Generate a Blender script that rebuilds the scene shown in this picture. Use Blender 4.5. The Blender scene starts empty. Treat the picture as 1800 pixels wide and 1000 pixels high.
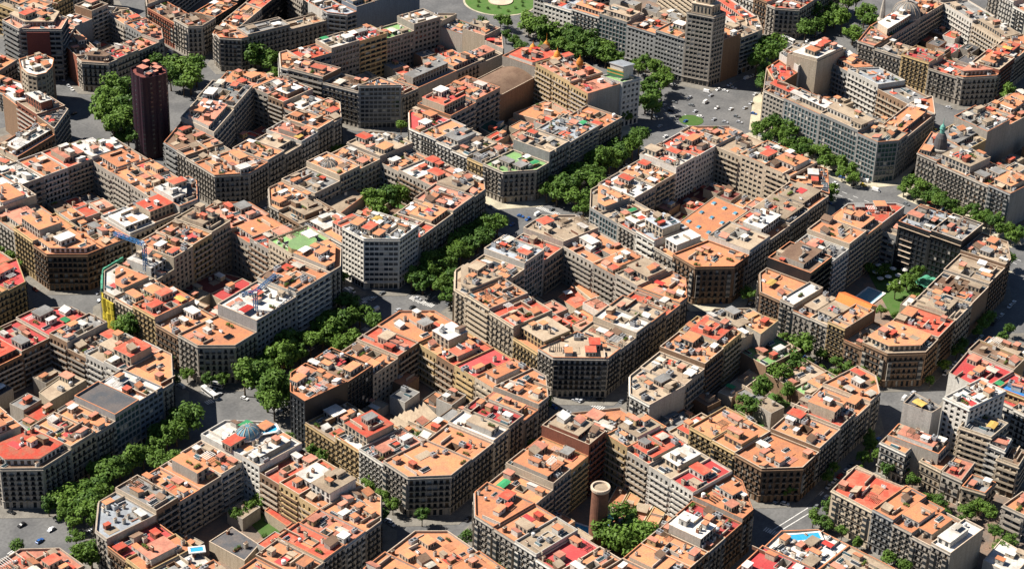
import bpy, math, random
from mathutils import Vector, Matrix, Euler
scene = bpy.context.scene
COL = scene.collection
R = math.radians
# ------------------------------------------------------------------ camera, sky, sun, exposure
cam_data = bpy.data.cameras.new('camera')
cam_data.lens = 74.179
cam_data.sensor_width = 36
cam_data.clip_start = 10
cam_data.clip_end = 12000
cam = bpy.data.objects.new('camera', cam_data)
CAM_LOC = Vector((-770.3, -615.48, 592.11))
CAM_ROT = Euler((1.0465, -0.03433, -0.93799))
cam.location = CAM_LOC
cam.rotation_euler = CAM_ROT
COL.objects.link(cam)
scene.camera = cam

SUN_EL = R(49)
SUN_DIR = Vector((-0.46, 0.888, 0)).normalized() * math.cos(SUN_EL) + Vector((0, 0, math.sin(SUN_EL)))
world = bpy.data.worlds.new('World')
scene.world = world
world.use_nodes = True
wn = world.node_tree
sky = wn.nodes.new('ShaderNodeTexSky')
sky.sky_type = 'NISHITA'
sky.sun_disc = False
sky.sun_elevation = SUN_EL
sky.altitude = 800
sky.air_density = 0.8
sky.dust_density = 0.5
sky.ozone_density = 2.5
sky.sun_rotation = math.atan2(SUN_DIR.x, SUN_DIR.y)
wn.nodes['Background'].inputs['Strength'].default_value = 0.05
wn.links.new(sky.outputs[0], wn.nodes['Background'].inputs['Color'])
sun_data = bpy.data.lights.new('sun', 'SUN')
sun_data.energy = 5.0
sun_data.angle = R(0.5)
sun_data.color = (1.0, 0.94, 0.85)
sun = bpy.data.objects.new('sun', sun_data)
sun.rotation_euler = SUN_DIR.to_track_quat('Z', 'Y').to_euler()
sun.location = (0, 0, 400)
COL.objects.link(sun)
scene.cycles.diffuse_bounces = 1
scene.view_settings.view_transform = 'Standard'
scene.view_settings.look = 'None'
scene.view_settings.gamma = 1
scene.view_settings.use_curve_mapping = False
scene.view_settings.exposure = 0.98

# ------------------------------------------------------------------ helpers
_view = (Matrix.Translation(CAM_LOC) @ CAM_ROT.to_matrix().to_4x4()).inverted()
def in_view(x, y, z=0, m=0.03):
    p = _view @ Vector((x, y, z))
    if p.z >= 0: return False
    u = p.x / -p.z * cam_data.lens / 36
    v = p.y / -p.z * cam_data.lens / 36
    return abs(u) < 0.5 + m and abs(v) < 0.2778 + m

def link(o, parent=None, kind=None, label=None, cat=None, group=None):
    COL.objects.link(o)
    if parent is not None: o.parent = parent
    if kind: o['kind'] = kind
    if label: o['label'] = label
    if cat: o['category'] = cat
    if group: o['group'] = group
    return o

def thing(name, loc, label, cat, group=None, rz=0.0):
    o = bpy.data.objects.new(name, None)
    o.empty_display_size = 2
    o.location = loc
    o.rotation_euler = (0, 0, rz)
    return link(o, None, None, label, cat, group)

class MB:
    def __init__(s): s.v = []; s.f = []; s.m = []
    def quad(s, a, b, c, d, mi=0):
        n = len(s.v); s.v += (a, b, c, d); s.f.append((n, n+1, n+2, n+3)); s.m.append(mi)
    def poly(s, pts, mi=0):
        n = len(s.v); s.v += [tuple(p) for p in pts]; s.f.append(tuple(range(n, n+len(pts)))); s.m.append(mi)
    def box(s, x0, y0, z0, x1, y1, z1, mi=0, top=None, bottom=True):
        a, b, c, d = (x0, y0), (x1, y0), (x1, y1), (x0, y1)
        for p, q in ((a, b), (b, c), (c, d), (d, a)):
            s.quad((*p, z0), (*q, z0), (*q, z1), (*p, z1), mi)
        s.quad((*a, z1), (*b, z1), (*c, z1), (*d, z1), mi if top is None else top)
        if bottom: s.quad((*d, z0), (*c, z0), (*b, z0), (*a, z0), mi)
    def bar(s, p, q, w, mi=0):
        p, q = Vector(p), Vector(q); d = (q - p).normalized()
        u = d.cross(Vector((0, 0, 1)))
        if u.length < 1e-3: u = Vector((1, 0, 0))
        u.normalize(); t = d.cross(u)
        c = [(u*a + t*b) * w / 2 for a, b in ((-1, -1), (1, -1), (1, 1), (-1, 1))]
        for k in range(4):
            s.quad(tuple(p + c[k]), tuple(p + c[(k+1) % 4]), tuple(q + c[(k+1) % 4]), tuple(q + c[k]), mi)
        s.poly([tuple(p + x) for x in reversed(c)], mi); s.poly([tuple(q + x) for x in c], mi)
    def prism(s, pts, z0, z1, mi=0, top=None, bottom=False):
        n = len(pts)
        for k in range(n):
            a, b = pts[k], pts[(k+1) % n]
            s.quad((a[0], a[1], z0), (b[0], b[1], z0), (b[0], b[1], z1), (a[0], a[1], z1), mi)
        s.poly([(p[0], p[1], z1) for p in pts], mi if top is None else top)
        if bottom: s.poly([(p[0], p[1], z0) for p in reversed(pts)], mi)
    def lathe(s, prof, n=16, mi=0, cx=0, cy=0, sx=1, sy=1, cap=True):
        rings = [[(cx + r*sx*math.cos(2*math.pi*k/n), cy + r*sy*math.sin(2*math.pi*k/n), z) for k in range(n)] for r, z in prof]
        for A, B in zip(rings, rings[1:]):
            for k in range(n): s.quad(A[k], A[(k+1) % n], B[(k+1) % n], B[k], mi)
        if cap and prof[-1][0] > 0.01: s.poly(rings[-1], mi)
    def mesh(s, name, mats):
        me = bpy.data.meshes.new(name)
        me.from_pydata(s.v, [], s.f)
        for m in mats: me.materials.append(m)
        if len(mats) > 1: me.polygons.foreach_set('material_index', s.m)
        return me
    def build(s, name, mats, parent=None, **kw):
        if not isinstance(mats, (list, tuple)): mats = [mats]
        return link(bpy.data.objects.new(name, s.mesh(name, mats)), parent, **kw)

def copy_obj(o, parent=None):
    c = o.copy(); COL.objects.link(c)
    if parent is not None: c.parent = parent
    return c

# polygon helpers (2-D, counter-clockwise)
def offset_poly(P, ds):
    """move every edge outwards by its own distance and re-intersect"""
    n = len(P); L = []
    for k in range(n):
        a, b = Vector(P[k]), Vector(P[(k+1) % n]); t = (b - a).normalized(); nn = Vector((t.y, -t.x))
        L.append((a + nn*ds[k], t))
    out = []
    for k in range(n):
        (p, d), (q, e) = L[k-1], L[k]
        den = d.x*e.y - d.y*e.x
        if abs(den) < 1e-4: out.append(tuple(q)); continue
        w = q - p; t = (w.x*e.y - w.y*e.x) / den
        out.append(tuple(p + d*t))
    return out
def area(P): return 0.5*sum(P[k][0]*P[(k+1) % len(P)][1] - P[(k+1) % len(P)][0]*P[k][1] for k in range(len(P)))
def inside(P, x, y, m=0.0):
    """even-odd test, with the distance to the nearest edge at least m (m < 0 lets points lie a little outside)"""
    odd = False; dm = 1e9
    for k in range(len(P)):
        (ax, ay), (bx, by) = P[k-1], P[k]
        if (ay > y) != (by > y) and x < (bx-ax)*(y-ay)/(by-ay) + ax: odd = not odd
        ex, ey = bx-ax, by-ay; L = ex*ex + ey*ey or 1e-9
        t = max(0, min(1, ((x-ax)*ex + (y-ay)*ey)/L)); dm = min(dm, math.hypot(x-ax-t*ex, y-ay-t*ey))
    return (odd and dm >= m) if m >= 0 else (odd or dm <= -m)

# ------------------------------------------------------------------ materials
def new_mat(name):
    m = bpy.data.materials.new(name); m.use_nodes = True
    nt = m.node_tree
    return m, nt, nt.nodes['Principled BSDF']
def mat(name, col, col2=None, rough=0.85, scale=0.12, fine=1.3, amt=0.5, rnd=0.25, metal=0.0, streak=False, spec=0.25, bump=0.0):
    """weathered surface: base colour drifting to a second tone in patches, fine speckle, tone per object"""
    m, nt, b = new_mat(name)
    N, L = nt.nodes, nt.links
    if col2 is None: col2 = tuple(c*0.62 for c in col)
    geo = N.new('ShaderNodeNewGeometry')
    pos = geo.outputs['Position']
    if streak:
        mp = N.new('ShaderNodeMapping'); mp.inputs['Scale'].default_value = (1.6, 1.6, 0.12)
        L.new(pos, mp.inputs['Vector']); pos2 = mp.outputs[0]
    else: pos2 = pos
    n1 = N.new('ShaderNodeTexNoise'); n1.inputs['Scale'].default_value = scale; n1.inputs['Detail'].default_value = 5; n1.inputs['Roughness'].default_value = 0.65
    L.new(pos2, n1.inputs['Vector'])
    n2 = N.new('ShaderNodeTexNoise'); n2.inputs['Scale'].default_value = fine; n2.inputs['Detail'].default_value = 3
    L.new(pos, n2.inputs['Vector'])
    r1 = N.new('ShaderNodeMapRange'); r1.inputs['From Min'].default_value = 0.42; r1.inputs['From Max'].default_value = 0.60
    r1.inputs['To Max'].default_value = amt
    L.new(n1.outputs['Fac'], r1.inputs['Value'])
    mx = N.new('ShaderNodeMix'); mx.data_type = 'RGBA'
    mx.inputs['A'].default_value = (*col, 1); mx.inputs['B'].default_value = (*col2, 1)
    L.new(r1.outputs[0], mx.inputs['Factor'])
    oi = N.new('ShaderNodeObjectInfo')
    r2 = N.new('ShaderNodeMapRange'); r2.inputs['To Min'].default_value = 1 - rnd; r2.inputs['To Max'].default_value = 1 + rnd*0.6
    L.new(oi.outputs['Random'], r2.inputs['Value'])
    r3 = N.new('ShaderNodeMapRange'); r3.inputs['From Min'].default_value = 0.3; r3.inputs['From Max'].default_value = 0.7
    r3.inputs['To Min'].default_value = 0.82; r3.inputs['To Max'].default_value = 1.12
    L.new(n2.outputs['Fac'], r3.inputs['Value'])
    mu = N.new('ShaderNodeMath'); mu.operation = 'MULTIPLY'
    L.new(r2.outputs[0], mu.inputs[0]); L.new(r3.outputs[0], mu.inputs[1])
    sc = N.new('ShaderNodeVectorMath'); sc.operation = 'SCALE'
    L.new(mx.outputs['Result'], sc.inputs[0]); L.new(mu.outputs[0], sc.inputs['Scale'])
    L.new(sc.outputs[0], b.inputs['Base Color'])
    b.inputs['Roughness'].default_value = rough; b.inputs['Metallic'].default_value = metal
    b.inputs['Specular IOR Level'].default_value = spec
    if bump:
        bp = N.new('ShaderNodeBump'); bp.inputs['Strength'].default_value = bump; bp.inputs['Distance'].default_value = 0.3
        L.new(n2.outputs['Fac'], bp.inputs['Height']); L.new(bp.outputs[0], b.inputs['Normal'])
    return m

ROOF = {
 'o': mat('terracotta_tile', (0.56, 0.225, 0.105), (0.42, 0.185, 0.105), amt=0.8, scale=0.2),
 'O': mat('bright_orange_tile', (0.60, 0.16, 0.04), (0.52, 0.13, 0.04)),
 'p': mat('salmon_tile', (0.54, 0.22, 0.145), (0.36, 0.15, 0.105), amt=0.8, scale=0.2),
 'r': mat('red_paint_roof', (0.52, 0.075, 0.045), (0.40, 0.14, 0.085), amt=0.9, scale=0.2),
 'k': mat('crimson_membrane', (0.46, 0.055, 0.055), (0.40, 0.09, 0.08), amt=0.6),
 't': mat('tan_gravel_roof', (0.37, 0.29, 0.205), (0.27, 0.20, 0.14), amt=0.8),
 'g': mat('grey_felt_roof', (0.24, 0.235, 0.225), (0.15, 0.14, 0.13), amt=0.8),
 'd': mat('charcoal_roof', (0.075, 0.078, 0.085), (0.13, 0.11, 0.10), amt=0.8),
 'w': mat('white_roof', (0.66, 0.63, 0.58), (0.42, 0.37, 0.32), amt=0.8),
 'b': mat('brown_roof', (0.21, 0.135, 0.09), (0.15, 0.09, 0.06), amt=0.8),
 'G': mat('green_roof', (0.20, 0.36, 0.13), (0.17, 0.22, 0.12)),
 'E': mat('dark_green_roof', (0.03, 0.10, 0.075), (0.04, 0.08, 0.06)),
 'n': mat('blue_grey_roof', (0.33, 0.36, 0.39), (0.24, 0.25, 0.27), amt=0.8),
 'm': mat('maroon_roof', (0.17, 0.05, 0.04), (0.12, 0.04, 0.035)),
 'B': mat('blue_roof', (0.03, 0.17, 0.42), (0.03, 0.13, 0.34)),
}
WALL = {
 'c': mat('cream_render', (0.447, 0.369, 0.275), (0.326, 0.257, 0.18), streak=True, scale=0.5),
 's': mat('stone_render', (0.361, 0.321, 0.271), (0.249, 0.215, 0.176), streak=True, scale=0.5),
 'y': mat('ochre_render', (0.429, 0.309, 0.158), (0.326, 0.228, 0.12), streak=True, scale=0.5),
 'w': mat('white_render', (0.54, 0.506, 0.447), (0.386, 0.352, 0.309), streak=True, scale=0.5),
 'b': mat('brown_render', (0.232, 0.146, 0.09), (0.163, 0.103, 0.068), streak=True, scale=0.5),
 'r': mat('brick_render', (0.249, 0.09, 0.056), (0.18, 0.073, 0.047), streak=True, scale=0.5),
 'g': mat('grey_render', (0.257, 0.253, 0.24), (0.18, 0.172, 0.163), streak=True, scale=0.5),
 'n': mat('blue_grey_cladding', (0.189, 0.215, 0.249), (0.146, 0.163, 0.189), streak=True, scale=0.5),
 'd': mat('black_cladding', (0.02, 0.021, 0.023), (0.031, 0.031, 0.031), streak=True, scale=0.5, rough=0.4),
}
M = {
 'glass': mat('window_glass', (0.022, 0.028, 0.034), (0.04, 0.045, 0.05), rough=0.12, spec=0.5, rnd=0.4),
 'teal_glass': mat('teal_glass', (0.03, 0.065, 0.075), (0.05, 0.09, 0.10), rough=0.1, spec=0.6),
 'shutter': mat('wooden_shutter', (0.15, 0.10, 0.06), (0.09, 0.07, 0.05)),
 'blind': mat('pale_blind', (0.48, 0.44, 0.37), (0.38, 0.33, 0.27)),
 'iron': mat('iron_railing', (0.03, 0.03, 0.03), (0.05, 0.04, 0.03), rough=0.6),
 'coping': mat('stone_coping', (0.50, 0.40, 0.30), (0.36, 0.26, 0.19), rnd=0.3),
 'brick': mat('weathered_brick', (0.20, 0.09, 0.055), (0.13, 0.06, 0.04), scale=0.6, fine=2.5, amt=0.8),
 'plum': mat('plum_cladding', (0.022, 0.010, 0.017), (0.034, 0.014, 0.020), streak=True, scale=0.7, rough=0.55),
 'metal': mat('galvanised_metal', (0.45, 0.46, 0.47), (0.33, 0.33, 0.33), rough=0.45, metal=0.4),
 'white': mat('white_paint', (0.72, 0.70, 0.66), (0.55, 0.50, 0.45), rnd=0.3),
 'asphalt': mat('asphalt', (0.135, 0.133, 0.13), (0.088, 0.088, 0.089), scale=0.05, fine=0.7, amt=0.8, rnd=0.0),
 'paving': mat('paving', (0.19, 0.175, 0.15), (0.125, 0.115, 0.10), scale=0.15, amt=0.8, rnd=0.05),
 'sand': mat('plaza_paving', (0.46, 0.41, 0.30), (0.30, 0.27, 0.20), scale=0.12, amt=0.8, rnd=0.05),
 'yard': mat('courtyard_floor', (0.16, 0.13, 0.105), (0.25, 0.16, 0.11), scale=0.12, amt=0.9, rnd=0.1),
 'kerb': mat('kerb_stone', (0.36, 0.34, 0.31)),
 'paint': mat('road_paint', (0.62, 0.61, 0.58), (0.42, 0.41, 0.39), scale=0.8, amt=0.8, rnd=0.0),
 'lawn': mat('lawn', (0.055, 0.12, 0.022), (0.08, 0.13, 0.035), scale=0.25, fine=3, amt=0.8),
 'bark': mat('bark', (0.12, 0.09, 0.06)),
 'water': mat('pool_water', (0.04, 0.30, 0.50), (0.05, 0.36, 0.55), rough=0.08, spec=0.5, rnd=0.05),
 'pale_water': mat('pale_pool_water', (0.17, 0.34, 0.42), (0.22, 0.40, 0.47), rough=0.08, spec=0.5, rnd=0.0),
 'orange_dome': mat('orange_tile_dome', (0.56, 0.22, 0.035), (0.42, 0.15, 0.03)),
 'copper': mat('green_copper', (0.16, 0.42, 0.34), (0.10, 0.28, 0.23)),
 'yellow_net': mat('yellow_scaffold_net', (0.42, 0.33, 0.03), (0.32, 0.24, 0.03)),
 'green_net': mat('green_scaffold_net', (0.07, 0.27, 0.17), (0.05, 0.20, 0.12)),
 'crane_blue': mat('blue_crane_steel', (0.03, 0.13, 0.30), (0.04, 0.11, 0.22), rough=0.5),
 'dome_glass': mat('ribbed_dome_roof', (0.16, 0.155, 0.145), (0.10, 0.10, 0.10), rough=0.4),
 'blue_dome': mat('blue_glass_dome', (0.10, 0.21, 0.27), (0.16, 0.27, 0.31), rough=0.15, spec=0.6, scale=0.4),
 'sky_blue': mat('blue_skylight', (0.07, 0.24, 0.36), (0.10, 0.30, 0.40), rough=0.3),
 'red_cloth': mat('red_awning', (0.50, 0.045, 0.035)),
 'green_cloth': mat('green_awning', (0.04, 0.25, 0.10)),
 'yellow_cloth': mat('yellow_awning', (0.55, 0.36, 0.10)),
 'tyre': mat('tyre_rubber', (0.02, 0.02, 0.02)),
}
def leaf_material():
    m, nt, b = new_mat('leaf')
    N, L = nt.nodes, nt.links
    oi = N.new('ShaderNodeObjectInfo'); geo = N.new('ShaderNodeNewGeometry')
    ns = N.new('ShaderNodeTexNoise'); ns.inputs['Scale'].default_value = 0.45; ns.inputs['Detail'].default_value = 3
    L.new(geo.outputs['Position'], ns.inputs['Vector'])
    ad = N.new('ShaderNodeMath'); ad.operation = 'MULTIPLY_ADD'; ad.inputs[1].default_value = 0.55
    L.new(oi.outputs['Random'], ad.inputs[0]); L.new(ns.outputs['Fac'], ad.inputs[2])
    cr = N.new('ShaderNodeValToRGB')
    cr.color_ramp.elements[0].position = 0.3; cr.color_ramp.elements[0].color = (0.030, 0.078, 0.016, 1)
    cr.color_ramp.elements[1].position = 1.1; cr.color_ramp.elements[1].color = (0.115, 0.195, 0.030, 1)
    L.new(ad.outputs[0], cr.inputs[0]); L.new(cr.outputs[0], b.inputs['Base Color'])
    b.inputs['Roughness'].default_value = 0.6; b.inputs['Specular IOR Level'].default_value = 0.2
    b.inputs['Transmission Weight'].default_value = 0.0
    tr = N.new('ShaderNodeBsdfTranslucent'); L.new(cr.outputs[0], tr.inputs['Color'])
    mx = N.new('ShaderNodeMixShader'); mx.inputs[0].default_value = 0.25
    L.new(b.outputs[0], mx.inputs[1]); L.new(tr.outputs[0], mx.inputs[2])
    L.new(mx.outputs[0], N['Material Output'].inputs['Surface'])
    return m
M['leaf'] = leaf_material()

# ------------------------------------------------------------------ plan data in metres (x, y), heights in metres
BLOCKS = {
 'A': ('sports court', [(21.0, -21.1), (5.3, -32.8), (-12.4, -109.7), (5.0, -131.8), (83.1, -130.2), (99.4, -119.3), (117.9, -32.9), (105.5, -18.3)]),
 'B': ('green attic', [(-94.4, 127.9), (-109.1, 113.2), (-116.9, 38.0), (-104.8, 23.4), (-20.4, 24.5), (-4.4, 37.6), (10.8, 119.1), (-1.6, 133.6)]),
 'C': ('dark glass corner', [(-112.3, -20.7), (-125.1, -31.9), (-139.4, -117.0), (-125.7, -131.8), (-43.7, -129.1), (-28.7, -117.0), (-12.9, -33.7), (-24.8, -19.4)]),
 'D': ('grey dome', [(39.6, 130.5), (23.7, 115.3), (10.7, 34.5), (23.3, 19.4), (113.1, 27.6), (123.7, 36.4), (134.6, 114.6), (127.7, 126.4)]),
 'E': ('blue skylight', [(154.5, -18.6), (136.0, -30.8), (113.9, -116.1), (128.1, -132.3), (234.2, -133.3), (261.0, -117.3), (270.1, -43.0), (254.0, -24.1)]),
 'F': ('yellow courtyard wall', [(168.4, 128.7), (150.2, 113.7), (142.2, 36.2), (157.5, 22.6), (249.5, 21.8), (274.2, 38.3), (295.1, 111.5), (282.1, 126.7)]),
 'G': ('walled garden', [(2.1, -147.1), (-12.0, -156.5), (-25.1, -240.3), (-11.9, -255.1), (67.5, -254.4), (80.6, -245.3), (99.2, -159.8), (86.8, -145.3)]),
 'H': ('black office', [(132.2, -146.3), (114.6, -157.0), (105.1, -239.1), (118.9, -254.1), (231.2, -249.7), (249.2, -239.7), (250.4, -168.5), (231.4, -146.9)]),
 'I': ('glass dome hotel', [(-241.5, -19.3), (-257.6, -34.1), (-270.1, -113.6), (-257.7, -128.1), (-172.5, -128.1), (-158.0, -116.2), (-149.9, -37.9), (-161.3, -22.3)]),
 'J': ('brick chimney', [(-129.3, -148.2), (-143.5, -159.3), (-155.8, -240.6), (-143.3, -255.1), (-61.1, -256.5), (-44.5, -240.8), (-29.3, -162.0), (-48.1, -146.1)]),
 'K': ('red ridge', [(-219.2, 133.6), (-235.9, 119.1), (-252.7, 33.4), (-240.1, 18.6), (-151.9, 21.0), (-133.2, 40.0), (-130.4, 114.9), (-143.8, 128.3)]),
 'L': ('red terrace', [(-67.4, 261.6), (-84.1, 247.1), (-100.3, 166.0), (-86.4, 149.3), (-10.7, 138.7), (5.4, 154.5), (20.9, 235.5), (5.7, 251.1)]),
 'M': ('plum tower', [(64.2, 224.2), (37.7, 212.8), (26.9, 161.3), (42.3, 147.5), (132.0, 153.1), (149.1, 168.6), (151.6, 234.5), (138.2, 254.3)]),
 'N': ('green glass corner', [(173.7, 241.3), (156.7, 225.2), (165.7, 167.1), (183.7, 147.4), (283.2, 140.0), (303.9, 156.8), (304.1, 196.9), (290.0, 213.1)]),
 'O': ('tan roof', [(195.3, 312.6), (178.6, 305.3), (172.7, 293.5), (180.6, 281.4), (251.7, 259.6), (267.5, 272.0), (284.4, 319.2), (264.6, 333.7)]),
 'P': ('maroon parapet', [(200.5, 390.3), (186.7, 374.9), (175.4, 325.2), (182.3, 318.7), (252.9, 331.2), (267.3, 346.9), (276.7, 394.2), (263.3, 409.6)]),
 'Q': ('pink rounded roof', [(116.1, 396.7), (103.1, 368.2), (92.0, 340.2), (101.3, 325.3), (152.0, 325.2), (163.5, 338.1), (173.3, 379.5), (164.1, 397.7)]),
 'R': ('black rounded roof', [(-181.6, 389.6), (-198.3, 375.1), (-83.1, 267.5), (-66.0, 260.4), (4.6, 271.3), (28.7, 284.9), (32.8, 305.6), (29.3, 331.6)]),
 'S': ('glass office', [(373.4, -9.7), (332.9, -30.5), (312.2, -123.9), (322.8, -132.8), (376.8, -131.1), (399.3, -118.3), (421.9, -48.0), (413.5, -9.3)]),
 'T': ('ribbed dome', [(484.1, -28.6), (454.4, -34.7), (450.8, -115.5), (468.2, -131.6), (523.8, -130.0), (541.5, -117.7), (572.4, -59.7), (568.1, -30.3)]),
 'U': ('copper cupola', [(352.9, -140.3), (321.1, -146.9), (304.9, -230.2), (317.0, -244.6), (395.4, -255.1), (417.1, -244.5), (456.2, -168.3), (442.7, -152.4)]),
 'V': ('brown corner tower', [(382.9, 183.8), (362.2, 172.4), (361.8, 47.1), (366.1, 29.2), (417.9, 19.5), (436.5, 34.5), (472.6, 103.7), (473.3, 153.2)]),
 'W': ('far red roof', [(489.1, 84.9), (476.3, 74.9), (467.7, 38.4), (476.5, 23.6), (541.4, 24.9), (559.9, 37.3), (569.3, 78.6), (552.1, 98.1)]),
 'X': ('grey slab', [(268.5, 294.6), (250.7, 283.8), (244.6, 261.2), (250.4, 248.4), (315.6, 236.9), (331.3, 250.9), (349.6, 294.3), (338.7, 306.7)]),
 'Y': ('scarlet corner', [(-3.2, -275.5), (-21.8, -275.9), (-32.3, -354.4), (-20.4, -369.2), (51.8, -383.1), (68.5, -368.6), (80.4, -287.8), (68.0, -273.3)]),
 'Z': ('crimson horseshoe', [(127.0, -273.2), (102.3, -274.9), (84.6, -368.6), (97.0, -383.1), (181.6, -383.1), (198.3, -368.6), (210.1, -287.8), (197.7, -273.3)]),
 'a': ('cliff-edge red', [(-200.4, 261.6), (-217.1, 247.1), (-229.0, 166.4), (-216.6, 151.8), (-127.8, 152.6), (-113.9, 174.4), (-103.4, 247.1), (-115.8, 261.6)]),
 'b': ('pink lower edge', [(-371.6, -18.3), (-388.3, -32.9), (-400.1, -113.6), (-387.7, -128.1), (-303.1, -128.1), (-286.4, -113.6), (-276.2, -31.0), (-287.6, -18.1)]),
 'c': ('jumbled terracotta', [(-260.2, -145.3), (-276.9, -159.8), (-288.8, -240.6), (-276.4, -255.1), (-191.8, -255.1), (-175.1, -240.6), (-159.4, -155.9), (-168.7, -144.4)]),
 'd': ('white terrace pool', [(-146.0, -273.3), (-162.7, -287.8), (-174.6, -368.6), (-162.2, -383.1), (-77.6, -383.1), (-60.9, -368.6), (-53.2, -286.1), (-64.6, -273.4)]),
 'e': ('far right edge', [(615.3, -59.7), (598.5, -65.3), (572.0, -125.5), (582.7, -137.9), (673.7, -143.2), (692.6, -131.2), (731.3, -69.6), (716.4, -52.7)]),
 'f': ('far upper left', [(134.5, 499.3), (119.6, 484.5), (119.4, 424.7), (126.1, 414.1), (205.4, 425.8), (218.0, 444.4), (230.3, 516.1), (216.6, 531.5)]),
}
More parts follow.
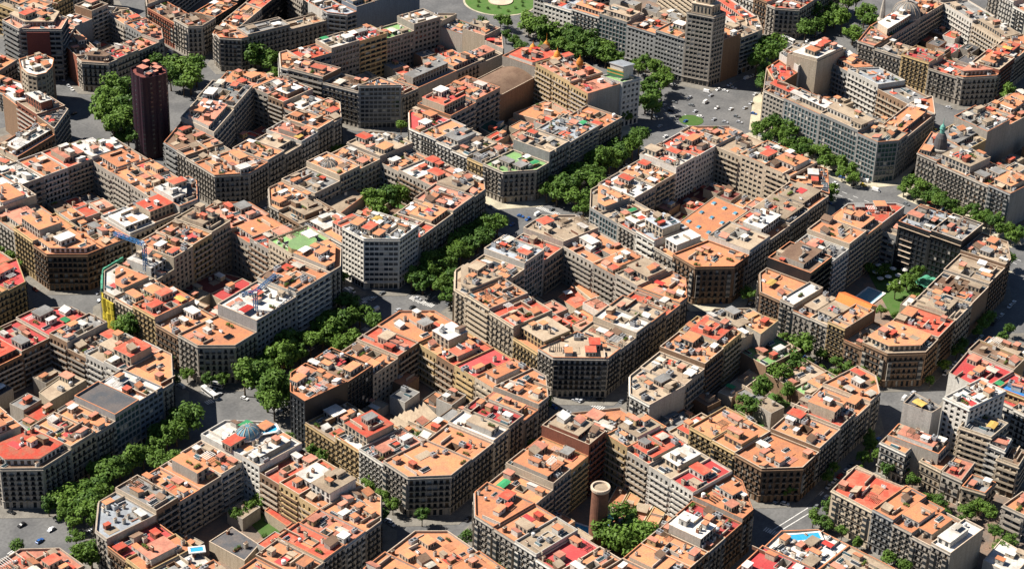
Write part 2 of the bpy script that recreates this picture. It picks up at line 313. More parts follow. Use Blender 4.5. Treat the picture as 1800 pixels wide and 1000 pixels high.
LOTS = [
 ('A', 'LC', 0, [(28.6, -20.8), (21.0, -21.1), (5.3, -32.8), (3.2, -41.8), (29.5, -47.8)], (0, 0, 0, 1, 1), 27.0, 't', 'c', 'c'),
 ('A', 'L', 0, [(3.2, -41.8), (-1.1, -60.7), (25.2, -66.7), (29.5, -47.8)], (0, 1, 2, 1), 28.0, 'o', 'c', 'm'),
 ('A', 'L', 1, [(-1.1, -60.7), (-5.5, -79.6), (20.8, -85.6), (25.2, -66.7)], (0, 1, 2, 1), 26.5, 'r', 'c', 'c'),
 ('A', 'L', 2, [(-5.5, -79.6), (-9.9, -98.5), (16.5, -104.5), (20.8, -85.6)], (0, 1, 2, 1), 19.9, 'o', 'y', 'c'),
 ('A', 'BC', 0, [(-9.9, -98.5), (-12.4, -109.7), (5.0, -131.8), (17.0, -131.5), (16.5, -104.5)], (0, 0, 0, 1, 1), 23.0, 't', 's', 'c'),
 ('A', 'R', 0, [(17.0, -131.5), (31.7, -131.3), (31.1, -104.3), (16.5, -104.5)], (0, 1, 2, 1), 22.1, 't', 's', 'c'),
 ('A', 'R', 1, [(31.7, -131.3), (46.4, -131.0), (45.8, -104.0), (31.1, -104.3)], (0, 1, 2, 1), 25.1, 'w', 's', 'c'),
 ('A', 'R', 2, [(46.4, -131.0), (61.1, -130.7), (60.5, -103.7), (45.8, -104.0)], (0, 1, 2, 1), 24.5, 't', 's', 'c'),
 ('A', 'R', 3, [(61.1, -130.7), (75.7, -130.4), (75.2, -103.4), (60.5, -103.7)], (0, 1, 2, 1), 21.5, 'r', 's', 'c'),
 ('A', 'RC', 0, [(75.7, -130.4), (83.1, -130.2), (99.4, -119.3), (101.6, -109.0), (75.2, -103.4)], (0, 0, 0, 1, 1), 23.0, 'o', 's', 'c'),
 ('A', 'T', 0, [(101.6, -109.0), (105.2, -92.1), (78.8, -86.5), (75.2, -103.4)], (0, 1, 2, 1), 23.6, 't', 's', 'm'),
 ('A', 'T', 1, [(105.2, -92.1), (108.8, -75.2), (82.4, -69.6), (78.8, -86.5)], (0, 1, 2, 1), 22.1, 'o', 's', 'c'),
 ('A', 'T', 2, [(108.8, -75.2), (113.9, -51.6), (87.5, -45.9), (82.4, -69.6)], (0, 1, 2, 1), 22.2, 'o', 's', 'c'),
 ('A', 'TC', 0, [(113.9, -51.6), (117.9, -32.9), (105.5, -18.3), (86.6, -19.0), (87.5, -45.9)], (0, 0, 0, 1, 1), 25.0, 't', 's', 'c'),
 ('A', 'U', 0, [(86.6, -19.0), (67.3, -19.6), (68.2, -46.6), (87.5, -45.9)], (0, 1, 2, 1), 21.4, 'r', 's', 'c'),
 ('A', 'U', 1, [(67.3, -19.6), (48.0, -20.2), (48.8, -47.2), (68.2, -46.6)], (0, 1, 2, 1), 28.7, 'n', 'w', 'k'),
 ('A', 'U', 2, [(48.0, -20.2), (28.6, -20.8), (29.5, -47.8), (48.8, -47.2)], (0, 1, 2, 1), 24.9, 't', 'c', 'c'),
 ('B', 'LC', 0, [(-84.8, 128.4), (-94.4, 127.9), (-109.1, 113.2), (-110.0, 104.3), (-83.2, 101.5)], (0, 0, 0, 1, 1), 23.0, 'w', 'c', 'c'),
 ('B', 'L', 0, [(-110.0, 104.3), (-111.6, 89.3), (-84.7, 86.5), (-83.2, 101.5)], (0, 1, 2, 1), 22.2, 'w', 'c', 'c'),
 ('B', 'L', 1, [(-111.6, 89.3), (-113.4, 71.3), (-86.6, 68.6), (-84.7, 86.5)], (0, 1, 2, 1), 24.3, 'r', 'y', 'c'),
 ('B', 'L', 2, [(-113.4, 71.3), (-115.3, 53.4), (-88.4, 50.6), (-86.6, 68.6)], (0, 1, 2, 1), 20.3, 'o', 'b', 'c'),
 ('B', 'BC', 0, [(-115.3, 53.4), (-116.9, 38.0), (-104.8, 23.4), (-88.1, 23.6), (-88.4, 50.6)], (0, 0, 0, 1, 1), 22.0, 'o', 's', 'c'),
 ('B', 'R', 0, [(-88.1, 23.6), (-57.1, 24.0), (-57.5, 51.0), (-88.4, 50.6)], (0, 1, 2, 1), 28.8, 'w', 'g', 'g'),
 ('B', 'R', 1, [(-57.1, 24.0), (-29.0, 24.4), (-29.3, 51.4), (-57.5, 51.0)], (0, 1, 2, 1), 31.0, 'o', 'w', 'm'),
 ('B', 'RC', 0, [(-29.0, 24.4), (-20.4, 24.5), (-4.4, 37.6), (-2.8, 46.4), (-29.3, 51.4)], (0, 0, 0, 1, 1), 31.0, 'o', 's', 'c'),
 ('B', 'T', 0, [(-2.8, 46.4), (1.0, 66.7), (-25.5, 71.7), (-29.3, 51.4)], (0, 1, 2, 1), 32.5, 'G', 'c', 'c'),
 ('B', 'T', 1, [(1.0, 66.7), (4.2, 83.6), (-22.4, 88.6), (-25.5, 71.7)], (0, 1, 2, 1), 26.5, 'r', 's', 'c'),
 ('B', 'T', 2, [(4.2, 83.6), (7.3, 100.5), (-19.2, 105.5), (-22.4, 88.6)], (0, 1, 2, 1), 23.2, 'r', 's', 'c'),
 ('B', 'TC', 0, [(7.3, 100.5), (10.8, 119.1), (-1.6, 133.6), (-20.9, 132.4), (-19.2, 105.5)], (0, 0, 0, 1, 1), 25.0, 'p', 's', 'c'),
 ('B', 'U', 0, [(-20.9, 132.4), (-36.9, 131.4), (-35.2, 104.5), (-19.2, 105.5)], (0, 1, 2, 1), 30.0, 't', 'c', 'c'),
 ('B', 'U', 1, [(-36.9, 131.4), (-52.9, 130.4), (-51.2, 103.5), (-35.2, 104.5)], (0, 1, 2, 1), 29.1, 'o', 'y', 'c'),
 ('B', 'U', 2, [(-52.9, 130.4), (-68.8, 129.4), (-67.2, 102.5), (-51.2, 103.5)], (0, 1, 2, 1), 28.4, 'o', 'c', 'g'),
 ('B', 'U', 3, [(-68.8, 129.4), (-84.8, 128.4), (-83.2, 101.5), (-67.2, 102.5)], (0, 1, 2, 1), 21.2, 'w', 'c', 'c'),
 ('C', 'LC', 0, [(-100.7, -20.5), (-112.3, -20.7), (-125.1, -31.9), (-127.0, -43.0), (-100.4, -47.5)], (0, 0, 0, 1, 1), 27.0, 'o', 'd', 'k'),
 ('C', 'L', 0, [(-127.0, -43.0), (-130.7, -65.4), (-104.1, -69.9), (-100.4, -47.5)], (0, 1, 2, 1), 14.7, 't', 'y', 'c'),
 ('C', 'L', 1, [(-130.7, -65.4), (-133.6, -82.6), (-107.0, -87.1), (-104.1, -69.9)], (0, 1, 2, 1), 18.6, 'w', 'y', 'c'),
 ('C', 'L', 2, [(-133.6, -82.6), (-136.5, -99.8), (-109.9, -104.3), (-107.0, -87.1)], (0, 1, 2, 1), 20.0, 'p', 'w', 'c'),
 ('C', 'BC', 0, [(-136.5, -99.8), (-139.4, -117.0), (-125.7, -131.8), (-109.0, -131.2), (-109.9, -104.3)], (0, 0, 0, 1, 1), 22.0, 'o', 's', 'c'),
 ('C', 'R', 0, [(-109.0, -131.2), (-91.0, -130.6), (-91.9, -103.7), (-109.9, -104.3)], (0, 1, 2, 1), 21.3, 'o', 's', 'c'),
 ('C', 'R', 1, [(-91.0, -130.6), (-78.2, -130.2), (-79.1, -103.2), (-91.9, -103.7)], (0, 1, 2, 1), 22.5, 'w', 'w', 'c'),
 ('C', 'R', 2, [(-78.2, -130.2), (-65.3, -129.8), (-66.2, -102.8), (-79.1, -103.2)], (0, 1, 2, 1), 23.7, 'k', 's', 'c'),
 ('C', 'R', 3, [(-65.3, -129.8), (-52.5, -129.4), (-53.4, -102.4), (-66.2, -102.8)], (0, 1, 2, 1), 19.9, 'o', 's', 'c'),
 ('C', 'RC', 0, [(-52.5, -129.4), (-43.7, -129.1), (-28.7, -117.0), (-26.9, -107.4), (-53.4, -102.4)], (0, 0, 0, 1, 1), 23.0, 'o', 's', 'c'),
 ('C', 'T', 0, [(-26.9, -107.4), (-24.3, -93.8), (-50.8, -88.8), (-53.4, -102.4)], (0, 1, 2, 1), 21.9, 'o', 'c', 'm'),
 ('C', 'T', 1, [(-24.3, -93.8), (-21.5, -78.9), (-48.0, -73.8), (-50.8, -88.8)], (0, 1, 2, 1), 21.3, 'k', 'y', 'm'),
 ('C', 'T', 2, [(-21.5, -78.9), (-18.9, -65.3), (-45.4, -60.3), (-48.0, -73.8)], (0, 1, 2, 1), 20.9, 'r', 'b', 'c'),
 ('C', 'T', 3, [(-18.9, -65.3), (-16.3, -51.7), (-42.9, -46.7), (-45.4, -60.3)], (0, 1, 2, 1), 20.9, 'o', 'y', 'c'),
 ('C', 'TC', 0, [(-16.3, -51.7), (-12.9, -33.7), (-24.8, -19.4), (-43.2, -19.7), (-42.9, -46.7)], (0, 0, 0, 1, 1), 22.0, 'o', 's', 'c'),
 ('C', 'U', 0, [(-43.2, -19.7), (-60.2, -19.9), (-59.8, -46.9), (-42.9, -46.7)], (0, 1, 2, 1), 21.7, 'r', 'b', 'c'),
 ('C', 'U', 1, [(-60.2, -19.9), (-80.4, -20.2), (-80.1, -47.2), (-59.8, -46.9)], (0, 1, 2, 1), 20.3, 'o', 'c', 'g'),
 ('C', 'U', 2, [(-80.4, -20.2), (-100.7, -20.5), (-100.4, -47.5), (-80.1, -47.2)], (0, 1, 2, 1), 26.4, 'b', 'd', 'k'),
 ('D', 'LC', 0, [(50.3, 130.0), (39.6, 130.5), (23.7, 115.3), (22.4, 107.3), (49.0, 103.0)], (0, 0, 0, 1, 1), 19.0, 'o', 's', 'c'),
 ('D', 'L', 0, [(22.4, 107.3), (19.4, 89.0), (46.1, 84.7), (49.0, 103.0)], (0, 1, 2, 1), 17.7, 't', 'b', 'c'),
 ('D', 'L', 1, [(19.4, 89.0), (16.5, 70.7), (43.2, 66.4), (46.1, 84.7)], (0, 1, 2, 1), 17.0, 'w', 's', 'c'),
 ('D', 'L', 2, [(16.5, 70.7), (13.6, 52.4), (40.2, 48.1), (43.2, 66.4)], (0, 1, 2, 1), 20.7, 'o', 'w', 'c'),
 ('D', 'BC', 0, [(13.6, 52.4), (10.7, 34.5), (23.3, 19.4), (42.7, 21.2), (40.2, 48.1)], (0, 0, 0, 1, 1), 31.0, 'w', 'w', 'g'),
 ('D', 'R', 0, [(42.7, 21.2), (60.4, 22.8), (58.0, 49.7), (40.2, 48.1)], (0, 1, 2, 1), 22.3, 'r', 's', 'c'),
 ('D', 'R', 1, [(60.4, 22.8), (78.2, 24.4), (75.8, 51.3), (58.0, 49.7)], (0, 1, 2, 1), 22.4, 'o', 's', 'c'),
 ('D', 'R', 2, [(78.2, 24.4), (101.3, 26.5), (98.8, 53.4), (75.8, 51.3)], (0, 1, 2, 1), 24.1, 'p', 's', 'c'),
 ('D', 'RC', 0, [(101.3, 26.5), (113.1, 27.6), (123.7, 36.4), (125.6, 49.7), (98.8, 53.4)], (0, 0, 0, 1, 1), 23.0, 'o', 's', 'c'),
 ('D', 'T', 0, [(125.6, 49.7), (127.8, 65.3), (101.0, 69.1), (98.8, 53.4)], (0, 1, 2, 1), 21.0, 'p', 's', 'c'),
 ('D', 'T', 1, [(127.8, 65.3), (130.0, 81.0), (103.2, 84.7), (101.0, 69.1)], (0, 1, 2, 1), 21.0, 'w', 's', 'c'),
 ('D', 'T', 2, [(130.0, 81.0), (132.1, 96.7), (105.4, 100.4), (103.2, 84.7)], (0, 1, 2, 1), 19.7, 'o', 's', 'c'),
 ('D', 'TC', 0, [(132.1, 96.7), (134.6, 114.6), (127.7, 126.4), (106.6, 127.4), (105.4, 100.4)], (0, 0, 0, 1, 1), 24.0, 't', 'c', 'c'),
 ('D', 'U', 0, [(106.6, 127.4), (89.0, 128.2), (87.8, 101.2), (105.4, 100.4)], (0, 1, 2, 1), 21.9, 'o', 'c', 'c'),
 ('D', 'U', 1, [(89.0, 128.2), (71.4, 129.0), (70.2, 102.0), (87.8, 101.2)], (0, 1, 2, 1), 24.3, 'o', 's', 'c'),
 ('D', 'U', 2, [(71.4, 129.0), (50.3, 130.0), (49.0, 103.0), (70.2, 102.0)], (0, 1, 2, 1), 20.6, 'g', 's', 'c'),
 ('E', 'LC', 0, [(161.5, -19.0), (154.5, -18.6), (136.0, -30.8), (133.9, -39.1), (160.0, -45.9)], (0, 0, 0, 1, 1), 22.0, 't', 'g', 'k'),
 ('E', 'L', 0, [(133.9, -39.1), (130.0, -54.0), (156.1, -60.8), (160.0, -45.9)], (0, 1, 2, 1), 21.7, 't', 'g', 'k'),
 ('E', 'L', 1, [(130.0, -54.0), (126.1, -68.9), (152.3, -75.7), (156.1, -60.8)], (0, 1, 2, 1), 22.2, 'r', 's', 'c'),
 ('E', 'L', 2, [(126.1, -68.9), (122.3, -83.8), (148.4, -90.5), (152.3, -75.7)], (0, 1, 2, 1), 24.5, 'n', 'w', 'm'),
 ('E', 'L', 3, [(122.3, -83.8), (118.4, -98.6), (144.5, -105.4), (148.4, -90.5)], (0, 1, 2, 1), 20.2, 'o', 's', 'c'),
 ('E', 'BC', 0, [(118.4, -98.6), (113.9, -116.1), (128.1, -132.3), (144.3, -132.4), (144.5, -105.4)], (0, 0, 0, 1, 1), 23.0, 'o', 'b', 'c'),
 ('E', 'R', 0, [(144.3, -132.4), (166.6, -132.6), (167.2, -105.6), (144.5, -105.4)], (0, 1, 2, 1), 26.0, 't', 'w', 'c'),
 ('E', 'R', 1, [(166.6, -132.6), (189.0, -132.8), (189.9, -105.8), (167.2, -105.6)], (0, 1, 2, 1), 23.1, 'o', 's', 'c'),
 ('E', 'R', 2, [(189.0, -132.8), (211.4, -133.0), (212.5, -106.0), (189.9, -105.8)], (0, 1, 2, 1), 24.2, 'g', 'g', 'c'),
 ('E', 'R', 3, [(211.4, -133.0), (233.7, -133.3), (235.2, -106.3), (212.5, -106.0)], (0, 1, 2, 1), 24.5, 'o', 's', 'c'),
 ('E', 'RC', 0, [(233.7, -133.3), (234.2, -133.3), (261.0, -117.3), (262.0, -109.5), (235.2, -106.3)], (0, 0, 0, 1, 1), 26.0, 'o', 'd', 'c'),
 ('E', 'T', 0, [(262.0, -109.5), (264.2, -90.9), (237.4, -87.7), (235.2, -106.3)], (0, 1, 2, 1), 27.9, 'o', 'c', 'm'),
 ('E', 'T', 1, [(264.2, -90.9), (266.5, -72.3), (239.7, -69.1), (237.4, -87.7)], (0, 1, 2, 1), 29.0, 't', 'c', 'g'),
 ('E', 'T', 2, [(266.5, -72.3), (268.8, -53.7), (242.0, -50.5), (239.7, -69.1)], (0, 1, 2, 1), 27.0, 't', 'c', 'c'),
 ('E', 'TC', 0, [(268.8, -53.7), (270.1, -43.0), (254.0, -24.1), (243.5, -23.5), (242.0, -50.5)], (0, 0, 0, 1, 1), 28.0, 'o', 'w', 'c'),
 ('E', 'U', 0, [(243.5, -23.5), (223.0, -22.4), (221.5, -49.3), (242.0, -50.5)], (0, 1, 2, 1), 27.4, 'r', 'w', 'g'),
 ('E', 'U', 1, [(223.0, -22.4), (202.5, -21.2), (201.0, -48.2), (221.5, -49.3)], (0, 1, 2, 1), 27.9, 'w', 'w', 'g'),
 ('E', 'U', 2, [(202.5, -21.2), (182.0, -20.1), (180.5, -47.1), (201.0, -48.2)], (0, 1, 2, 1), 23.9, 'o', 'c', 'm'),
 ('E', 'U', 3, [(182.0, -20.1), (161.5, -19.0), (160.0, -45.9), (180.5, -47.1)], (0, 1, 2, 1), 23.3, 'w', 's', 'c'),
 ('F', 'LC', 0, [(176.6, 128.6), (168.4, 128.7), (150.2, 113.7), (149.2, 104.3), (176.1, 101.6)], (0, 0, 0, 1, 1), 22.0, 'k', 'w', 'c'),
 ('F', 'L', 0, [(149.2, 104.3), (147.9, 91.3), (174.7, 88.5), (176.1, 101.6)], (0, 1, 2, 1), 22.3, 'o', 'w', 'c'),
 ('F', 'L', 1, [(147.9, 91.3), (146.5, 78.3), (173.4, 75.5), (174.7, 88.5)], (0, 1, 2, 1), 21.1, 'g', 'w', 'c'),
 ('F', 'L', 2, [(146.5, 78.3), (145.2, 65.3), (172.0, 62.5), (173.4, 75.5)], (0, 1, 2, 1), 19.8, 't', 'w', 'c'),
 ('F', 'L', 3, [(145.2, 65.3), (143.8, 52.2), (170.7, 49.5), (172.0, 62.5)], (0, 1, 2, 1), 19.1, 'd', 'y', 'c'),
 ('F', 'BC', 0, [(143.8, 52.2), (142.2, 36.2), (157.5, 22.6), (170.5, 22.5), (170.7, 49.5)], (0, 0, 0, 1, 1), 20.0, 'G', 's', 'c'),
 ('F', 'R', 0, [(170.5, 22.5), (191.4, 22.3), (191.6, 49.3), (170.7, 49.5)], (0, 1, 2, 1), 26.8, 't', 'g', 'c'),
 ('F', 'R', 1, [(191.4, 22.3), (222.8, 22.1), (223.0, 49.1), (191.6, 49.3)], (0, 1, 2, 1), 25.4, 'n', 's', 'm'),
 ('F', 'R', 2, [(222.8, 22.1), (248.9, 21.9), (249.2, 48.9), (223.0, 49.1)], (0, 1, 2, 1), 21.8, 'o', 's', 'c'),
 ('F', 'T', 0, [(275.1, 41.4), (280.0, 58.5), (254.0, 65.9), (249.2, 48.9)], (0, 1, 2, 1), 29.6, 'p', 'y', 'c'),
 ('F', 'T', 1, [(280.0, 58.5), (284.9, 75.6), (258.9, 83.0), (254.0, 65.9)], (0, 1, 2, 1), 31.1, 'p', 'y', 'c'),
 ('F', 'T', 2, [(284.9, 75.6), (289.7, 92.6), (263.8, 100.1), (258.9, 83.0)], (0, 1, 2, 1), 30.6, 'p', 'y', 'c'),
 ('F', 'TC', 0, [(289.7, 92.6), (295.1, 111.5), (282.1, 126.7), (264.2, 127.1), (263.8, 100.1)], (0, 0, 0, 1, 1), 28.0, 'p', 's', 'c'),
 ('F', 'U', 0, [(264.2, 127.1), (226.7, 127.7), (226.2, 100.7), (263.8, 100.1)], (0, 1, 2, 1), 20.6, 'b', 'b', 'n'),
 ('F', 'U', 1, [(226.7, 127.7), (201.6, 128.1), (201.1, 101.1), (226.2, 100.7)], (0, 1, 2, 1), 26.6, 'p', 's', 'm'),
 ('F', 'U', 2, [(201.6, 128.1), (176.6, 128.6), (176.1, 101.6), (201.1, 101.1)], (0, 1, 2, 1), 24.5, 'p', 's', 'm'),
 ('G', 'LC', 0, [(12.0, -146.9), (2.1, -147.1), (-12.0, -156.5), (-14.1, -169.7), (12.6, -173.9)], (0, 0, 0, 1, 1), 20.0, 't', 'w', 'c'),
 ('G', 'L', 0, [(-14.1, -169.7), (-15.8, -181.1), (10.8, -185.3), (12.6, -173.9)], (0, 1, 2, 1), 5.9, 'g', 'b', 'n'),
 ('G', 'L', 1, [(-15.8, -181.1), (-18.1, -195.3), (8.6, -199.5), (10.8, -185.3)], (0, 1, 2, 1), 9.2, 't', 'b', 'n'),
 ('G', 'L', 2, [(-18.1, -195.3), (-20.3, -209.5), (6.4, -213.7), (8.6, -199.5)], (0, 1, 2, 1), 20.1, 'o', 'y', 'c'),
 ('G', 'L', 3, [(-20.3, -209.5), (-22.5, -223.8), (4.2, -227.9), (6.4, -213.7)], (0, 1, 2, 1), 19.6, 'o', 'y', 'c'),
 ('G', 'BC', 0, [(-22.5, -223.8), (-25.1, -240.3), (-11.9, -255.1), (4.4, -254.9), (4.2, -227.9)], (0, 0, 0, 1, 1), 19.0, 'o', 'b', 'c'),
 ('G', 'R', 0, [(4.4, -254.9), (25.1, -254.8), (24.9, -227.8), (4.2, -227.9)], (0, 1, 2, 1), 21.2, 'o', 's', 'c'),
 ('G', 'R', 1, [(25.1, -254.8), (41.1, -254.6), (40.9, -227.6), (24.9, -227.8)], (0, 1, 2, 1), 22.6, 'r', 's', 'c'),
 ('G', 'R', 2, [(41.1, -254.6), (57.0, -254.5), (56.8, -227.5), (40.9, -227.6)], (0, 1, 2, 1), 19.3, 'o', 's', 'c'),
 ('G', 'RC', 0, [(57.0, -254.5), (67.5, -254.4), (80.6, -245.3), (83.2, -233.3), (56.8, -227.5)], (0, 0, 0, 1, 1), 21.0, 'o', 's', 'c'),
 ('G', 'T', 0, [(83.2, -233.3), (87.2, -215.0), (60.8, -209.2), (56.8, -227.5)], (0, 1, 2, 1), 8.5, 'G', 'b', 'n'),
 ('G', 'T', 1, [(87.2, -215.0), (91.2, -196.7), (64.8, -191.0), (60.8, -209.2)], (0, 1, 2, 1), 8.3, 't', 'b', 'n'),
 ('G', 'T', 2, [(91.2, -196.7), (95.2, -178.4), (68.8, -172.7), (64.8, -191.0)], (0, 1, 2, 1), 12.3, 'G', 'b', 'n'),
 ('G', 'TC', 0, [(95.2, -178.4), (99.2, -159.8), (86.8, -145.3), (68.2, -145.7), (68.8, -172.7)], (0, 0, 0, 1, 1), 20.0, 't', 'c', 'c'),
 ('G', 'U', 0, [(68.2, -145.7), (49.5, -146.1), (50.1, -173.1), (68.8, -172.7)], (0, 1, 2, 1), 24.1, 'o', 'y', 'c'),
 ('G', 'U', 1, [(49.5, -146.1), (30.7, -146.5), (31.3, -173.5), (50.1, -173.1)], (0, 1, 2, 1), 23.4, 'o', 'b', 'c'),
 ('G', 'U', 2, [(30.7, -146.5), (12.0, -146.9), (12.6, -173.9), (31.3, -173.5)], (0, 1, 2, 1), 20.4, 't', 's', 'c'),
 ('H', 'LC', 0, [(140.1, -146.3), (132.2, -146.3), (114.6, -157.0), (113.1, -170.2), (139.9, -173.3)], (0, 0, 0, 1, 1), 22.0, 'o', 'b', 'c'),
 ('H', 'L', 0, [(113.1, -170.2), (112.0, -179.1), (138.9, -182.2), (139.9, -173.3)], (0, 1, 2, 1), 23.2, 'w', 's', 'c'),
 ('H', 'L', 1, [(112.0, -179.1), (110.8, -190.2), (137.6, -193.3), (138.9, -182.2)], (0, 1, 2, 1), 20.0, 'o', 's', 'c'),
 ('H', 'L', 2, [(110.8, -190.2), (109.5, -201.3), (136.3, -204.3), (137.6, -193.3)], (0, 1, 2, 1), 20.4, 't', 's', 'c'),
 ('H', 'L', 3, [(109.5, -201.3), (108.2, -212.3), (135.0, -215.4), (136.3, -204.3)], (0, 1, 2, 1), 23.1, 'o', 'y', 'c'),
 ('H', 'L', 4, [(108.2, -212.3), (106.9, -223.4), (133.8, -226.5), (135.0, -215.4)], (0, 1, 2, 1), 16.5, 't', 'b', 'c'),
 ('H', 'BC', 0, [(106.9, -223.4), (105.1, -239.1), (118.9, -254.1), (134.8, -253.5), (133.8, -226.5)], (0, 0, 0, 1, 1), 20.0, 't', 'b', 'c'),
 ('H', 'R', 0, [(134.8, -253.5), (157.0, -252.6), (155.9, -225.6), (133.8, -226.5)], (0, 1, 2, 1), 21.2, 'r', 'b', 'c'),
 ('H', 'R', 1, [(157.0, -252.6), (179.2, -251.8), (178.1, -224.8), (155.9, -225.6)], (0, 1, 2, 1), 20.7, 't', 'c', 'c'),
 ('H', 'R', 2, [(179.2, -251.8), (201.4, -250.9), (200.3, -223.9), (178.1, -224.8)], (0, 1, 2, 1), 21.1, 'b', 'b', 'n'),
 ('H', 'R', 3, [(201.4, -250.9), (223.6, -250.0), (222.5, -223.1), (200.3, -223.9)], (0, 1, 2, 1), 22.9, 't', 'b', 'c'),
 ('H', 'RC', 0, [(223.6, -250.0), (231.2, -249.7), (249.2, -239.7), (249.5, -223.5), (222.5, -223.1)], (0, 0, 0, 1, 1), 25.0, 't', 'b', 'c'),
 ('H', 'T', 0, [(249.5, -223.5), (249.8, -204.4), (222.8, -203.9), (222.5, -223.1)], (0, 1, 2, 1), 30.9, 'g', 'd', 'k'),
 ('H', 'T', 1, [(249.8, -204.4), (250.2, -183.9), (223.2, -183.4), (222.8, -203.9)], (0, 1, 2, 1), 29.6, 'n', 'd', 'k'),
 ('H', 'T', 2, [(250.2, -183.9), (250.3, -174.3), (223.3, -173.9), (223.2, -183.4)], (0, 1, 2, 1), 19.9, 't', 'g', 'm'),
 ('H', 'TC', 0, [(250.3, -174.3), (250.4, -168.5), (231.4, -146.9), (223.5, -146.9), (223.3, -173.9)], (0, 0, 0, 1, 1), 25.0, 'r', 'w', 'c'),
 ('H', 'U', 0, [(223.5, -146.9), (203.6, -146.7), (203.5, -173.7), (223.3, -173.9)], (0, 1, 2, 1), 24.7, 't', 'c', 'm'),
 ('H', 'U', 1, [(203.6, -146.7), (183.8, -146.6), (183.6, -173.6), (203.5, -173.7)], (0, 1, 2, 1), 28.0, 'o', 's', 'c'),
 ('H', 'U', 2, [(183.8, -146.6), (163.9, -146.5), (163.7, -173.5), (183.6, -173.6)], (0, 1, 2, 1), 24.8, 'g', 'w', 'c'),
 ('H', 'U', 3, [(163.9, -146.5), (140.1, -146.3), (139.9, -173.3), (163.7, -173.5)], (0, 1, 2, 1), 28.5, 'b', 'd', 'm'),
 ('I', 'LC', 0, [(-231.3, -19.7), (-241.5, -19.3), (-257.6, -34.1), (-259.0, -42.4), (-232.3, -46.6)], (0, 0, 0, 1, 1), 21.0, 'n', 's', 'c'),
 ('I', 'L', 0, [(-259.0, -42.4), (-261.1, -56.1), (-234.4, -60.3), (-232.3, -46.6)], (0, 1, 2, 1), 17.1, 'k', 'b', 'c'),
 ('I', 'L', 1, [(-261.1, -56.1), (-263.2, -69.7), (-236.6, -73.9), (-234.4, -60.3)], (0, 1, 2, 1), 18.2, 'o', 'y', 'm'),
 ('I', 'L', 2, [(-263.2, -69.7), (-265.4, -83.3), (-238.7, -87.5), (-236.6, -73.9)], (0, 1, 2, 1), 17.5, 'w', 'c', 'c'),
 ('I', 'L', 3, [(-265.4, -83.3), (-267.5, -97.0), (-240.8, -101.1), (-238.7, -87.5)], (0, 1, 2, 1), 19.4, 'o', 's', 'c'),
 ('I', 'BC', 0, [(-267.5, -97.0), (-270.1, -113.6), (-257.7, -128.1), (-240.8, -128.1), (-240.8, -101.1)], (0, 0, 0, 1, 1), 20.0, 'o', 's', 'c'),
 ('I', 'R', 0, [(-240.8, -128.1), (-226.5, -128.1), (-226.5, -101.1), (-240.8, -101.1)], (0, 1, 2, 1), 19.7, 'o', 's', 'c'),
 ('I', 'R', 1, [(-226.5, -128.1), (-212.2, -128.1), (-212.2, -101.1), (-226.5, -101.1)], (0, 1, 2, 1), 21.2, 'o', 's', 'c'),
 ('I', 'R', 2, [(-212.2, -128.1), (-197.9, -128.1), (-197.9, -101.1), (-212.2, -101.1)], (0, 1, 2, 1), 22.6, 'r', 's', 'c'),
 ('I', 'R', 3, [(-197.9, -128.1), (-183.5, -128.1), (-183.6, -101.1), (-197.9, -101.1)], (0, 1, 2, 1), 21.8, 'p', 'w', 'c'),
 ('I', 'RC', 0, [(-183.5, -128.1), (-172.5, -128.1), (-158.0, -116.2), (-156.7, -103.9), (-183.6, -101.1)], (0, 0, 0, 1, 1), 21.0, 'o', 's', 'c'),
 ('I', 'T', 0, [(-156.7, -103.9), (-155.3, -90.4), (-182.2, -87.7), (-183.6, -101.1)], (0, 1, 2, 1), 21.2, 'o', 'y', 'c'),
 ('I', 'T', 1, [(-155.3, -90.4), (-153.9, -77.0), (-180.8, -74.2), (-182.2, -87.7)], (0, 1, 2, 1), 22.6, 'r', 'y', 'c'),
 ('I', 'T', 2, [(-153.9, -77.0), (-152.5, -63.6), (-179.4, -60.8), (-180.8, -74.2)], (0, 1, 2, 1), 21.3, 'r', 'b', 'c'),
 ('I', 'T', 3, [(-152.5, -63.6), (-151.3, -51.5), (-178.1, -48.7), (-179.4, -60.8)], (0, 1, 2, 1), 24.9, 'w', 'w', 'g'),
 ('I', 'TC', 0, [(-151.3, -51.5), (-149.9, -37.9), (-161.3, -22.3), (-177.1, -21.7), (-178.1, -48.7)], (0, 0, 0, 1, 1), 25.0, 'w', 'w', 'g'),
 ('I', 'U', 0, [(-177.1, -21.7), (-190.7, -21.2), (-191.7, -48.2), (-178.1, -48.7)], (0, 1, 2, 1), 21.5, 'o', 'w', 'm'),
 ('I', 'U', 1, [(-190.7, -21.2), (-204.2, -20.7), (-205.2, -47.7), (-191.7, -48.2)], (0, 1, 2, 1), 20.5, 'o', 's', 'c'),
 ('I', 'U', 2, [(-204.2, -20.7), (-217.7, -20.2), (-218.7, -47.1), (-205.2, -47.7)], (0, 1, 2, 1), 20.3, 'o', 's', 'c'),
 ('I', 'U', 3, [(-217.7, -20.2), (-231.3, -19.7), (-232.3, -46.6), (-218.7, -47.1)], (0, 1, 2, 1), 23.2, 'g', 'b', 'm'),
 ('J', 'LC', 0, [(-119.3, -147.9), (-129.3, -148.2), (-143.5, -159.3), (-145.3, -170.9), (-118.6, -174.9)], (0, 0, 0, 1, 1), 22.0, 'o', 's', 'c'),
 ('J', 'L', 0, [(-145.3, -170.9), (-147.3, -184.3), (-120.6, -188.3), (-118.6, -174.9)], (0, 1, 2, 1), 21.3, 'o', 's', 'c'),
 ('J', 'L', 1, [(-147.3, -184.3), (-149.3, -197.6), (-122.6, -201.6), (-120.6, -188.3)], (0, 1, 2, 1), 21.6, 't', 'w', 'c'),
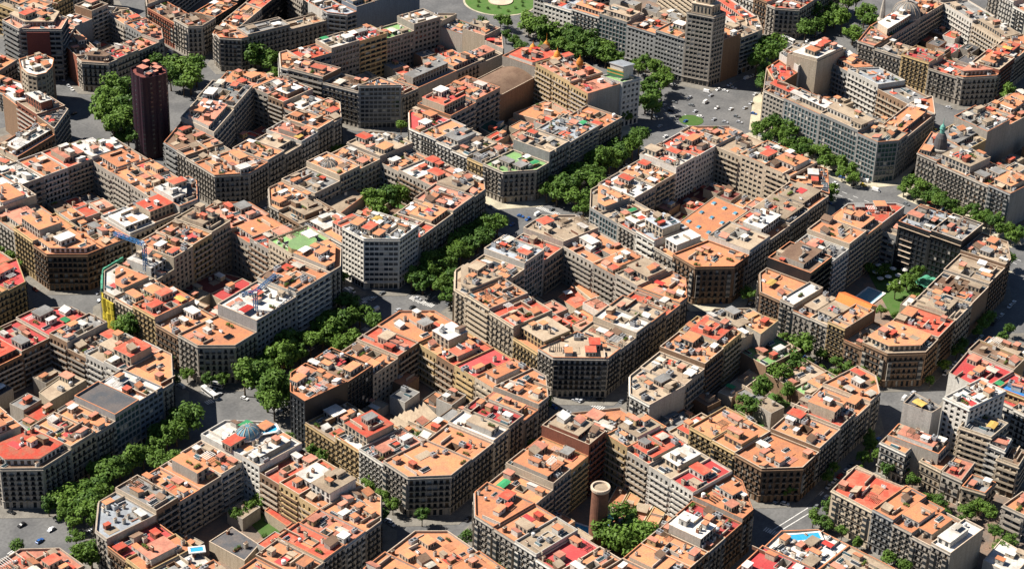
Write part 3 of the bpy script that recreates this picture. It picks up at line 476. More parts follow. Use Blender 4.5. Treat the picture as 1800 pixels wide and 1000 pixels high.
 ('J', 'L', 2, [(-149.3, -197.6), (-151.3, -211.0), (-124.6, -215.0), (-122.6, -201.6)], (0, 1, 2, 1), 19.4, 'k', 'w', 'c'),
 ('J', 'L', 3, [(-151.3, -211.0), (-153.3, -224.4), (-126.6, -228.4), (-124.6, -215.0)], (0, 1, 2, 1), 19.9, 'o', 's', 'c'),
 ('J', 'BC', 0, [(-153.3, -224.4), (-155.8, -240.6), (-143.3, -255.1), (-127.1, -255.4), (-126.6, -228.4)], (0, 0, 0, 1, 1), 21.0, 'o', 's', 'c'),
 ('J', 'R', 0, [(-127.1, -255.4), (-112.9, -255.6), (-112.4, -228.6), (-126.6, -228.4)], (0, 1, 2, 1), 20.8, 'o', 's', 'c'),
 ('J', 'R', 1, [(-112.9, -255.6), (-98.6, -255.9), (-98.2, -228.9), (-112.4, -228.6)], (0, 1, 2, 1), 20.8, 'o', 'b', 'c'),
 ('J', 'R', 2, [(-98.6, -255.9), (-84.4, -256.1), (-84.0, -229.1), (-98.2, -228.9)], (0, 1, 2, 1), 20.3, 'o', 'g', 'c'),
 ('J', 'R', 3, [(-84.4, -256.1), (-70.2, -256.3), (-69.8, -229.3), (-84.0, -229.1)], (0, 1, 2, 1), 20.4, 'k', 'b', 'c'),
 ('J', 'RC', 0, [(-70.2, -256.3), (-61.1, -256.5), (-44.5, -240.8), (-43.2, -234.4), (-69.8, -229.3)], (0, 0, 0, 1, 1), 23.0, 'o', 'b', 'c'),
 ('J', 'T', 0, [(-43.2, -234.4), (-40.5, -220.5), (-67.1, -215.4), (-69.8, -229.3)], (0, 1, 2, 1), 24.9, 'k', 'w', 'c'),
 ('J', 'T', 1, [(-40.5, -220.5), (-37.9, -206.5), (-64.4, -201.4), (-67.1, -215.4)], (0, 1, 2, 1), 24.8, 't', 'w', 'c'),
 ('J', 'T', 2, [(-37.9, -206.5), (-35.2, -192.5), (-61.7, -187.4), (-64.4, -201.4)], (0, 1, 2, 1), 25.6, 'r', 's', 'c'),
 ('J', 'T', 3, [(-35.2, -192.5), (-32.5, -178.5), (-59.0, -173.4), (-61.7, -187.4)], (0, 1, 2, 1), 27.8, 't', 'y', 'c'),
 ('J', 'TC', 0, [(-32.5, -178.5), (-29.3, -162.0), (-48.1, -146.1), (-59.7, -146.4), (-59.0, -173.4)], (0, 0, 0, 1, 1), 23.0, 'o', 's', 'c'),
 ('J', 'U', 0, [(-59.7, -146.4), (-74.6, -146.8), (-73.9, -173.8), (-59.0, -173.4)], (0, 1, 2, 1), 29.8, 't', 'r', 'c'),
 ('J', 'U', 1, [(-74.6, -146.8), (-89.5, -147.2), (-88.8, -174.2), (-73.9, -173.8)], (0, 1, 2, 1), 23.5, 'o', 'y', 'm'),
 ('J', 'U', 2, [(-89.5, -147.2), (-104.4, -147.5), (-103.7, -174.5), (-88.8, -174.2)], (0, 1, 2, 1), 24.3, 'o', 's', 'c'),
 ('J', 'U', 3, [(-104.4, -147.5), (-119.3, -147.9), (-118.6, -174.9), (-103.7, -174.5)], (0, 1, 2, 1), 20.7, 'o', 's', 'c'),
 ('K', 'L', 1, [(-241.4, 91.2), (-245.3, 71.2), (-218.8, 66.0), (-214.9, 86.0)], (0, 1, 2, 1), 21.8, 'r', 's', 'c'),
 ('K', 'L', 2, [(-245.3, 71.2), (-249.2, 51.2), (-222.7, 46.1), (-218.8, 66.0)], (0, 1, 2, 1), 21.3, 'r', 'w', 'c'),
 ('K', 'BC', 0, [(-249.2, 51.2), (-252.7, 33.4), (-240.1, 18.6), (-221.9, 19.1), (-222.7, 46.1)], (0, 0, 0, 1, 1), 22.0, 'b', 's', 'c'),
 ('K', 'R', 0, [(-221.9, 19.1), (-205.4, 19.5), (-206.2, 46.5), (-222.7, 46.1)], (0, 1, 2, 1), 24.0, 'o', 'c', 'c'),
 ('K', 'R', 1, [(-205.4, 19.5), (-192.2, 19.9), (-193.0, 46.9), (-206.2, 46.5)], (0, 1, 2, 1), 22.5, 'o', 's', 'c'),
 ('K', 'R', 2, [(-192.2, 19.9), (-175.7, 20.4), (-176.5, 47.4), (-193.0, 46.9)], (0, 1, 2, 1), 26.3, 'd', 'g', 'k'),
 ('K', 'R', 3, [(-175.7, 20.4), (-159.2, 20.8), (-160.0, 47.8), (-176.5, 47.4)], (0, 1, 2, 1), 25.3, 'w', 'n', 'g'),
 ('K', 'RC', 0, [(-159.2, 20.8), (-151.9, 21.0), (-133.2, 40.0), (-133.0, 46.8), (-160.0, 47.8)], (0, 0, 0, 1, 1), 24.0, 'o', 's', 'c'),
 ('K', 'T', 0, [(-133.0, 46.8), (-132.5, 60.4), (-159.4, 61.4), (-160.0, 47.8)], (0, 1, 2, 1), 23.8, 'p', 'w', 'm'),
 ('K', 'T', 1, [(-132.5, 60.4), (-131.9, 74.0), (-158.9, 75.0), (-159.4, 61.4)], (0, 1, 2, 1), 22.5, 't', 'w', 'c'),
 ('K', 'T', 2, [(-131.9, 74.0), (-131.4, 87.6), (-158.4, 88.6), (-158.9, 75.0)], (0, 1, 2, 1), 20.0, 't', 'b', 'm'),
 ('K', 'T', 3, [(-131.4, 87.6), (-130.9, 101.2), (-157.9, 102.2), (-158.4, 88.6)], (0, 1, 2, 1), 23.7, 'g', 'b', 'c'),
 ('K', 'TC', 0, [(-130.9, 101.2), (-130.4, 114.9), (-143.8, 128.3), (-156.0, 129.1), (-157.9, 102.2)], (0, 0, 0, 1, 1), 22.0, 'k', 'b', 'c'),
 ('K', 'U', 0, [(-156.0, 129.1), (-173.7, 130.4), (-175.6, 103.5), (-157.9, 102.2)], (0, 1, 2, 1), 20.7, 'k', 'b', 'c'),
 ('K', 'U', 1, [(-173.7, 130.4), (-191.4, 131.7), (-193.3, 104.7), (-175.6, 103.5)], (0, 1, 2, 1), 18.7, 'r', 'b', 'c'),
 ('K', 'U', 2, [(-191.4, 131.7), (-209.1, 132.9), (-211.0, 106.0), (-193.3, 104.7)], (0, 1, 2, 1), 24.2, 'p', 's', 'c'),
 ('L', 'LC', 0, [(-55.5, 259.9), (-67.4, 261.6), (-84.1, 247.1), (-85.8, 238.5), (-59.3, 233.2)], (0, 0, 0, 1, 1), 26.0, 'w', 'g', 'g'),
 ('L', 'L', 0, [(-85.8, 238.5), (-89.7, 218.9), (-63.2, 213.6), (-59.3, 233.2)], (0, 1, 2, 1), 27.5, 'w', 's', 'm'),
 ('L', 'L', 1, [(-89.7, 218.9), (-93.6, 199.3), (-67.1, 194.0), (-63.2, 213.6)], (0, 1, 2, 1), 21.9, 't', 's', 'c'),
 ('L', 'L', 2, [(-93.6, 199.3), (-97.5, 179.7), (-71.1, 174.4), (-67.1, 194.0)], (0, 1, 2, 1), 24.2, 'o', 'y', 'c'),
 ('L', 'BC', 0, [(-97.5, 179.7), (-100.3, 166.0), (-86.4, 149.3), (-74.8, 147.7), (-71.1, 174.4)], (0, 0, 0, 1, 1), 22.0, 'o', 'b', 'c'),
 ('L', 'R', 0, [(-74.8, 147.7), (-57.7, 145.3), (-53.9, 172.0), (-71.1, 174.4)], (0, 1, 2, 1), 22.2, 'o', 's', 'c'),
 ('L', 'R', 1, [(-57.7, 145.3), (-40.5, 142.9), (-36.8, 169.6), (-53.9, 172.0)], (0, 1, 2, 1), 24.3, 'w', 'w', 'c'),
 ('L', 'R', 2, [(-40.5, 142.9), (-23.4, 140.5), (-19.7, 167.2), (-36.8, 169.6)], (0, 1, 2, 1), 24.6, 'o', 's', 'c'),
 ('L', 'RC', 0, [(-23.4, 140.5), (-10.7, 138.7), (5.4, 154.5), (6.8, 162.2), (-19.7, 167.2)], (0, 0, 0, 1, 1), 29.0, 'g', 'w', 'm'),
 ('L', 'T', 0, [(6.8, 162.2), (10.6, 181.7), (-15.9, 186.8), (-19.7, 167.2)], (0, 1, 2, 1), 23.9, 'o', 's', 'c'),
 ('L', 'T', 1, [(10.6, 181.7), (14.3, 201.2), (-12.2, 206.3), (-15.9, 186.8)], (0, 1, 2, 1), 24.8, 'o', 's', 'c'),
 ('L', 'T', 2, [(14.3, 201.2), (18.1, 220.8), (-8.4, 225.9), (-12.2, 206.3)], (0, 1, 2, 1), 23.8, 'o', 's', 'c'),
 ('L', 'TC', 0, [(18.1, 220.8), (20.9, 235.5), (5.7, 251.1), (-4.6, 252.6), (-8.4, 225.9)], (0, 0, 0, 1, 1), 24.0, 'o', 's', 'c'),
 ('L', 'U', 0, [(-4.6, 252.6), (-21.5, 255.0), (-25.4, 228.3), (-8.4, 225.9)], (0, 1, 2, 1), 25.2, 'r', 's', 'c'),
 ('L', 'U', 1, [(-21.5, 255.0), (-38.5, 257.5), (-42.3, 230.7), (-25.4, 228.3)], (0, 1, 2, 1), 25.2, 'o', 'w', 'c'),
 ('L', 'U', 2, [(-38.5, 257.5), (-55.5, 259.9), (-59.3, 233.2), (-42.3, 230.7)], (0, 1, 2, 1), 25.1, 'w', 's', 'm'),
 ('M', 'LC', 0, [(64.6, 224.4), (64.2, 224.2), (37.7, 212.8), (34.9, 199.5), (61.4, 193.9)], (0, 0, 0, 1, 1), 23.0, 'b', 'g', 'm'),
 ('M', 'L', 0, [(34.9, 199.5), (33.0, 190.3), (59.4, 184.7), (61.4, 193.9)], (0, 1, 2, 1), 23.1, 'o', 's', 'c'),
 ('M', 'L', 1, [(33.0, 190.3), (31.1, 181.1), (57.5, 175.5), (59.4, 184.7)], (0, 1, 2, 1), 21.7, 't', 's', 'c'),
 ('M', 'BC', 0, [(31.1, 181.1), (26.9, 161.3), (42.3, 147.5), (59.2, 148.6), (57.5, 175.5)], (0, 0, 0, 1, 1), 22.0, 'o', 's', 'c'),
 ('M', 'R', 0, [(59.2, 148.6), (75.4, 149.6), (73.7, 176.6), (57.5, 175.5)], (0, 1, 2, 1), 23.4, 'o', 's', 'c'),
 ('M', 'R', 1, [(75.4, 149.6), (91.7, 150.6), (90.0, 177.6), (73.7, 176.6)], (0, 1, 2, 1), 20.4, 't', 's', 'c'),
 ('M', 'R', 2, [(91.7, 150.6), (107.9, 151.6), (106.3, 178.6), (90.0, 177.6)], (0, 1, 2, 1), 22.8, 'p', 'w', 'c'),
 ('M', 'R', 3, [(107.9, 151.6), (124.2, 152.7), (122.5, 179.6), (106.3, 178.6)], (0, 1, 2, 1), 24.8, 'o', 's', 'c'),
 ('M', 'RC', 0, [(124.2, 152.7), (132.0, 153.1), (149.1, 168.6), (149.5, 178.6), (122.5, 179.6)], (0, 0, 0, 1, 1), 23.0, 'o', 's', 'c'),
 ('M', 'T', 0, [(149.5, 178.6), (150.0, 191.8), (123.0, 192.9), (122.5, 179.6)], (0, 1, 2, 1), 20.9, 'r', 's', 'm'),
 ('M', 'T', 1, [(150.0, 191.8), (150.5, 205.1), (123.5, 206.1), (123.0, 192.9)], (0, 1, 2, 1), 25.1, 'r', 'b', 'c'),
 ('M', 'T', 2, [(150.5, 205.1), (151.0, 218.3), (124.0, 219.4), (123.5, 206.1)], (0, 1, 2, 1), 26.2, 'p', 's', 'm'),
 ('M', 'TC', 0, [(151.0, 218.3), (151.6, 234.5), (138.2, 254.3), (113.9, 244.4), (124.0, 219.4)], (0, 0, 0, 1, 1), 23.0, 'o', 's', 'c'),
 ('M', 'U', 0, [(113.9, 244.4), (89.2, 234.4), (92.7, 206.6), (124.0, 219.4)], (0, 1, 2, 1), 27.9, 'g', 's', 'm'),
 ('M', 'U', 1, [(89.2, 234.4), (64.6, 224.4), (61.4, 193.9), (92.7, 206.6)], (0, 1, 2, 1), 26.5, 'g', 's', 'm'),
 ('N', 'LC', 0, [(179.6, 239.9), (173.7, 241.3), (156.7, 225.2), (157.6, 219.6), (175.3, 222.4)], (0, 0, 0, 1, 1), 28.0, 'o', 'w', 'm'),
 ('N', 'L', 0, [(157.6, 219.6), (161.6, 193.6), (179.8, 193.9), (175.3, 222.4)], (0, 1, 2, 1), 28.6, 'p', 's', 'm'),
 ('N', 'L', 1, [(161.6, 193.6), (165.6, 167.6), (184.2, 165.5), (179.8, 193.9)], (0, 1, 2, 1), 24.8, 'b', 's', 'c'),
 ('N', 'BC', 0, [(165.6, 167.6), (165.7, 167.1), (183.7, 147.4), (184.1, 147.4), (184.2, 165.5)], (0, 0, 0, 1, 1), 29.0, 'o', 'g', 'g'),
 ('N', 'R', 0, [(184.1, 147.4), (200.2, 146.2), (200.7, 164.2), (184.2, 165.5)], (0, 1, 2, 1), 21.4, 'p', 's', 'c'),
 ('N', 'R', 1, [(200.2, 146.2), (236.8, 143.5), (238.6, 161.4), (200.7, 164.2)], (0, 1, 2, 1), 21.8, 'g', 's', 'n'),
 ('N', 'R', 2, [(236.8, 143.5), (259.8, 141.8), (262.2, 159.6), (238.6, 161.4)], (0, 1, 2, 1), 21.7, 'r', 's', 'c'),
 ('N', 'R', 3, [(259.8, 141.8), (282.7, 140.1), (285.9, 157.9), (262.2, 159.6)], (0, 1, 2, 1), 19.4, 't', 's', 'n'),
 ('N', 'RC', 0, [(282.7, 140.1), (283.2, 140.0), (303.9, 156.8), (303.9, 157.8), (285.9, 157.9)], (0, 0, 0, 1, 1), 23.0, 'p', 's', 'c'),
 ('N', 'T', 0, [(303.9, 157.8), (304.0, 176.6), (286.0, 176.7), (285.9, 157.9)], (0, 1, 2, 1), 26.3, 'p', 'c', 'n'),
 ('N', 'T', 1, [(304.0, 176.6), (304.1, 195.4), (286.1, 195.5), (286.0, 176.7)], (0, 1, 2, 1), 22.2, 'n', 's', 'n'),
 ('N', 'TC', 0, [(304.1, 195.4), (304.1, 196.9), (290.0, 213.1), (289.5, 213.2), (286.1, 195.5)], (0, 0, 0, 1, 1), 26.0, 't', 's', 'm'),
 ('N', 'U', 0, [(289.5, 213.2), (267.5, 218.5), (263.9, 200.9), (286.1, 195.5)], (0, 1, 2, 1), 29.7, 'w', 's', 'g'),
 ('N', 'U', 1, [(267.5, 218.5), (245.5, 223.9), (241.8, 206.3), (263.9, 200.9)], (0, 1, 2, 1), 24.9, 'G', 's', 'g'),
 ('N', 'U', 2, [(245.5, 223.9), (223.6, 229.2), (219.6, 211.6), (241.8, 206.3)], (0, 1, 2, 1), 28.9, 'k', 'y', 'm'),
 ('N', 'U', 3, [(223.6, 229.2), (201.6, 234.5), (197.5, 217.0), (219.6, 211.6)], (0, 1, 2, 1), 29.7, 'w', 's', 'g'),
 ('N', 'U', 4, [(201.6, 234.5), (179.6, 239.9), (175.3, 222.4), (197.5, 217.0)], (0, 1, 2, 1), 26.6, 'r', 'g', 'm'),
 ('O', 'LC', 0, [(195.8, 312.8), (195.3, 312.6), (178.6, 305.3), (177.0, 302.2), (190.5, 295.5)], (0, 0, 0, 1, 1), 22.0, 'o', 's', 'c'),
 ('O', 'BC', 0, [(176.4, 300.9), (172.7, 293.5), (180.6, 281.4), (185.5, 279.9), (189.8, 294.2)], (0, 0, 0, 1, 1), 24.0, 'o', 's', 'c'),
 ('O', 'R', 0, [(185.5, 279.9), (216.8, 270.3), (221.2, 284.6), (189.8, 294.2)], (0, 1, 2, 1), 25.5, 'g', 's', 'c'),
 ('O', 'R', 1, [(216.8, 270.3), (248.2, 260.7), (252.6, 275.0), (221.2, 284.6)], (0, 1, 2, 1), 21.7, 't', 's', 'c'),
 ('O', 'RC', 0, [(248.2, 260.7), (251.7, 259.6), (267.5, 272.0), (267.6, 272.5), (252.6, 275.0)], (0, 0, 0, 1, 1), 22.0, 'p', 'd', 'c'),
 ('O', 'T', 0, [(267.6, 272.5), (275.1, 293.3), (260.5, 297.1), (252.6, 275.0)], (0, 1, 2, 1), 22.8, 'r', 'd', 'c'),
 ('O', 'T', 1, [(275.1, 293.3), (282.6, 314.2), (268.5, 319.2), (260.5, 297.1)], (0, 1, 2, 1), 21.5, 'w', 's', 'c'),
 ('O', 'TC', 0, [(282.6, 314.2), (284.4, 319.2), (264.6, 333.7), (264.1, 333.6), (268.5, 319.2)], (0, 0, 0, 1, 1), 22.0, 'g', 's', 'c'),
 ('O', 'U', 0, [(264.1, 333.6), (230.0, 323.2), (229.5, 307.4), (268.5, 319.2)], (0, 1, 2, 1), 22.9, 'r', 'd', 'm'),
 ('O', 'U', 1, [(230.0, 323.2), (195.8, 312.8), (190.5, 295.5), (229.5, 307.4)], (0, 1, 2, 1), 22.7, 'o', 's', 'c'),
 ('P', 'LC', 0, [(201.0, 390.4), (200.5, 390.3), (186.7, 374.9), (186.5, 374.4), (203.8, 373.5)], (0, 0, 0, 1, 1), 21.0, 'b', 's', 'c'),
 ('P', 'L', 0, [(186.5, 374.4), (179.2, 342.1), (195.8, 338.4), (203.8, 373.5)], (0, 1, 2, 1), 18.4, 'b', 'r', 'c'),
 ('P', 'BC', 0, [(179.2, 342.1), (175.4, 325.2), (182.3, 318.7), (198.8, 321.6), (195.8, 338.4)], (0, 0, 0, 1, 1), 22.0, 'b', 's', 'c'),
 ('P', 'R', 0, [(198.8, 321.6), (225.6, 326.4), (223.0, 343.2), (195.8, 338.4)], (0, 1, 2, 1), 22.4, 'o', 'd', 'c'),
 ('P', 'R', 1, [(225.6, 326.4), (252.4, 331.1), (250.1, 348.0), (223.0, 343.2)], (0, 1, 2, 1), 24.4, 'o', 'd', 'c'),
 ('P', 'U', 0, [(253.6, 406.6), (201.0, 390.4), (203.8, 373.5), (258.6, 390.4)], (0, 1, 2, 1), 23.0, 'd', 's', 'm'),
 ('Q', 'LC', 0, [(125.1, 396.9), (116.1, 396.7), (103.1, 368.2), (102.9, 367.7), (125.4, 380.9)], (0, 0, 0, 1, 1), 22.0, 'p', 'c', 'n'),
 ('Q', 'L', 0, [(102.9, 367.7), (94.8, 347.2), (109.6, 341.3), (125.4, 380.9)], (0, 1, 2, 1), 20.8, 'b', 'r', 'n'),
 ('Q', 'BC', 0, [(94.8, 347.2), (92.0, 340.2), (101.3, 325.3), (109.6, 325.3), (109.6, 341.3)], (0, 0, 0, 1, 1), 20.0, 'b', 's', 'c'),
 ('Q', 'R', 0, [(109.6, 325.3), (128.7, 325.2), (128.7, 341.2), (109.6, 341.3)], (0, 1, 2, 1), 20.6, 'k', 'c', 'c'),
 ('Q', 'R', 1, [(128.7, 325.2), (147.8, 325.2), (147.8, 341.2), (128.7, 341.2)], (0, 1, 2, 1), 19.5, 'p', 's', 'c'),
 ('Q', 'RC', 0, [(147.8, 325.2), (152.0, 325.2), (163.5, 338.1), (163.6, 338.6), (147.8, 341.2)], (0, 0, 0, 1, 1), 21.0, 'p', 's', 'c'),
 ('Q', 'T', 0, [(163.6, 338.6), (168.3, 358.2), (152.6, 361.4), (147.8, 341.2)], (0, 1, 2, 1), 21.6, 'o', 'g', 'c'),
 ('Q', 'T', 1, [(168.3, 358.2), (172.9, 377.9), (157.3, 381.6), (152.6, 361.4)], (0, 1, 2, 1), 20.3, 'o', 's', 'c'),
 ('Q', 'TC', 0, [(172.9, 377.9), (173.3, 379.5), (164.1, 397.7), (157.0, 397.5), (157.3, 381.6)], (0, 0, 0, 1, 1), 21.0, 't', 's', 'm'),
 ('Q', 'U', 0, [(157.0, 397.5), (141.0, 397.2), (141.4, 381.2), (157.3, 381.6)], (0, 1, 2, 1), 28.6, 'b', 's', 'm'),
 ('Q', 'U', 1, [(141.0, 397.2), (125.1, 396.9), (125.4, 380.9), (141.4, 381.2)], (0, 1, 2, 1), 22.7, 'p', 'g', 'n'),
 ('R', 'R', 0, [(-64.6, 260.6), (-30.3, 265.9), (-29.0, 286.4), (-67.7, 280.4)], (0, 1, 2, 1), 18.1, 'w', 'b', 'c'),
 ('R', 'R', 1, [(-30.3, 265.9), (4.1, 271.2), (9.7, 292.3), (-29.0, 286.4)], (0, 1, 2, 1), 21.8, 'w', 'b', 'c'),
 ('R', 'RC', 0, [(4.1, 271.2), (4.6, 271.3), (28.7, 284.9), (29.4, 288.4), (9.7, 292.3)], (0, 0, 0, 1, 1), 26.0, 'd', 's', 'm'),
 ('R', 'T', 0, [(29.4, 288.4), (32.7, 305.1), (14.3, 315.0), (9.7, 292.3)], (0, 1, 2, 1), 27.1, 't', 'r', 'm'),
 ('R', 'TC', 0, [(32.7, 305.1), (32.8, 305.6), (29.3, 331.6), (19.6, 334.2), (14.3, 315.0)], (0, 0, 0, 1, 1), 24.0, 'w', 's', 'm'),
 ('S', 'LC', 0, [(373.9, -9.7), (373.4, -9.7), (332.9, -30.5), (332.8, -30.9), (353.5, -29.9)], (0, 0, 0, 1, 1), 22.0, 'b', 'y', 'n'),
 ('S', 'L', 0, [(332.8, -30.9), (329.0, -48.1), (349.4, -48.3), (353.5, -29.9)], (0, 1, 2, 1), 26.8, 'o', 's', 'g'),
 ('S', 'L', 1, [(329.0, -48.1), (322.3, -78.1), (342.3, -80.3), (349.4, -48.3)], (0, 1, 2, 1), 27.8, 't', 'g', 'k'),
 ('S', 'L', 2, [(322.3, -78.1), (315.7, -108.1), (335.2, -112.4), (342.3, -80.3)], (0, 1, 2, 1), 28.9, 't', 'g', 'k'),
 ('S', 'BC', 0, [(315.7, -108.1), (312.2, -123.9), (322.8, -132.8), (335.8, -132.4), (335.2, -112.4)], (0, 0, 0, 1, 1), 27.0, 't', 'g', 'k'),
 ('S', 'R', 0, [(335.8, -132.4), (376.3, -131.1), (380.7, -110.9), (335.2, -112.4)], (0, 1, 2, 1), 24.5, 'o', 'g', 'k'),
 ('S', 'RC', 0, [(376.3, -131.1), (376.8, -131.1), (399.3, -118.3), (399.7, -117.0), (380.7, -110.9)], (0, 0, 0, 1, 1), 25.0, 'o', 'g', 'c'),
 ('S', 'T', 0, [(399.7, -117.0), (407.1, -94.2), (389.4, -83.7), (380.7, -110.9)], (0, 1, 2, 1), 23.4, 'g', 'b', 'c'),
 ('S', 'T', 1, [(407.1, -94.2), (414.4, -71.3), (398.2, -56.5), (389.4, -83.7)], (0, 1, 2, 1), 26.6, 'n', 'w', 'c'),
 ('S', 'T', 2, [(414.4, -71.3), (421.8, -48.5), (406.9, -29.3), (398.2, -56.5)], (0, 1, 2, 1), 24.9, 'o', 'g', 'c'),
 ('S', 'TC', 0, [(421.8, -48.5), (421.9, -48.0), (413.5, -9.3), (406.7, -9.3), (406.9, -29.3)], (0, 0, 0, 1, 1), 27.0, 't', 'c', 'n'),
 ('S', 'U', 0, [(406.7, -9.3), (390.3, -9.5), (380.2, -29.6), (406.9, -29.3)], (0, 1, 2, 1), 26.9, 't', 'w', 'n'),
 ('S', 'U', 1, [(390.3, -9.5), (373.9, -9.7), (353.5, -29.9), (380.2, -29.6)], (0, 1, 2, 1), 22.2, 'r', 'b', 'n'),
 ('T', 'LC', 0, [(484.6, -28.6), (484.1, -28.6), (454.4, -34.7), (453.8, -47.5), (473.8, -48.4)], (0, 0, 0, 1, 1), 22.0, 'p', 's', 'c'),
 ('T', 'L', 0, [(453.8, -47.5), (452.9, -68.5), (472.9, -69.4), (473.8, -48.4)], (0, 1, 2, 1), 20.3, 't', 's', 'c'),
 ('T', 'L', 1, [(452.9, -68.5), (451.9, -89.6), (471.9, -90.5), (472.9, -69.4)], (0, 1, 2, 1), 22.5, 'k', 'y', 'c'),
 ('T', 'L', 2, [(451.9, -89.6), (451.0, -110.7), (471.0, -111.5), (471.9, -90.5)], (0, 1, 2, 1), 18.6, 'r', 's', 'c'),
 ('T', 'BC', 0, [(451.0, -110.7), (450.8, -115.5), (468.2, -131.6), (471.6, -131.5), (471.0, -111.5)], (0, 0, 0, 1, 1), 20.0, 'o', 's', 'c'),
 ('T', 'R', 0, [(471.6, -131.5), (497.4, -130.8), (497.0, -110.8), (471.0, -111.5)], (0, 1, 2, 1), 22.9, 't', 'r', 'c'),
 ('T', 'R', 1, [(497.4, -130.8), (523.3, -130.0), (523.0, -110.0), (497.0, -110.8)], (0, 1, 2, 1), 20.9, 'o', 'c', 'c'),
 ('T', 'RC', 0, [(523.3, -130.0), (523.8, -130.0), (541.5, -117.7), (541.8, -117.3), (523.0, -110.0)], (0, 0, 0, 1, 1), 22.0, 'o', 'c', 'm'),
 ('T', 'T', 0, [(541.8, -117.3), (557.0, -88.7), (539.0, -80.0), (523.0, -110.0)], (0, 1, 2, 1), 20.4, 't', 'c', 'c'),
 ('T', 'T', 1, [(557.0, -88.7), (572.2, -60.2), (554.9, -50.1), (539.0, -80.0)], (0, 1, 2, 1), 22.1, 'g', 'w', 'c'),
 ('T', 'TC', 0, [(572.2, -60.2), (572.4, -59.7), (568.1, -30.3), (555.3, -30.1), (554.9, -50.1)], (0, 0, 0, 1, 1), 22.0, 'g', 's', 'c'),
 ('T', 'U', 0, [(555.3, -30.1), (520.0, -29.3), (514.4, -49.2), (554.9, -50.1)], (0, 1, 2, 1), 22.0, 'o', 's', 'c'),
 ('T', 'U', 1, [(520.0, -29.3), (484.6, -28.6), (473.8, -48.4), (514.4, -49.2)], (0, 1, 2, 1), 21.7, 'g', 's', 'c'),
 ('U', 'LC', 0, [(353.4, -140.4), (352.9, -140.3), (321.1, -146.9), (318.3, -161.3), (344.8, -166.5)], (0, 0, 0, 1, 1), 24.0, 'g', 's', 'c'),
 ('U', 'L', 0, [(318.3, -161.3), (314.0, -183.2), (340.5, -188.4), (344.8, -166.5)], (0, 1, 2, 1), 22.5, 't', 's', 'c'),
 ('U', 'L', 1, [(314.0, -183.2), (311.0, -198.9), (337.5, -204.0), (340.5, -188.4)], (0, 1, 2, 1), 22.4, 'o', 's', 'c'),
 ('U', 'L', 2, [(311.0, -198.9), (307.9, -214.5), (334.4, -219.7), (337.5, -204.0)], (0, 1, 2, 1), 23.6, 't', 'g', 'c'),
 ('U', 'TC', 0, [(445.5, -189.2), (456.2, -168.3), (442.7, -152.4), (425.1, -150.1), (421.5, -176.8)], (0, 0, 0, 1, 1), 22.0, 'o', 's', 'c'),
 ('U', 'U', 0, [(425.1, -150.1), (401.2, -146.8), (395.9, -173.4), (421.5, -176.8)], (0, 1, 2, 1), 23.0, 'o', 's', 'n'),
 ('U', 'U', 1, [(401.2, -146.8), (377.3, -143.6), (370.4, -169.9), (395.9, -173.4)], (0, 1, 2, 1), 26.9, 'g', 's', 'n'),
 ('U', 'U', 2, [(377.3, -143.6), (353.4, -140.4), (344.8, -166.5), (370.4, -169.9)], (0, 1, 2, 1), 21.3, 'g', 'y', 'n'),
 ('V', 'LC', 0, [(388.6, 181.9), (382.9, 183.8), (362.2, 172.4), (362.2, 163.0), (382.2, 162.9)], (0, 0, 0, 1, 1), 28.0, 'n', 'w', 'g'),
 ('V', 'L', 0, [(362.2, 163.0), (362.1, 139.9), (382.1, 139.7), (382.2, 162.9)], (0, 1, 2, 1), 24.9, 'n', 'w', 'g'),
 ('V', 'L', 1, [(362.1, 139.9), (362.0, 116.8), (382.0, 116.4), (382.1, 139.7)], (0, 1, 2, 1), 27.1, 'o', 'w', 'c'),
 ('V', 'L', 2, [(362.0, 116.8), (362.0, 93.8), (382.0, 93.1), (382.0, 116.4)], (0, 1, 2, 1), 29.6, 't', 'g', 'k'),
 ('V', 'L', 3, [(362.0, 93.8), (361.9, 70.7), (381.9, 69.9), (382.0, 93.1)], (0, 1, 2, 1), 27.7, 'o', 'g', 'g'),
 ('V', 'L', 4, [(361.9, 70.7), (361.8, 47.6), (381.8, 46.6), (381.9, 69.9)], (0, 1, 2, 1), 30.4, 'o', 'g', 'g'),
 ('V', 'BC', 0, [(361.8, 47.6), (361.8, 47.1), (366.1, 29.2), (378.2, 26.9), (381.8, 46.6)], (0, 0, 0, 1, 1), 50.0, 't', 's', 'g'),
 ('V', 'R', 0, [(378.2, 26.9), (395.7, 23.7), (399.3, 43.3), (381.8, 46.6)], (0, 1, 2, 1), 30.1, 'o', 'b', 'n'),
 ('V', 'R', 1, [(395.7, 23.7), (413.2, 20.4), (416.8, 40.1), (399.3, 43.3)], (0, 1, 2, 1), 26.8, 't', 'g', 'm'),
 ('V', 'RC', 0, [(413.2, 20.4), (417.9, 19.5), (436.5, 34.5), (436.7, 34.9), (416.8, 40.1)], (0, 0, 0, 1, 1), 27.0, 't', 's', 'n'),
 ('V', 'T', 0, [(436.7, 34.9), (454.5, 69.1), (441.5, 87.3), (416.8, 40.1)], (0, 1, 2, 1), 25.8, 'r', 'w', 'm'),
 ('V', 'T', 1, [(454.5, 69.1), (472.4, 103.2), (466.2, 134.5), (441.5, 87.3)], (0, 1, 2, 1), 24.5, 'o', 'c', 'm'),
 ('V', 'U', 1, [(430.6, 167.7), (388.6, 181.9), (382.2, 162.9), (424.2, 148.7)], (0, 1, 2, 1), 26.3, 't', 's', 'm'),
 ('W', 'LC', 0, [(489.5, 85.0), (489.1, 84.9), (476.3, 74.9), (475.5, 71.5), (493.1, 67.3)], (0, 0, 0, 1, 1), 22.0, 'r', 's', 'c'),
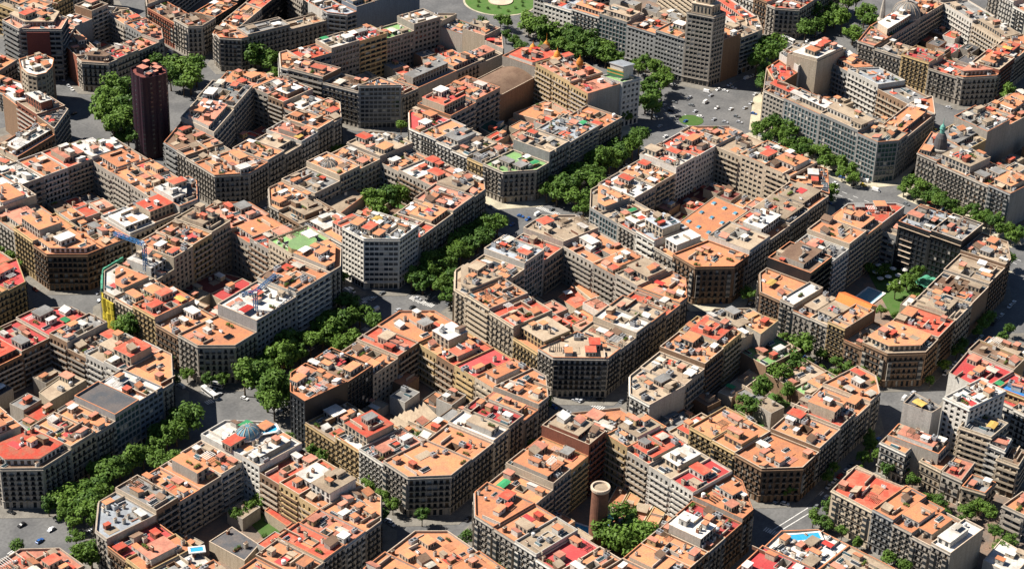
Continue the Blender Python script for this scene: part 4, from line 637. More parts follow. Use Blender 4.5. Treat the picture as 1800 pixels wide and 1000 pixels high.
 ('W', 'L', 0, [(475.5, 71.5), (472.5, 58.7), (490.0, 54.6), (493.1, 67.3)], (0, 1, 2, 1), 20.4, 'r', 'w', 'c'),
 ('W', 'L', 1, [(472.5, 58.7), (469.5, 46.0), (487.0, 41.8), (490.0, 54.6)], (0, 1, 2, 1), 23.8, 'r', 'b', 'c'),
 ('W', 'BC', 0, [(469.5, 46.0), (467.7, 38.4), (476.5, 23.6), (487.4, 23.8), (487.0, 41.8)], (0, 0, 0, 1, 1), 22.0, 'r', 's', 'c'),
 ('W', 'R', 0, [(487.4, 23.8), (540.9, 24.9), (542.8, 42.9), (487.0, 41.8)], (0, 1, 2, 1), 22.2, 'r', 's', 'c'),
 ('X', 'LC', 0, [(269.0, 294.7), (268.5, 294.6), (250.7, 283.8), (250.2, 282.1), (265.7, 277.9)], (0, 0, 0, 1, 1), 27.0, 'n', 'w', 'n'),
 ('X', 'L', 0, [(250.2, 282.1), (246.1, 266.8), (261.6, 262.7), (265.7, 277.9)], (0, 1, 2, 1), 27.7, 'n', 'w', 'n'),
 ('X', 'BC', 0, [(246.1, 266.8), (244.6, 261.2), (250.4, 248.4), (258.8, 246.9), (261.6, 262.7)], (0, 0, 0, 1, 1), 28.0, 'n', 'g', 'm'),
 ('X', 'R', 0, [(258.8, 246.9), (312.2, 237.5), (315.0, 253.3), (261.6, 262.7)], (0, 1, 2, 1), 31.3, 'n', 'n', 'n'),
 ('X', 'RC', 0, [(312.2, 237.5), (315.6, 236.9), (331.3, 250.9), (331.5, 251.4), (315.0, 253.3)], (0, 0, 0, 1, 1), 28.0, 'n', 'n', 'n'),
 ('X', 'U', 0, [(327.3, 304.7), (269.0, 294.7), (265.7, 277.9), (330.0, 289.0)], (0, 1, 2, 1), 25.5, 'n', 'w', 'm'),
 ('Y', 'LC', 0, [(1.1, -275.3), (-3.2, -275.5), (-21.8, -275.9), (-24.8, -298.7), (1.9, -302.3)], (0, 0, 0, 1, 1), 21.0, 'r', 'c', 'c'),
 ('Y', 'L', 0, [(-24.8, -298.7), (-26.4, -310.2), (0.4, -313.7), (1.9, -302.3)], (0, 1, 2, 1), 22.2, 'o', 'g', 'c'),
 ('Y', 'L', 1, [(-26.4, -310.2), (-27.7, -320.5), (-1.0, -324.1), (0.4, -313.7)], (0, 1, 2, 1), 20.3, 'o', 's', 'c'),
 ('Y', 'L', 2, [(-27.7, -320.5), (-29.1, -330.9), (-2.4, -334.5), (-1.0, -324.1)], (0, 1, 2, 1), 18.7, 'b', 's', 'c'),
 ('Y', 'L', 3, [(-29.1, -330.9), (-30.5, -341.3), (-3.8, -344.9), (-2.4, -334.5)], (0, 1, 2, 1), 20.5, 'w', 's', 'c'),
 ('Y', 'U', 0, [(50.4, -273.8), (38.1, -274.2), (38.9, -301.2), (51.2, -300.8)], (0, 1, 2, 1), 19.6, 't', 's', 'c'),
 ('Z', 'LC', 0, [(127.5, -273.2), (127.0, -273.2), (102.3, -274.9), (98.4, -295.2), (125.0, -300.2)], (0, 0, 0, 1, 1), 24.0, 'k', 'w', 'n'),
 ('Z', 'L', 0, [(98.4, -295.2), (94.9, -313.8), (121.5, -318.8), (125.0, -300.2)], (0, 1, 2, 1), 23.1, 'k', 'w', 'c'),
 ('Z', 'L', 1, [(94.9, -313.8), (91.4, -332.5), (117.9, -337.5), (121.5, -318.8)], (0, 1, 2, 1), 22.4, 't', 'w', 'c'),
 ('Z', 'U', 2, [(154.3, -273.2), (140.9, -273.2), (139.0, -300.2), (153.0, -300.2)], (0, 1, 2, 1), 20.3, 'w', 's', 'c'),
 ('Z', 'U', 3, [(140.9, -273.2), (127.5, -273.2), (125.0, -300.2), (139.0, -300.2)], (0, 1, 2, 1), 24.8, 'b', 'y', 'n'),
 ('a', 'R', 1, [(-177.3, 152.2), (-140.2, 152.5), (-140.4, 179.5), (-177.5, 179.2)], (0, 1, 2, 1), 22.9, 'o', 'y', 'c'),
 ('a', 'RC', 0, [(-140.2, 152.5), (-127.8, 152.6), (-113.9, 174.4), (-113.7, 175.6), (-140.4, 179.5)], (0, 0, 0, 1, 1), 22.0, 'k', 'y', 'c'),
 ('a', 'T', 0, [(-113.7, 175.6), (-105.8, 230.8), (-132.5, 234.6), (-140.4, 179.5)], (0, 1, 2, 1), 19.9, 'o', 's', 'c'),
 ('b', 'T', 1, [(-281.8, -76.5), (-278.3, -48.5), (-305.1, -45.2), (-308.6, -73.2)], (0, 1, 2, 1), 19.2, 'w', 's', 'c'),
 ('b', 'TC', 0, [(-278.3, -48.5), (-276.2, -31.0), (-287.6, -18.1), (-305.2, -18.2), (-305.1, -45.2)], (0, 0, 0, 1, 1), 21.0, 'p', 's', 'c'),
 ('b', 'U', 0, [(-305.2, -18.2), (-334.0, -18.2), (-334.0, -45.2), (-305.1, -45.2)], (0, 1, 2, 1), 22.3, 'p', 's', 'c'),
 ('c', 'T', 0, [(-173.7, -233.0), (-168.5, -204.8), (-195.0, -199.8), (-200.3, -228.1)], (0, 1, 2, 1), 20.4, 'o', 's', 'c'),
 ('c', 'T', 1, [(-168.5, -204.8), (-163.2, -176.5), (-189.8, -171.6), (-195.0, -199.8)], (0, 1, 2, 1), 21.9, 'o', 's', 'c'),
 ('c', 'TC', 0, [(-163.2, -176.5), (-159.4, -155.9), (-168.7, -144.4), (-190.0, -144.6), (-189.8, -171.6)], (0, 0, 0, 1, 1), 21.0, 'o', 's', 'c'),
 ('c', 'U', 0, [(-190.0, -144.6), (-205.4, -144.8), (-205.2, -171.8), (-189.8, -171.6)], (0, 1, 2, 1), 22.1, 'o', 's', 'c'),
 ('c', 'U', 1, [(-205.4, -144.8), (-220.9, -144.9), (-220.6, -171.9), (-205.2, -171.8)], (0, 1, 2, 1), 20.3, 'p', 'w', 'c'),
 ('c', 'U', 2, [(-220.9, -144.9), (-236.3, -145.1), (-236.0, -172.1), (-220.6, -171.9)], (0, 1, 2, 1), 23.6, 'o', 's', 'c'),
 ('d', 'T', 0, [(-60.0, -358.6), (-57.4, -330.7), (-84.3, -328.2), (-86.8, -356.1)], (0, 1, 2, 1), 19.7, 'o', 's', 'c'),
 ('d', 'T', 1, [(-57.4, -330.7), (-54.8, -302.9), (-81.7, -300.4), (-84.3, -328.2)], (0, 1, 2, 1), 21.1, 't', 'c', 'c'),
 ('d', 'TC', 0, [(-54.8, -302.9), (-53.2, -286.1), (-64.6, -273.4), (-81.6, -273.4), (-81.7, -300.4)], (0, 0, 0, 1, 1), 21.0, 'w', 's', 'c'),
 ('d', 'U', 0, [(-81.6, -273.4), (-109.4, -273.3), (-109.5, -300.3), (-81.7, -300.4)], (0, 1, 2, 1), 22.9, 'k', 's', 'c'),
 ('d', 'U', 1, [(-109.4, -273.3), (-137.2, -273.3), (-137.2, -300.3), (-109.5, -300.3)], (0, 1, 2, 1), 19.2, 'o', 's', 'c'),
 ('e', 'LC', 0, [(616.8, -59.6), (615.3, -59.7), (598.5, -65.3), (594.0, -75.6), (618.7, -86.5)], (0, 0, 0, 1, 1), 22.0, 'o', 's', 'c'),
 ('e', 'L', 0, [(594.0, -75.6), (588.3, -88.5), (613.0, -99.4), (618.7, -86.5)], (0, 1, 2, 1), 23.8, 't', 'w', 'c'),
 ('e', 'L', 1, [(588.3, -88.5), (582.6, -101.4), (607.3, -112.3), (613.0, -99.4)], (0, 1, 2, 1), 20.1, 'o', 'w', 'c'),
 ('e', 'BC', 0, [(582.6, -101.4), (572.0, -125.5), (582.7, -137.9), (605.7, -139.2), (607.3, -112.3)], (0, 0, 0, 1, 1), 22.0, 'o', 's', 'c'),
 ('e', 'U', 1, [(653.5, -57.1), (616.8, -59.6), (618.7, -86.5), (655.3, -84.0)], (0, 1, 2, 1), 22.4, 'o', 'g', 'c'),
 ('f', 'LC', 0, [(135.0, 499.4), (134.5, 499.3), (119.6, 484.5), (119.6, 482.5), (135.6, 482.5)], (0, 0, 0, 1, 1), 24.0, 'o', 's', 'm'),
 ('f', 'L', 0, [(119.6, 482.5), (119.5, 457.1), (135.5, 457.1), (135.6, 482.5)], (0, 1, 2, 1), 26.5, 'o', 'w', 'c'),
 ('f', 'L', 1, [(119.5, 457.1), (119.5, 431.7), (135.5, 431.7), (135.5, 457.1)], (0, 1, 2, 1), 21.9, 't', 'y', 'm'),
 ('f', 'BC', 0, [(119.5, 431.7), (119.4, 424.7), (126.1, 414.1), (137.8, 415.8), (135.5, 431.7)], (0, 0, 0, 1, 1), 26.0, 'o', 's', 'm'),
 ('f', 'R', 0, [(137.8, 415.8), (159.7, 419.1), (157.4, 434.9), (135.5, 431.7)], (0, 1, 2, 1), 24.5, 'o', 'y', 'c'),
 ('f', 'R', 1, [(159.7, 419.1), (181.6, 422.3), (179.3, 438.2), (157.4, 434.9)], (0, 1, 2, 1), 25.4, 'b', 's', 'c'),
 ('f', 'R', 2, [(181.6, 422.3), (203.6, 425.6), (201.2, 441.4), (179.3, 438.2)], (0, 1, 2, 1), 25.4, 'r', 's', 'c'),
]
EXTRAS = [
 ('white_tower', 'office_tower', 'white office tower with green rooftop sign, at corner of yellow courtyard wall block', [(274.7, 56.3), (275.1, 39.9), (288.6, 34.8), (288.8, 50.8)], (1, 0, 0, 1), 31, 'G', 'w', 'g'),
 ('striped', 'office_building', 'striped grey office building with maroon central panel in the upper left', [(80.9, 401.0), (77.7, 381.7), (95.6, 361.0), (111.5, 371.5), (111.5, 404.0)], (0, 0, 0, 1, 1), 36, 'p', 'g', 'm'),
 ('round', 'corner_building', 'rounded cream corner building with white mansard roof, below the striped office', [(56.9, 359.9), (49.4, 349.6), (46.0, 340.1), (47.4, 333.3), (53.7, 331.2), (62.8, 335.3), (72.0, 343.6), (72.3, 357.1)], (1, 0, 0, 0, 0, 1, 1, 1), 28, 'w', 'c', 'g'),
 ('f_orange', 'courtyard_building', 'wide flat terracotta courtyard roof below the yellow courtyard wall', [(238.1, 50.9), (271.6, 60.8), (274.6, 86.7), (232.1, 94.0)], (0, 0, 0, 0), 9, 'o', 'c', 'n'),
 ('f_pink', 'courtyard_building', 'small salmon pink courtyard roof beside the yellow wall', [(249.1, 56.6), (265.5, 59.5), (269.0, 82.1), (254.2, 79.3)], (0, 0, 0, 0), 12, 'p', 'c', 'n'),
 ('f_teal', 'courtyard_building', 'dark green flat courtyard roof in yellow courtyard wall block', [(199.6, 84.3), (216.6, 87.1), (217.6, 101.3), (202.9, 99.4)], (0, 0, 0, 0), 8, 'E', 'g', 'n'),
 ('a_red', 'courtyard_building', 'red flat courtyard roof in the middle of sports court block', [(60.1, -74.5), (70.9, -76.1), (78.6, -59.0), (63.8, -59.8)], (0, 0, 0, 0), 6, 'r', 'c', 'n'),
 ('a_orange', 'courtyard_building', 'bright terracotta courtyard roof in the middle of sports court block', [(74.7, -75.1), (86.8, -77.2), (94.0, -58.1), (82.1, -56.6)], (0, 0, 0, 0), 5, 'o', 'c', 'n'),
 ('b_maroon', 'courtyard_building', 'dark maroon courtyard roof in the green attic block', [(-56.5, 88.4), (-30.5, 86.4), (-34.0, 102.4), (-60.5, 105.0)], (0, 0, 0, 0), 6, 'm', 'b', 'n'),
 ('b_red', 'courtyard_building', 'crimson courtyard roof next to maroon one in the green attic block', [(-57.1, 76.9), (-33.0, 74.8), (-32.2, 85.6), (-56.2, 87.4)], (0, 0, 0, 0), 7, 'k', 'c', 'n'),
 ('d_tan', 'courtyard_building', 'tan roofed courtyard hall in the grey dome block', [(50.1, 85.7), (77.4, 89.5), (85.0, 117.9), (61.0, 120.3)], (0, 0, 0, 0), 13, 't', 's', 'n'),
 ('e_sky', 'courtyard_building', 'flat terracotta courtyard hall dotted with nine blue skylights', [(159.0, -96.5), (205.4, -96.1), (208.9, -71.3), (165.5, -72.4)], (0, 0, 0, 0), 14, 'o', 'c', 'n'),
 ('e_red', 'courtyard_building', 'dark red low courtyard roof in the blue skylight block', [(190.8, -59.1), (230.6, -61.3), (230.9, -40.7), (200.7, -39.5)], (0, 0, 0, 0), 5, 'm', 'b', 'n'),
 ('g_tower', 'apartment_building', 'slim ochre apartment building standing alone beside the walled garden', [(76.7, -179.7), (94.8, -179.9), (94.1, -168.1), (80.0, -165.6)], (1, 0, 0, 1), 22, 'o', 'y', 'c'),
 ('g_low', 'courtyard_building', 'narrow tan low roof along the walled garden', [(37.5, -187.3), (73.5, -188.5), (74.2, -180.5), (37.6, -179.0)], (0, 0, 0, 0), 6, 't', 'c', 'n'),
 ('h_gable', 'apartment_building', 'bright orange pitched roof building beside the garden pool', [(128.5, -213.0), (145.7, -211.5), (148.0, -191.5), (128.2, -194.0)], (1, 1, 1, 1), 19, 'O', 'r', 'n'),
 ('i_grey', 'courtyard_building', 'dark grey flat courtyard roof in the glass dome hotel block', [(-219.6, -87.8), (-206.4, -84.8), (-204.3, -66.1), (-219.1, -65.6)], (0, 0, 0, 0), 8, 'd', 'c', 'n'),
 ('i_red', 'courtyard_building', 'red low courtyard roof beside the lawn in glass dome hotel block', [(-186.5, -83.9), (-171.8, -82.5), (-172.0, -66.5), (-183.9, -67.5)], (0, 0, 0, 0), 6, 'r', 'c', 'n'),
 ('k_tan', 'courtyard_building', 'cream low courtyard roof in the red ridge block', [(-187.6, 71.1), (-162.5, 71.7), (-163.8, 84.2), (-185.5, 81.5)], (0, 0, 0, 0), 11, 't', 'c', 'n'),
 ('villa', 'villa', 'white villa with flat terracotta roof below a tall blank white wall', [(33.9, -272.7), (32.5, -287.0), (55.1, -286.9), (55.0, -272.6)], (0, 0, 0, 0), 17, 'o', 'w', 'c'),
 ('blank', 'apartment_building', 'tall building with blank white gable wall behind the white villa', [(53.0, -289.0), (60.6, -290.4), (64.0, -273.6), (51.7, -273.9)], (1, 1, 1, 1), 31, 'd', 'w', 'n'),
 ('gridtower', 'apartment_tower', 'tall white apartment tower with grid windows near the right edge', [(62.3, -290.1), (60.3, -304.4), (86.5, -311.7), (88.8, -296.6)], (0, 0, 0, 0), 36, 'w', 'w', 'g'),
 ('gridlow', 'apartment_building', 'cream banded apartment building in front of the white grid tower', [(56.4, -302.5), (57.6, -318.8), (74.4, -320.0), (74.9, -301.6)], (0, 0, 0, 0), 27, 'g', 'c', 'm'),
 ('redslim', 'apartment_building', 'slim white apartment building with crimson roof at the right edge', [(57.4, -316.9), (56.8, -326.9), (68.5, -325.1), (67.8, -316.5)], (0, 0, 0, 0), 23, 'k', 'w', 'm'),
 ('brownslim', 'apartment_building', 'brown roofed apartment building right of the slim crimson roofed one', [(54.4, -324.6), (54.8, -335.6), (69.3, -333.8), (68.7, -323.9)], (0, 0, 0, 0), 19, 'b', 'c', 'm'),
 ('house1', 'house', 'terracotta roofed house with rooftop clutter left of the salmon roofed house', [(34.6, -305.5), (50.3, -305.1), (50.0, -294.8), (36.4, -293.4)], (0, 0, 0, 0), 14, 'o', 'c', 'c'),
 ('house2', 'house', 'salmon roofed house between the terracotta and grey roofed houses', [(33.5, -316.8), (51.7, -315.3), (50.6, -305.5), (34.3, -305.9)], (0, 0, 0, 0), 14, 'p', 's', 'c'),
 ('house3', 'house', 'grey roofed house with white hut, near the right edge', [(32.5, -329.6), (44.0, -329.8), (42.8, -317.9), (30.6, -318.4)], (0, 0, 0, 0), 13, 'g', 'c', 'c'),
 ('blueroof', 'apartment_building', 'yellow apartment building with bright blue roof at the right edge', [(99.2, -322.4), (112.4, -323.9), (108.4, -304.2), (99.4, -303.1)], (0, 0, 0, 0), 28, 'B', 'y', 'g'),
 ('edgehouse', 'apartment_building', 'stone apartment building with terracotta roof at the lower right edge', [(26.1, -341.3), (25.0, -352.7), (43.0, -355.0), (42.2, -343.8)], (0, 0, 0, 0), 15, 'o', 's', 'm'),
 ('y_pale', 'courtyard_building', 'pale flat annex roof behind the scarlet corner building', [(5.6, -283.1), (16.8, -282.8), (18.0, -269.2), (10.1, -267.8)], (0, 0, 0, 0), 11, 't', 'c', 'n'),
 ('y_pool', 'courtyard_building', 'white pool terrace building behind the scarlet corner building', [(0.3, -300.5), (14.0, -300.1), (15.3, -289.2), (0.4, -289.1)], (0, 0, 0, 0), 10, 'w', 'w', 'n'),
 ('y_white', 'courtyard_building', 'white roofed pavilion in the lower right corner', [(-10.6, -365.0), (7.8, -365.0), (11.3, -348.7), (-8.9, -349.0)], (0, 0, 0, 0), 8, 'w', 'w', 'n'),
 ('beige_slab', 'apartment_building', 'tall blank beige building with white roof structures behind the glass office', [(382.1, -19.7), (383.6, -41.1), (416.3, -45.3), (417.7, -23.9)], (1, 1, 1, 1), 32, 'w', 'c', 'n'),
 ('edgeroof', 'apartment_building', 'terracotta roofed building at the left edge beside the rounded cream corner building', [(50.5, 404.4), (49.6, 375.2), (73.1, 380.8), (72.5, 409.6)], (0, 0, 0, 0), 16, 'o', 's', 'c'),
 ('edgeroof2', 'apartment_building', 'low pale roofed building at the left edge below the terracotta roofed one', [(34.6, 375.9), (37.9, 345.6), (56.1, 350.7), (53.2, 378.5)], (0, 0, 0, 0), 13, 'w', 's', 'c'),
 ('teal_house', 'apartment_building', 'stone house with terracotta roof behind the copper cupola corner, right edge', [(410.6, -151.2), (408.3, -168.1), (427.9, -169.0), (430.0, -152.9)], (0, 1, 1, 0), 24, 'o', 's', 'c'),
 ('terrace0', 'courtyard_building', 'first of five terrace roofs stepping down right of the brick chimney', [(-78.9, -195.1), (-62.5, -190.5), (-61.3, -183.4), (-78.6, -188.5)], (0, 0, 0, 0), 5, 'o', 'c', 'n'),
 ('terrace1', 'courtyard_building', 'second of five terrace roofs stepping down right of the brick chimney', [(-81.0, -203.4), (-65.7, -199.3), (-64.5, -192.3), (-80.7, -196.9)], (0, 0, 0, 0), 6.5, 'o', 'y', 'n'),
 ('terrace2', 'courtyard_building', 'third of five terrace roofs stepping down right of the brick chimney', [(-79.0, -209.3), (-64.6, -205.5), (-63.4, -198.6), (-78.7, -202.8)], (0, 0, 0, 0), 4.5, 'p', 'c', 'n'),
 ('terrace3', 'courtyard_building', 'fourth of five terrace roofs stepping down right of the brick chimney', [(-82.3, -218.2), (-68.9, -214.9), (-67.7, -208.0), (-82.0, -211.7)], (0, 0, 0, 0), 7, 'o', 'y', 'n'),
 ('terrace4', 'courtyard_building', 'last of five terrace roofs stepping down right of the brick chimney', [(-80.8, -224.3), (-68.3, -221.4), (-67.2, -214.6), (-80.5, -217.9)], (0, 0, 0, 0), 5.5, 'o', 'c', 'n'),
]
TREE_PTS = [(74.6, 298.8, 1.45), (71.9, 285.0, 1.45), (58.5, 266.4, 1.45), (71.6, 272.6, 1.45), (59.9, 286.4, 1.45), (67.0, 297.3, 1.45), (58.7, 275.1, 1.45), (58.2, 263.1, 1.45), (43.3, 261.9, 1.45), (87.1, 306.5, 1.45), (48.9, 255.3, 1.45), (88.3, 298.5, 1.45), (142.8, 298.9, 1.5), (144.5, 288.6, 1.5), (142.5, 304.8, 1.5), (133.0, 282.7, 1.5), (129.1, 297.0, 1.2), (129.3, 285.9, 1.2), (138.1, 317.2, 1.2), (185.6, 274.8, 1.25), (190.4, 266.4, 1.25), (183.9, 254.5, 1.0), (173.1, 138.7, 0.9), (354.9, 170.1, 1.5), (352.4, 157.6, 1.5), (355.1, 195.0, 1.0), (353.5, 187.3, 1.0), (340.1, 199.8, 1.0), (332.4, 165.9, 1.0), (325.5, 156.0, 1.0), (334.9, 175.1, 1.0), (359.5, 139.2, 1.3), (356.0, 128.1, 1.3), (348.5, 110.1, 1.3), (357.2, 108.9, 1.3), (351.6, 118.4, 1.3), (349.1, 139.0, 1.0), (353.5, 96.9, 1.0), (319.5, 47.0, 1.2), (334.0, 46.5, 1.2), (299.0, 30.6, 1.2), (303.4, 38.8, 1.2), (314.5, 39.3, 1.2), (328.1, 136.3, 1.2), (356.0, 148.8, 1.2), (347.0, 99.7, 1.2), (340.9, 121.4, 1.2), (415.0, 23.1, 1.4), (392.6, -1.3, 1.4), (419.4, 16.6, 1.4), (434.0, 17.4, 1.4), (402.2, 13.2, 1.4), (423.7, 5.6, 1.4), (409.4, 4.9, 1.4), (379.8, -4.6, 1.1), (488.0, 14.6, 1.2), (501.7, 14.3, 1.2), (513.5, 13.4, 1.2), (530.8, 12.6, 1.2), (544.5, 13.0, 1.2), (505.6, 3.6, 1.2), (527.6, -2.9, 1.2), (471.1, 14.3, 1.25), (501.0, 26.5, 1.25), (520.5, 28.0, 1.25), (510.9, -16.3, 1.25), (493.7, -11.9, 1.25), (328.6, -43.9, 1.1), (323.1, -57.9, 1.1), (471.5, -139.7, 1.1), (79.6, 84.9, 1.25), (88.3, 81.2, 1.25), (94.9, 77.9, 1.25), (74.7, 75.2, 1.25), (133.8, -140.2, 1.0), (204.8, -202.1, 1.0), (212.9, -203.8, 1.0), (191.2, -201.6, 1.0), (205.9, -183.5, 0.7), (207.1, -176.7, 0.7), (213.0, -183.8, 0.7), (168.6, -204.9, 0.7), (-88.2, -79.5, 0.6), (-89.2, -84.6, 0.6), (-94.3, -82.2, 0.6), (-92.8, -214.9, 1.2), (-87.8, -203.7, 1.2), (-94.9, -222.6, 1.2), (-101.4, -202.3, 1.3), (-101.2, -209.5, 1.3), (-104.1, -216.1, 1.3), (-13.5, -249.8, 0.9), (-185.0, -59.6, 0.8), (-179.2, -59.7, 0.8), (-194.1, -59.0, 0.8), (-189.6, -59.6, 0.8), (84.1, -196.9, 1.1), (69.1, -197.7, 1.1), (99.5, -193.3, 1.1), (49.8, -198.0, 1.1), (35.0, -198.4, 1.1), (60.2, -207.3, 0.9), (23.8, -200.2, 0.9), (121.5, -184.6, 0.9), (115.1, -195.1, 0.9), (-134.9, -104.3, 0.8), (-133.8, -90.2, 0.8), (-140.9, -126.9, 0.8), (-118.1, 30.7, 0.8), (-112.3, 26.2, 0.8), (14.3, -318.4, 0.9), (11.1, -328.8, 0.9), (17.8, -304.7, 0.9), (28.0, -335.4, 0.9), (30.9, -279.8, 0.9), (23.0, -311.1, 0.9), (23.2, -325.9, 0.9), (8.7, -350.2, 0.9), (34.7, -265.3, 0.9), (45.4, -262.8, 0.9), (39.3, -284.8, 0.8), (31.1, -293.6, 0.8), (24.4, -307.6, 0.8), (31.8, -327.8, 0.8), (50.0, -282.5, 0.8), (18.1, -343.0, 0.8), (18.3, -350.2, 0.8), (-26.1, -270.6, 0.8), (-25.5, -274.8, 0.8), (-110.9, 11.7, 1.2), (-103.6, 8.7, 1.2), (-114.6, -7.0, 1.2), (-118.3, -14.9, 1.2), (-258.8, -31.1, 1.1), (-264.1, -31.2, 1.1), (-273.3, 1.3, 0.8), (-251.0, -12.9, 0.8), (-245.4, -5.9, 0.8), (-243.3, 1.9, 0.8), (-243.6, 12.9, 0.8), (-110.9, 90.3, 1.2), (-112.5, 95.9, 1.2)]
CAR_PTS = [(-252.8, 28.3, -1.41, 2), (-256.5, 17.3, 3.12, 2), (-259.6, 1.9, 0.04, 4), (-250.4, 4.2, 3.17, 1), (63.8, 319.4, -0.01, 2), (42.6, 287.0, 0.01, 2), (-117.0, 29.2, -1.46, 0), (-118.5, 22.7, -0.01, 1), (-113.0, 10.1, -1.45, 0), (-1.4, 24.1, -0.03, 0), (5.4, 23.6, -0.03, 0), (-3.1, 14.6, 3.09, 6), (13.6, 23.4, -0.03, 5), (4.8, 5.0, 0.04, 1), (12.1, 0.9, -0.02, 2), (21.3, 4.3, -1.47, 1), (123.9, 15.1, 3.12, 4), (135.7, 17.5, -1.38, 4), (135.6, 12.0, 3.12, 4), (144.0, 11.0, -0.05, 6), (140.8, 2.5, 0.02, 5), (154.7, 8.2, 0.04, 5), (149.8, 0.6, 3.1, 5), (150.2, -5.4, 3.16, 4), (-7.4, -121.7, 1.74, 1), (-5.9, -124.2, -0.06, 1), (-1.2, -126.7, -0.05, 5), (1.1, -131.1, 1.68, 2), (303.2, 31.4, -1.37, 0), (293.4, 20.6, 0.02, 1), (322.3, 35.7, -0.03, 1), (283.0, 9.6, -0.05, 0), (317.8, 27.5, -1.39, 2), (330.3, 33.2, -1.38, 5), (313.4, 19.4, 1.68, 2), (293.7, 3.4, 1.74, 0), (310.7, 11.9, 0.06, 4), (343.0, 29.1, 3.08, 1), (333.9, 22.1, 1.66, 5), (327.4, 14.9, 0.04, 1), (322.7, 8.5, 1.69, 0), (122.3, -116.7, -0.05, 5), (343.9, 17.2, 0.03, 6), (358.4, 24.9, -1.38, 6), (122.8, -121.3, 1.69, 5), (355.5, 20.0, -0.02, 1), (325.1, -1.0, 0.04, 1), (126.5, -123.8, 3.11, 1), (341.2, 6.7, 3.09, 0), (126.8, -128.1, 0.0, 4), (326.2, -8.9, -1.4, 1), (368.0, 16.4, -1.41, 0), (345.9, -1.4, -0.0, 0), (375.7, 14.4, -1.44, 1), (338.5, -10.2, -1.46, 5), (332.3, -16.1, -1.42, 1), (353.5, -7.7, -0.06, 1), (362.2, -7.0, 3.13, 1), (349.6, -16.6, -1.43, 4), (-18.7, -246.9, 3.09, 1), (-18.1, -251.2, -1.4, 0), (-12.7, -252.8, -1.45, 2), (287.4, -112.0, -0.0, 0), (305.4, -106.2, -1.36, 4), (301.1, -116.5, 3.12, 2), (310.5, -119.4, 1.67, 6), (303.4, -131.1, -1.45, 6), (102.3, -253.3, 0.06, 6), (110.1, -254.3, -0.01, 1)]
PT = {
 'plum': (58.2, 243.4),
 'chimney': (-100.1, -198.0),
 'dome_i': (-164.1, -39.6),
 'pool_i': (-155.9, -43.6),
 'od': [(281.8, 115.2), (292.3, 111.6), (284.5, 95.1), (285.0, 75.1)],
 'ribbed': (516.6, -39.4),
 'spire': (495.9, -31.0),
 'copper': (334.3, -155.3),
 'greyd': (78.8, 117.9),
 'cr1': (-79.9, 111.3),
 'cr1b': (-81.5, 132.3),
 'cr1t': (-83.7, 105.5),
 'cr2': (-79.7, 31.8),
 'cr2t': (-73.3, 36.2),
 'cr2a': (-85.7, 35.6),
 'cr2b': (-60.2, 35.3),
 'lawn_i': [(-188.0, -59.3), (-175.1, -61.1), (-180.7, -81.1), (-194.8, -78.9)],
 'pool_h': [(175.5, -183.1), (194.9, -183.6), (192.0, -195.2), (173.4, -194.3)],
 'garden_j': [(-92.8, -197.1), (-72.6, -190.0), (-74.4, -221.3), (-99.4, -219.9)],
 'pj1': (-81.5, -192.0),
 'pj2': (-95.9, -188.3),
 'garden_h': [(213.5, -171.0), (242.5, -174.3), (231.5, -223.4), (163.2, -218.8)],
 'canopy_h': (216.0, -215.5),
 'garden_g': [(26.0, -196.2), (88.9, -196.8), (89.2, -210.3), (26.7, -209.1)],
 'garden_d': [(76.4, 95.3), (113.1, 96.9), (114.4, 78.2), (77.9, 77.0)],
 'saw': [(-97.0, -64.2), (-64.6, -66.5), (-72.3, -84.8), (-96.1, -85.8)],
 'round_': (394.9, 224.2),
 'round2': (314.8, 10.1),
 'round3': (343.3, -0.8),
 'bus1': (-121.5, 26.5),
 'truck': (-113.9, 28.9),
 'bus2': (125.5, -121.3),
 'bus3': (469.5, 26.4),
 'parasols': [(217.0, -177.9), (213.3, -183.8), (218.6, -186.1), (213.6, -192.3), (208.6, -188.4), (205.5, -194.7), (203.9, -185.8), (221.7, -191.8), (224.4, -179.5), (208.7, -180.4), (207.5, -197.2), (200.4, -193.7)],
 'attic': (-18.9, 52.8),
 'ridge': (-35.3, 51.5),
 'cross': [(-239.6, 27.4), (-235.8, 4.7), (-259.9, 20.5), (-257.3, -6.8), (12.6, 35.7), (-3.6, 2.2), (29.5, 0.6), (-10.9, -262.8), (-26.4, -254.5), (-129.8, -119.3), (-149.6, -119.7), (130.3, 19.8), (154.7, 1.9)],
 'line1': [(-42.1, -256.4), (-13.4, -261.1)],
 'line2': [(-41.6, -259.2), (-14.5, -264.2)],
 'wall_y': (-95.5, 124.9),
 'pool_d': (-62.6, -284.6),
 'pool_y': (4.9, -294.7),
 'pool_y2': (2.8, -300.9),
 'pool_l': (-238.3, -77.1),
 'sign': (283.8, 49.8),
}

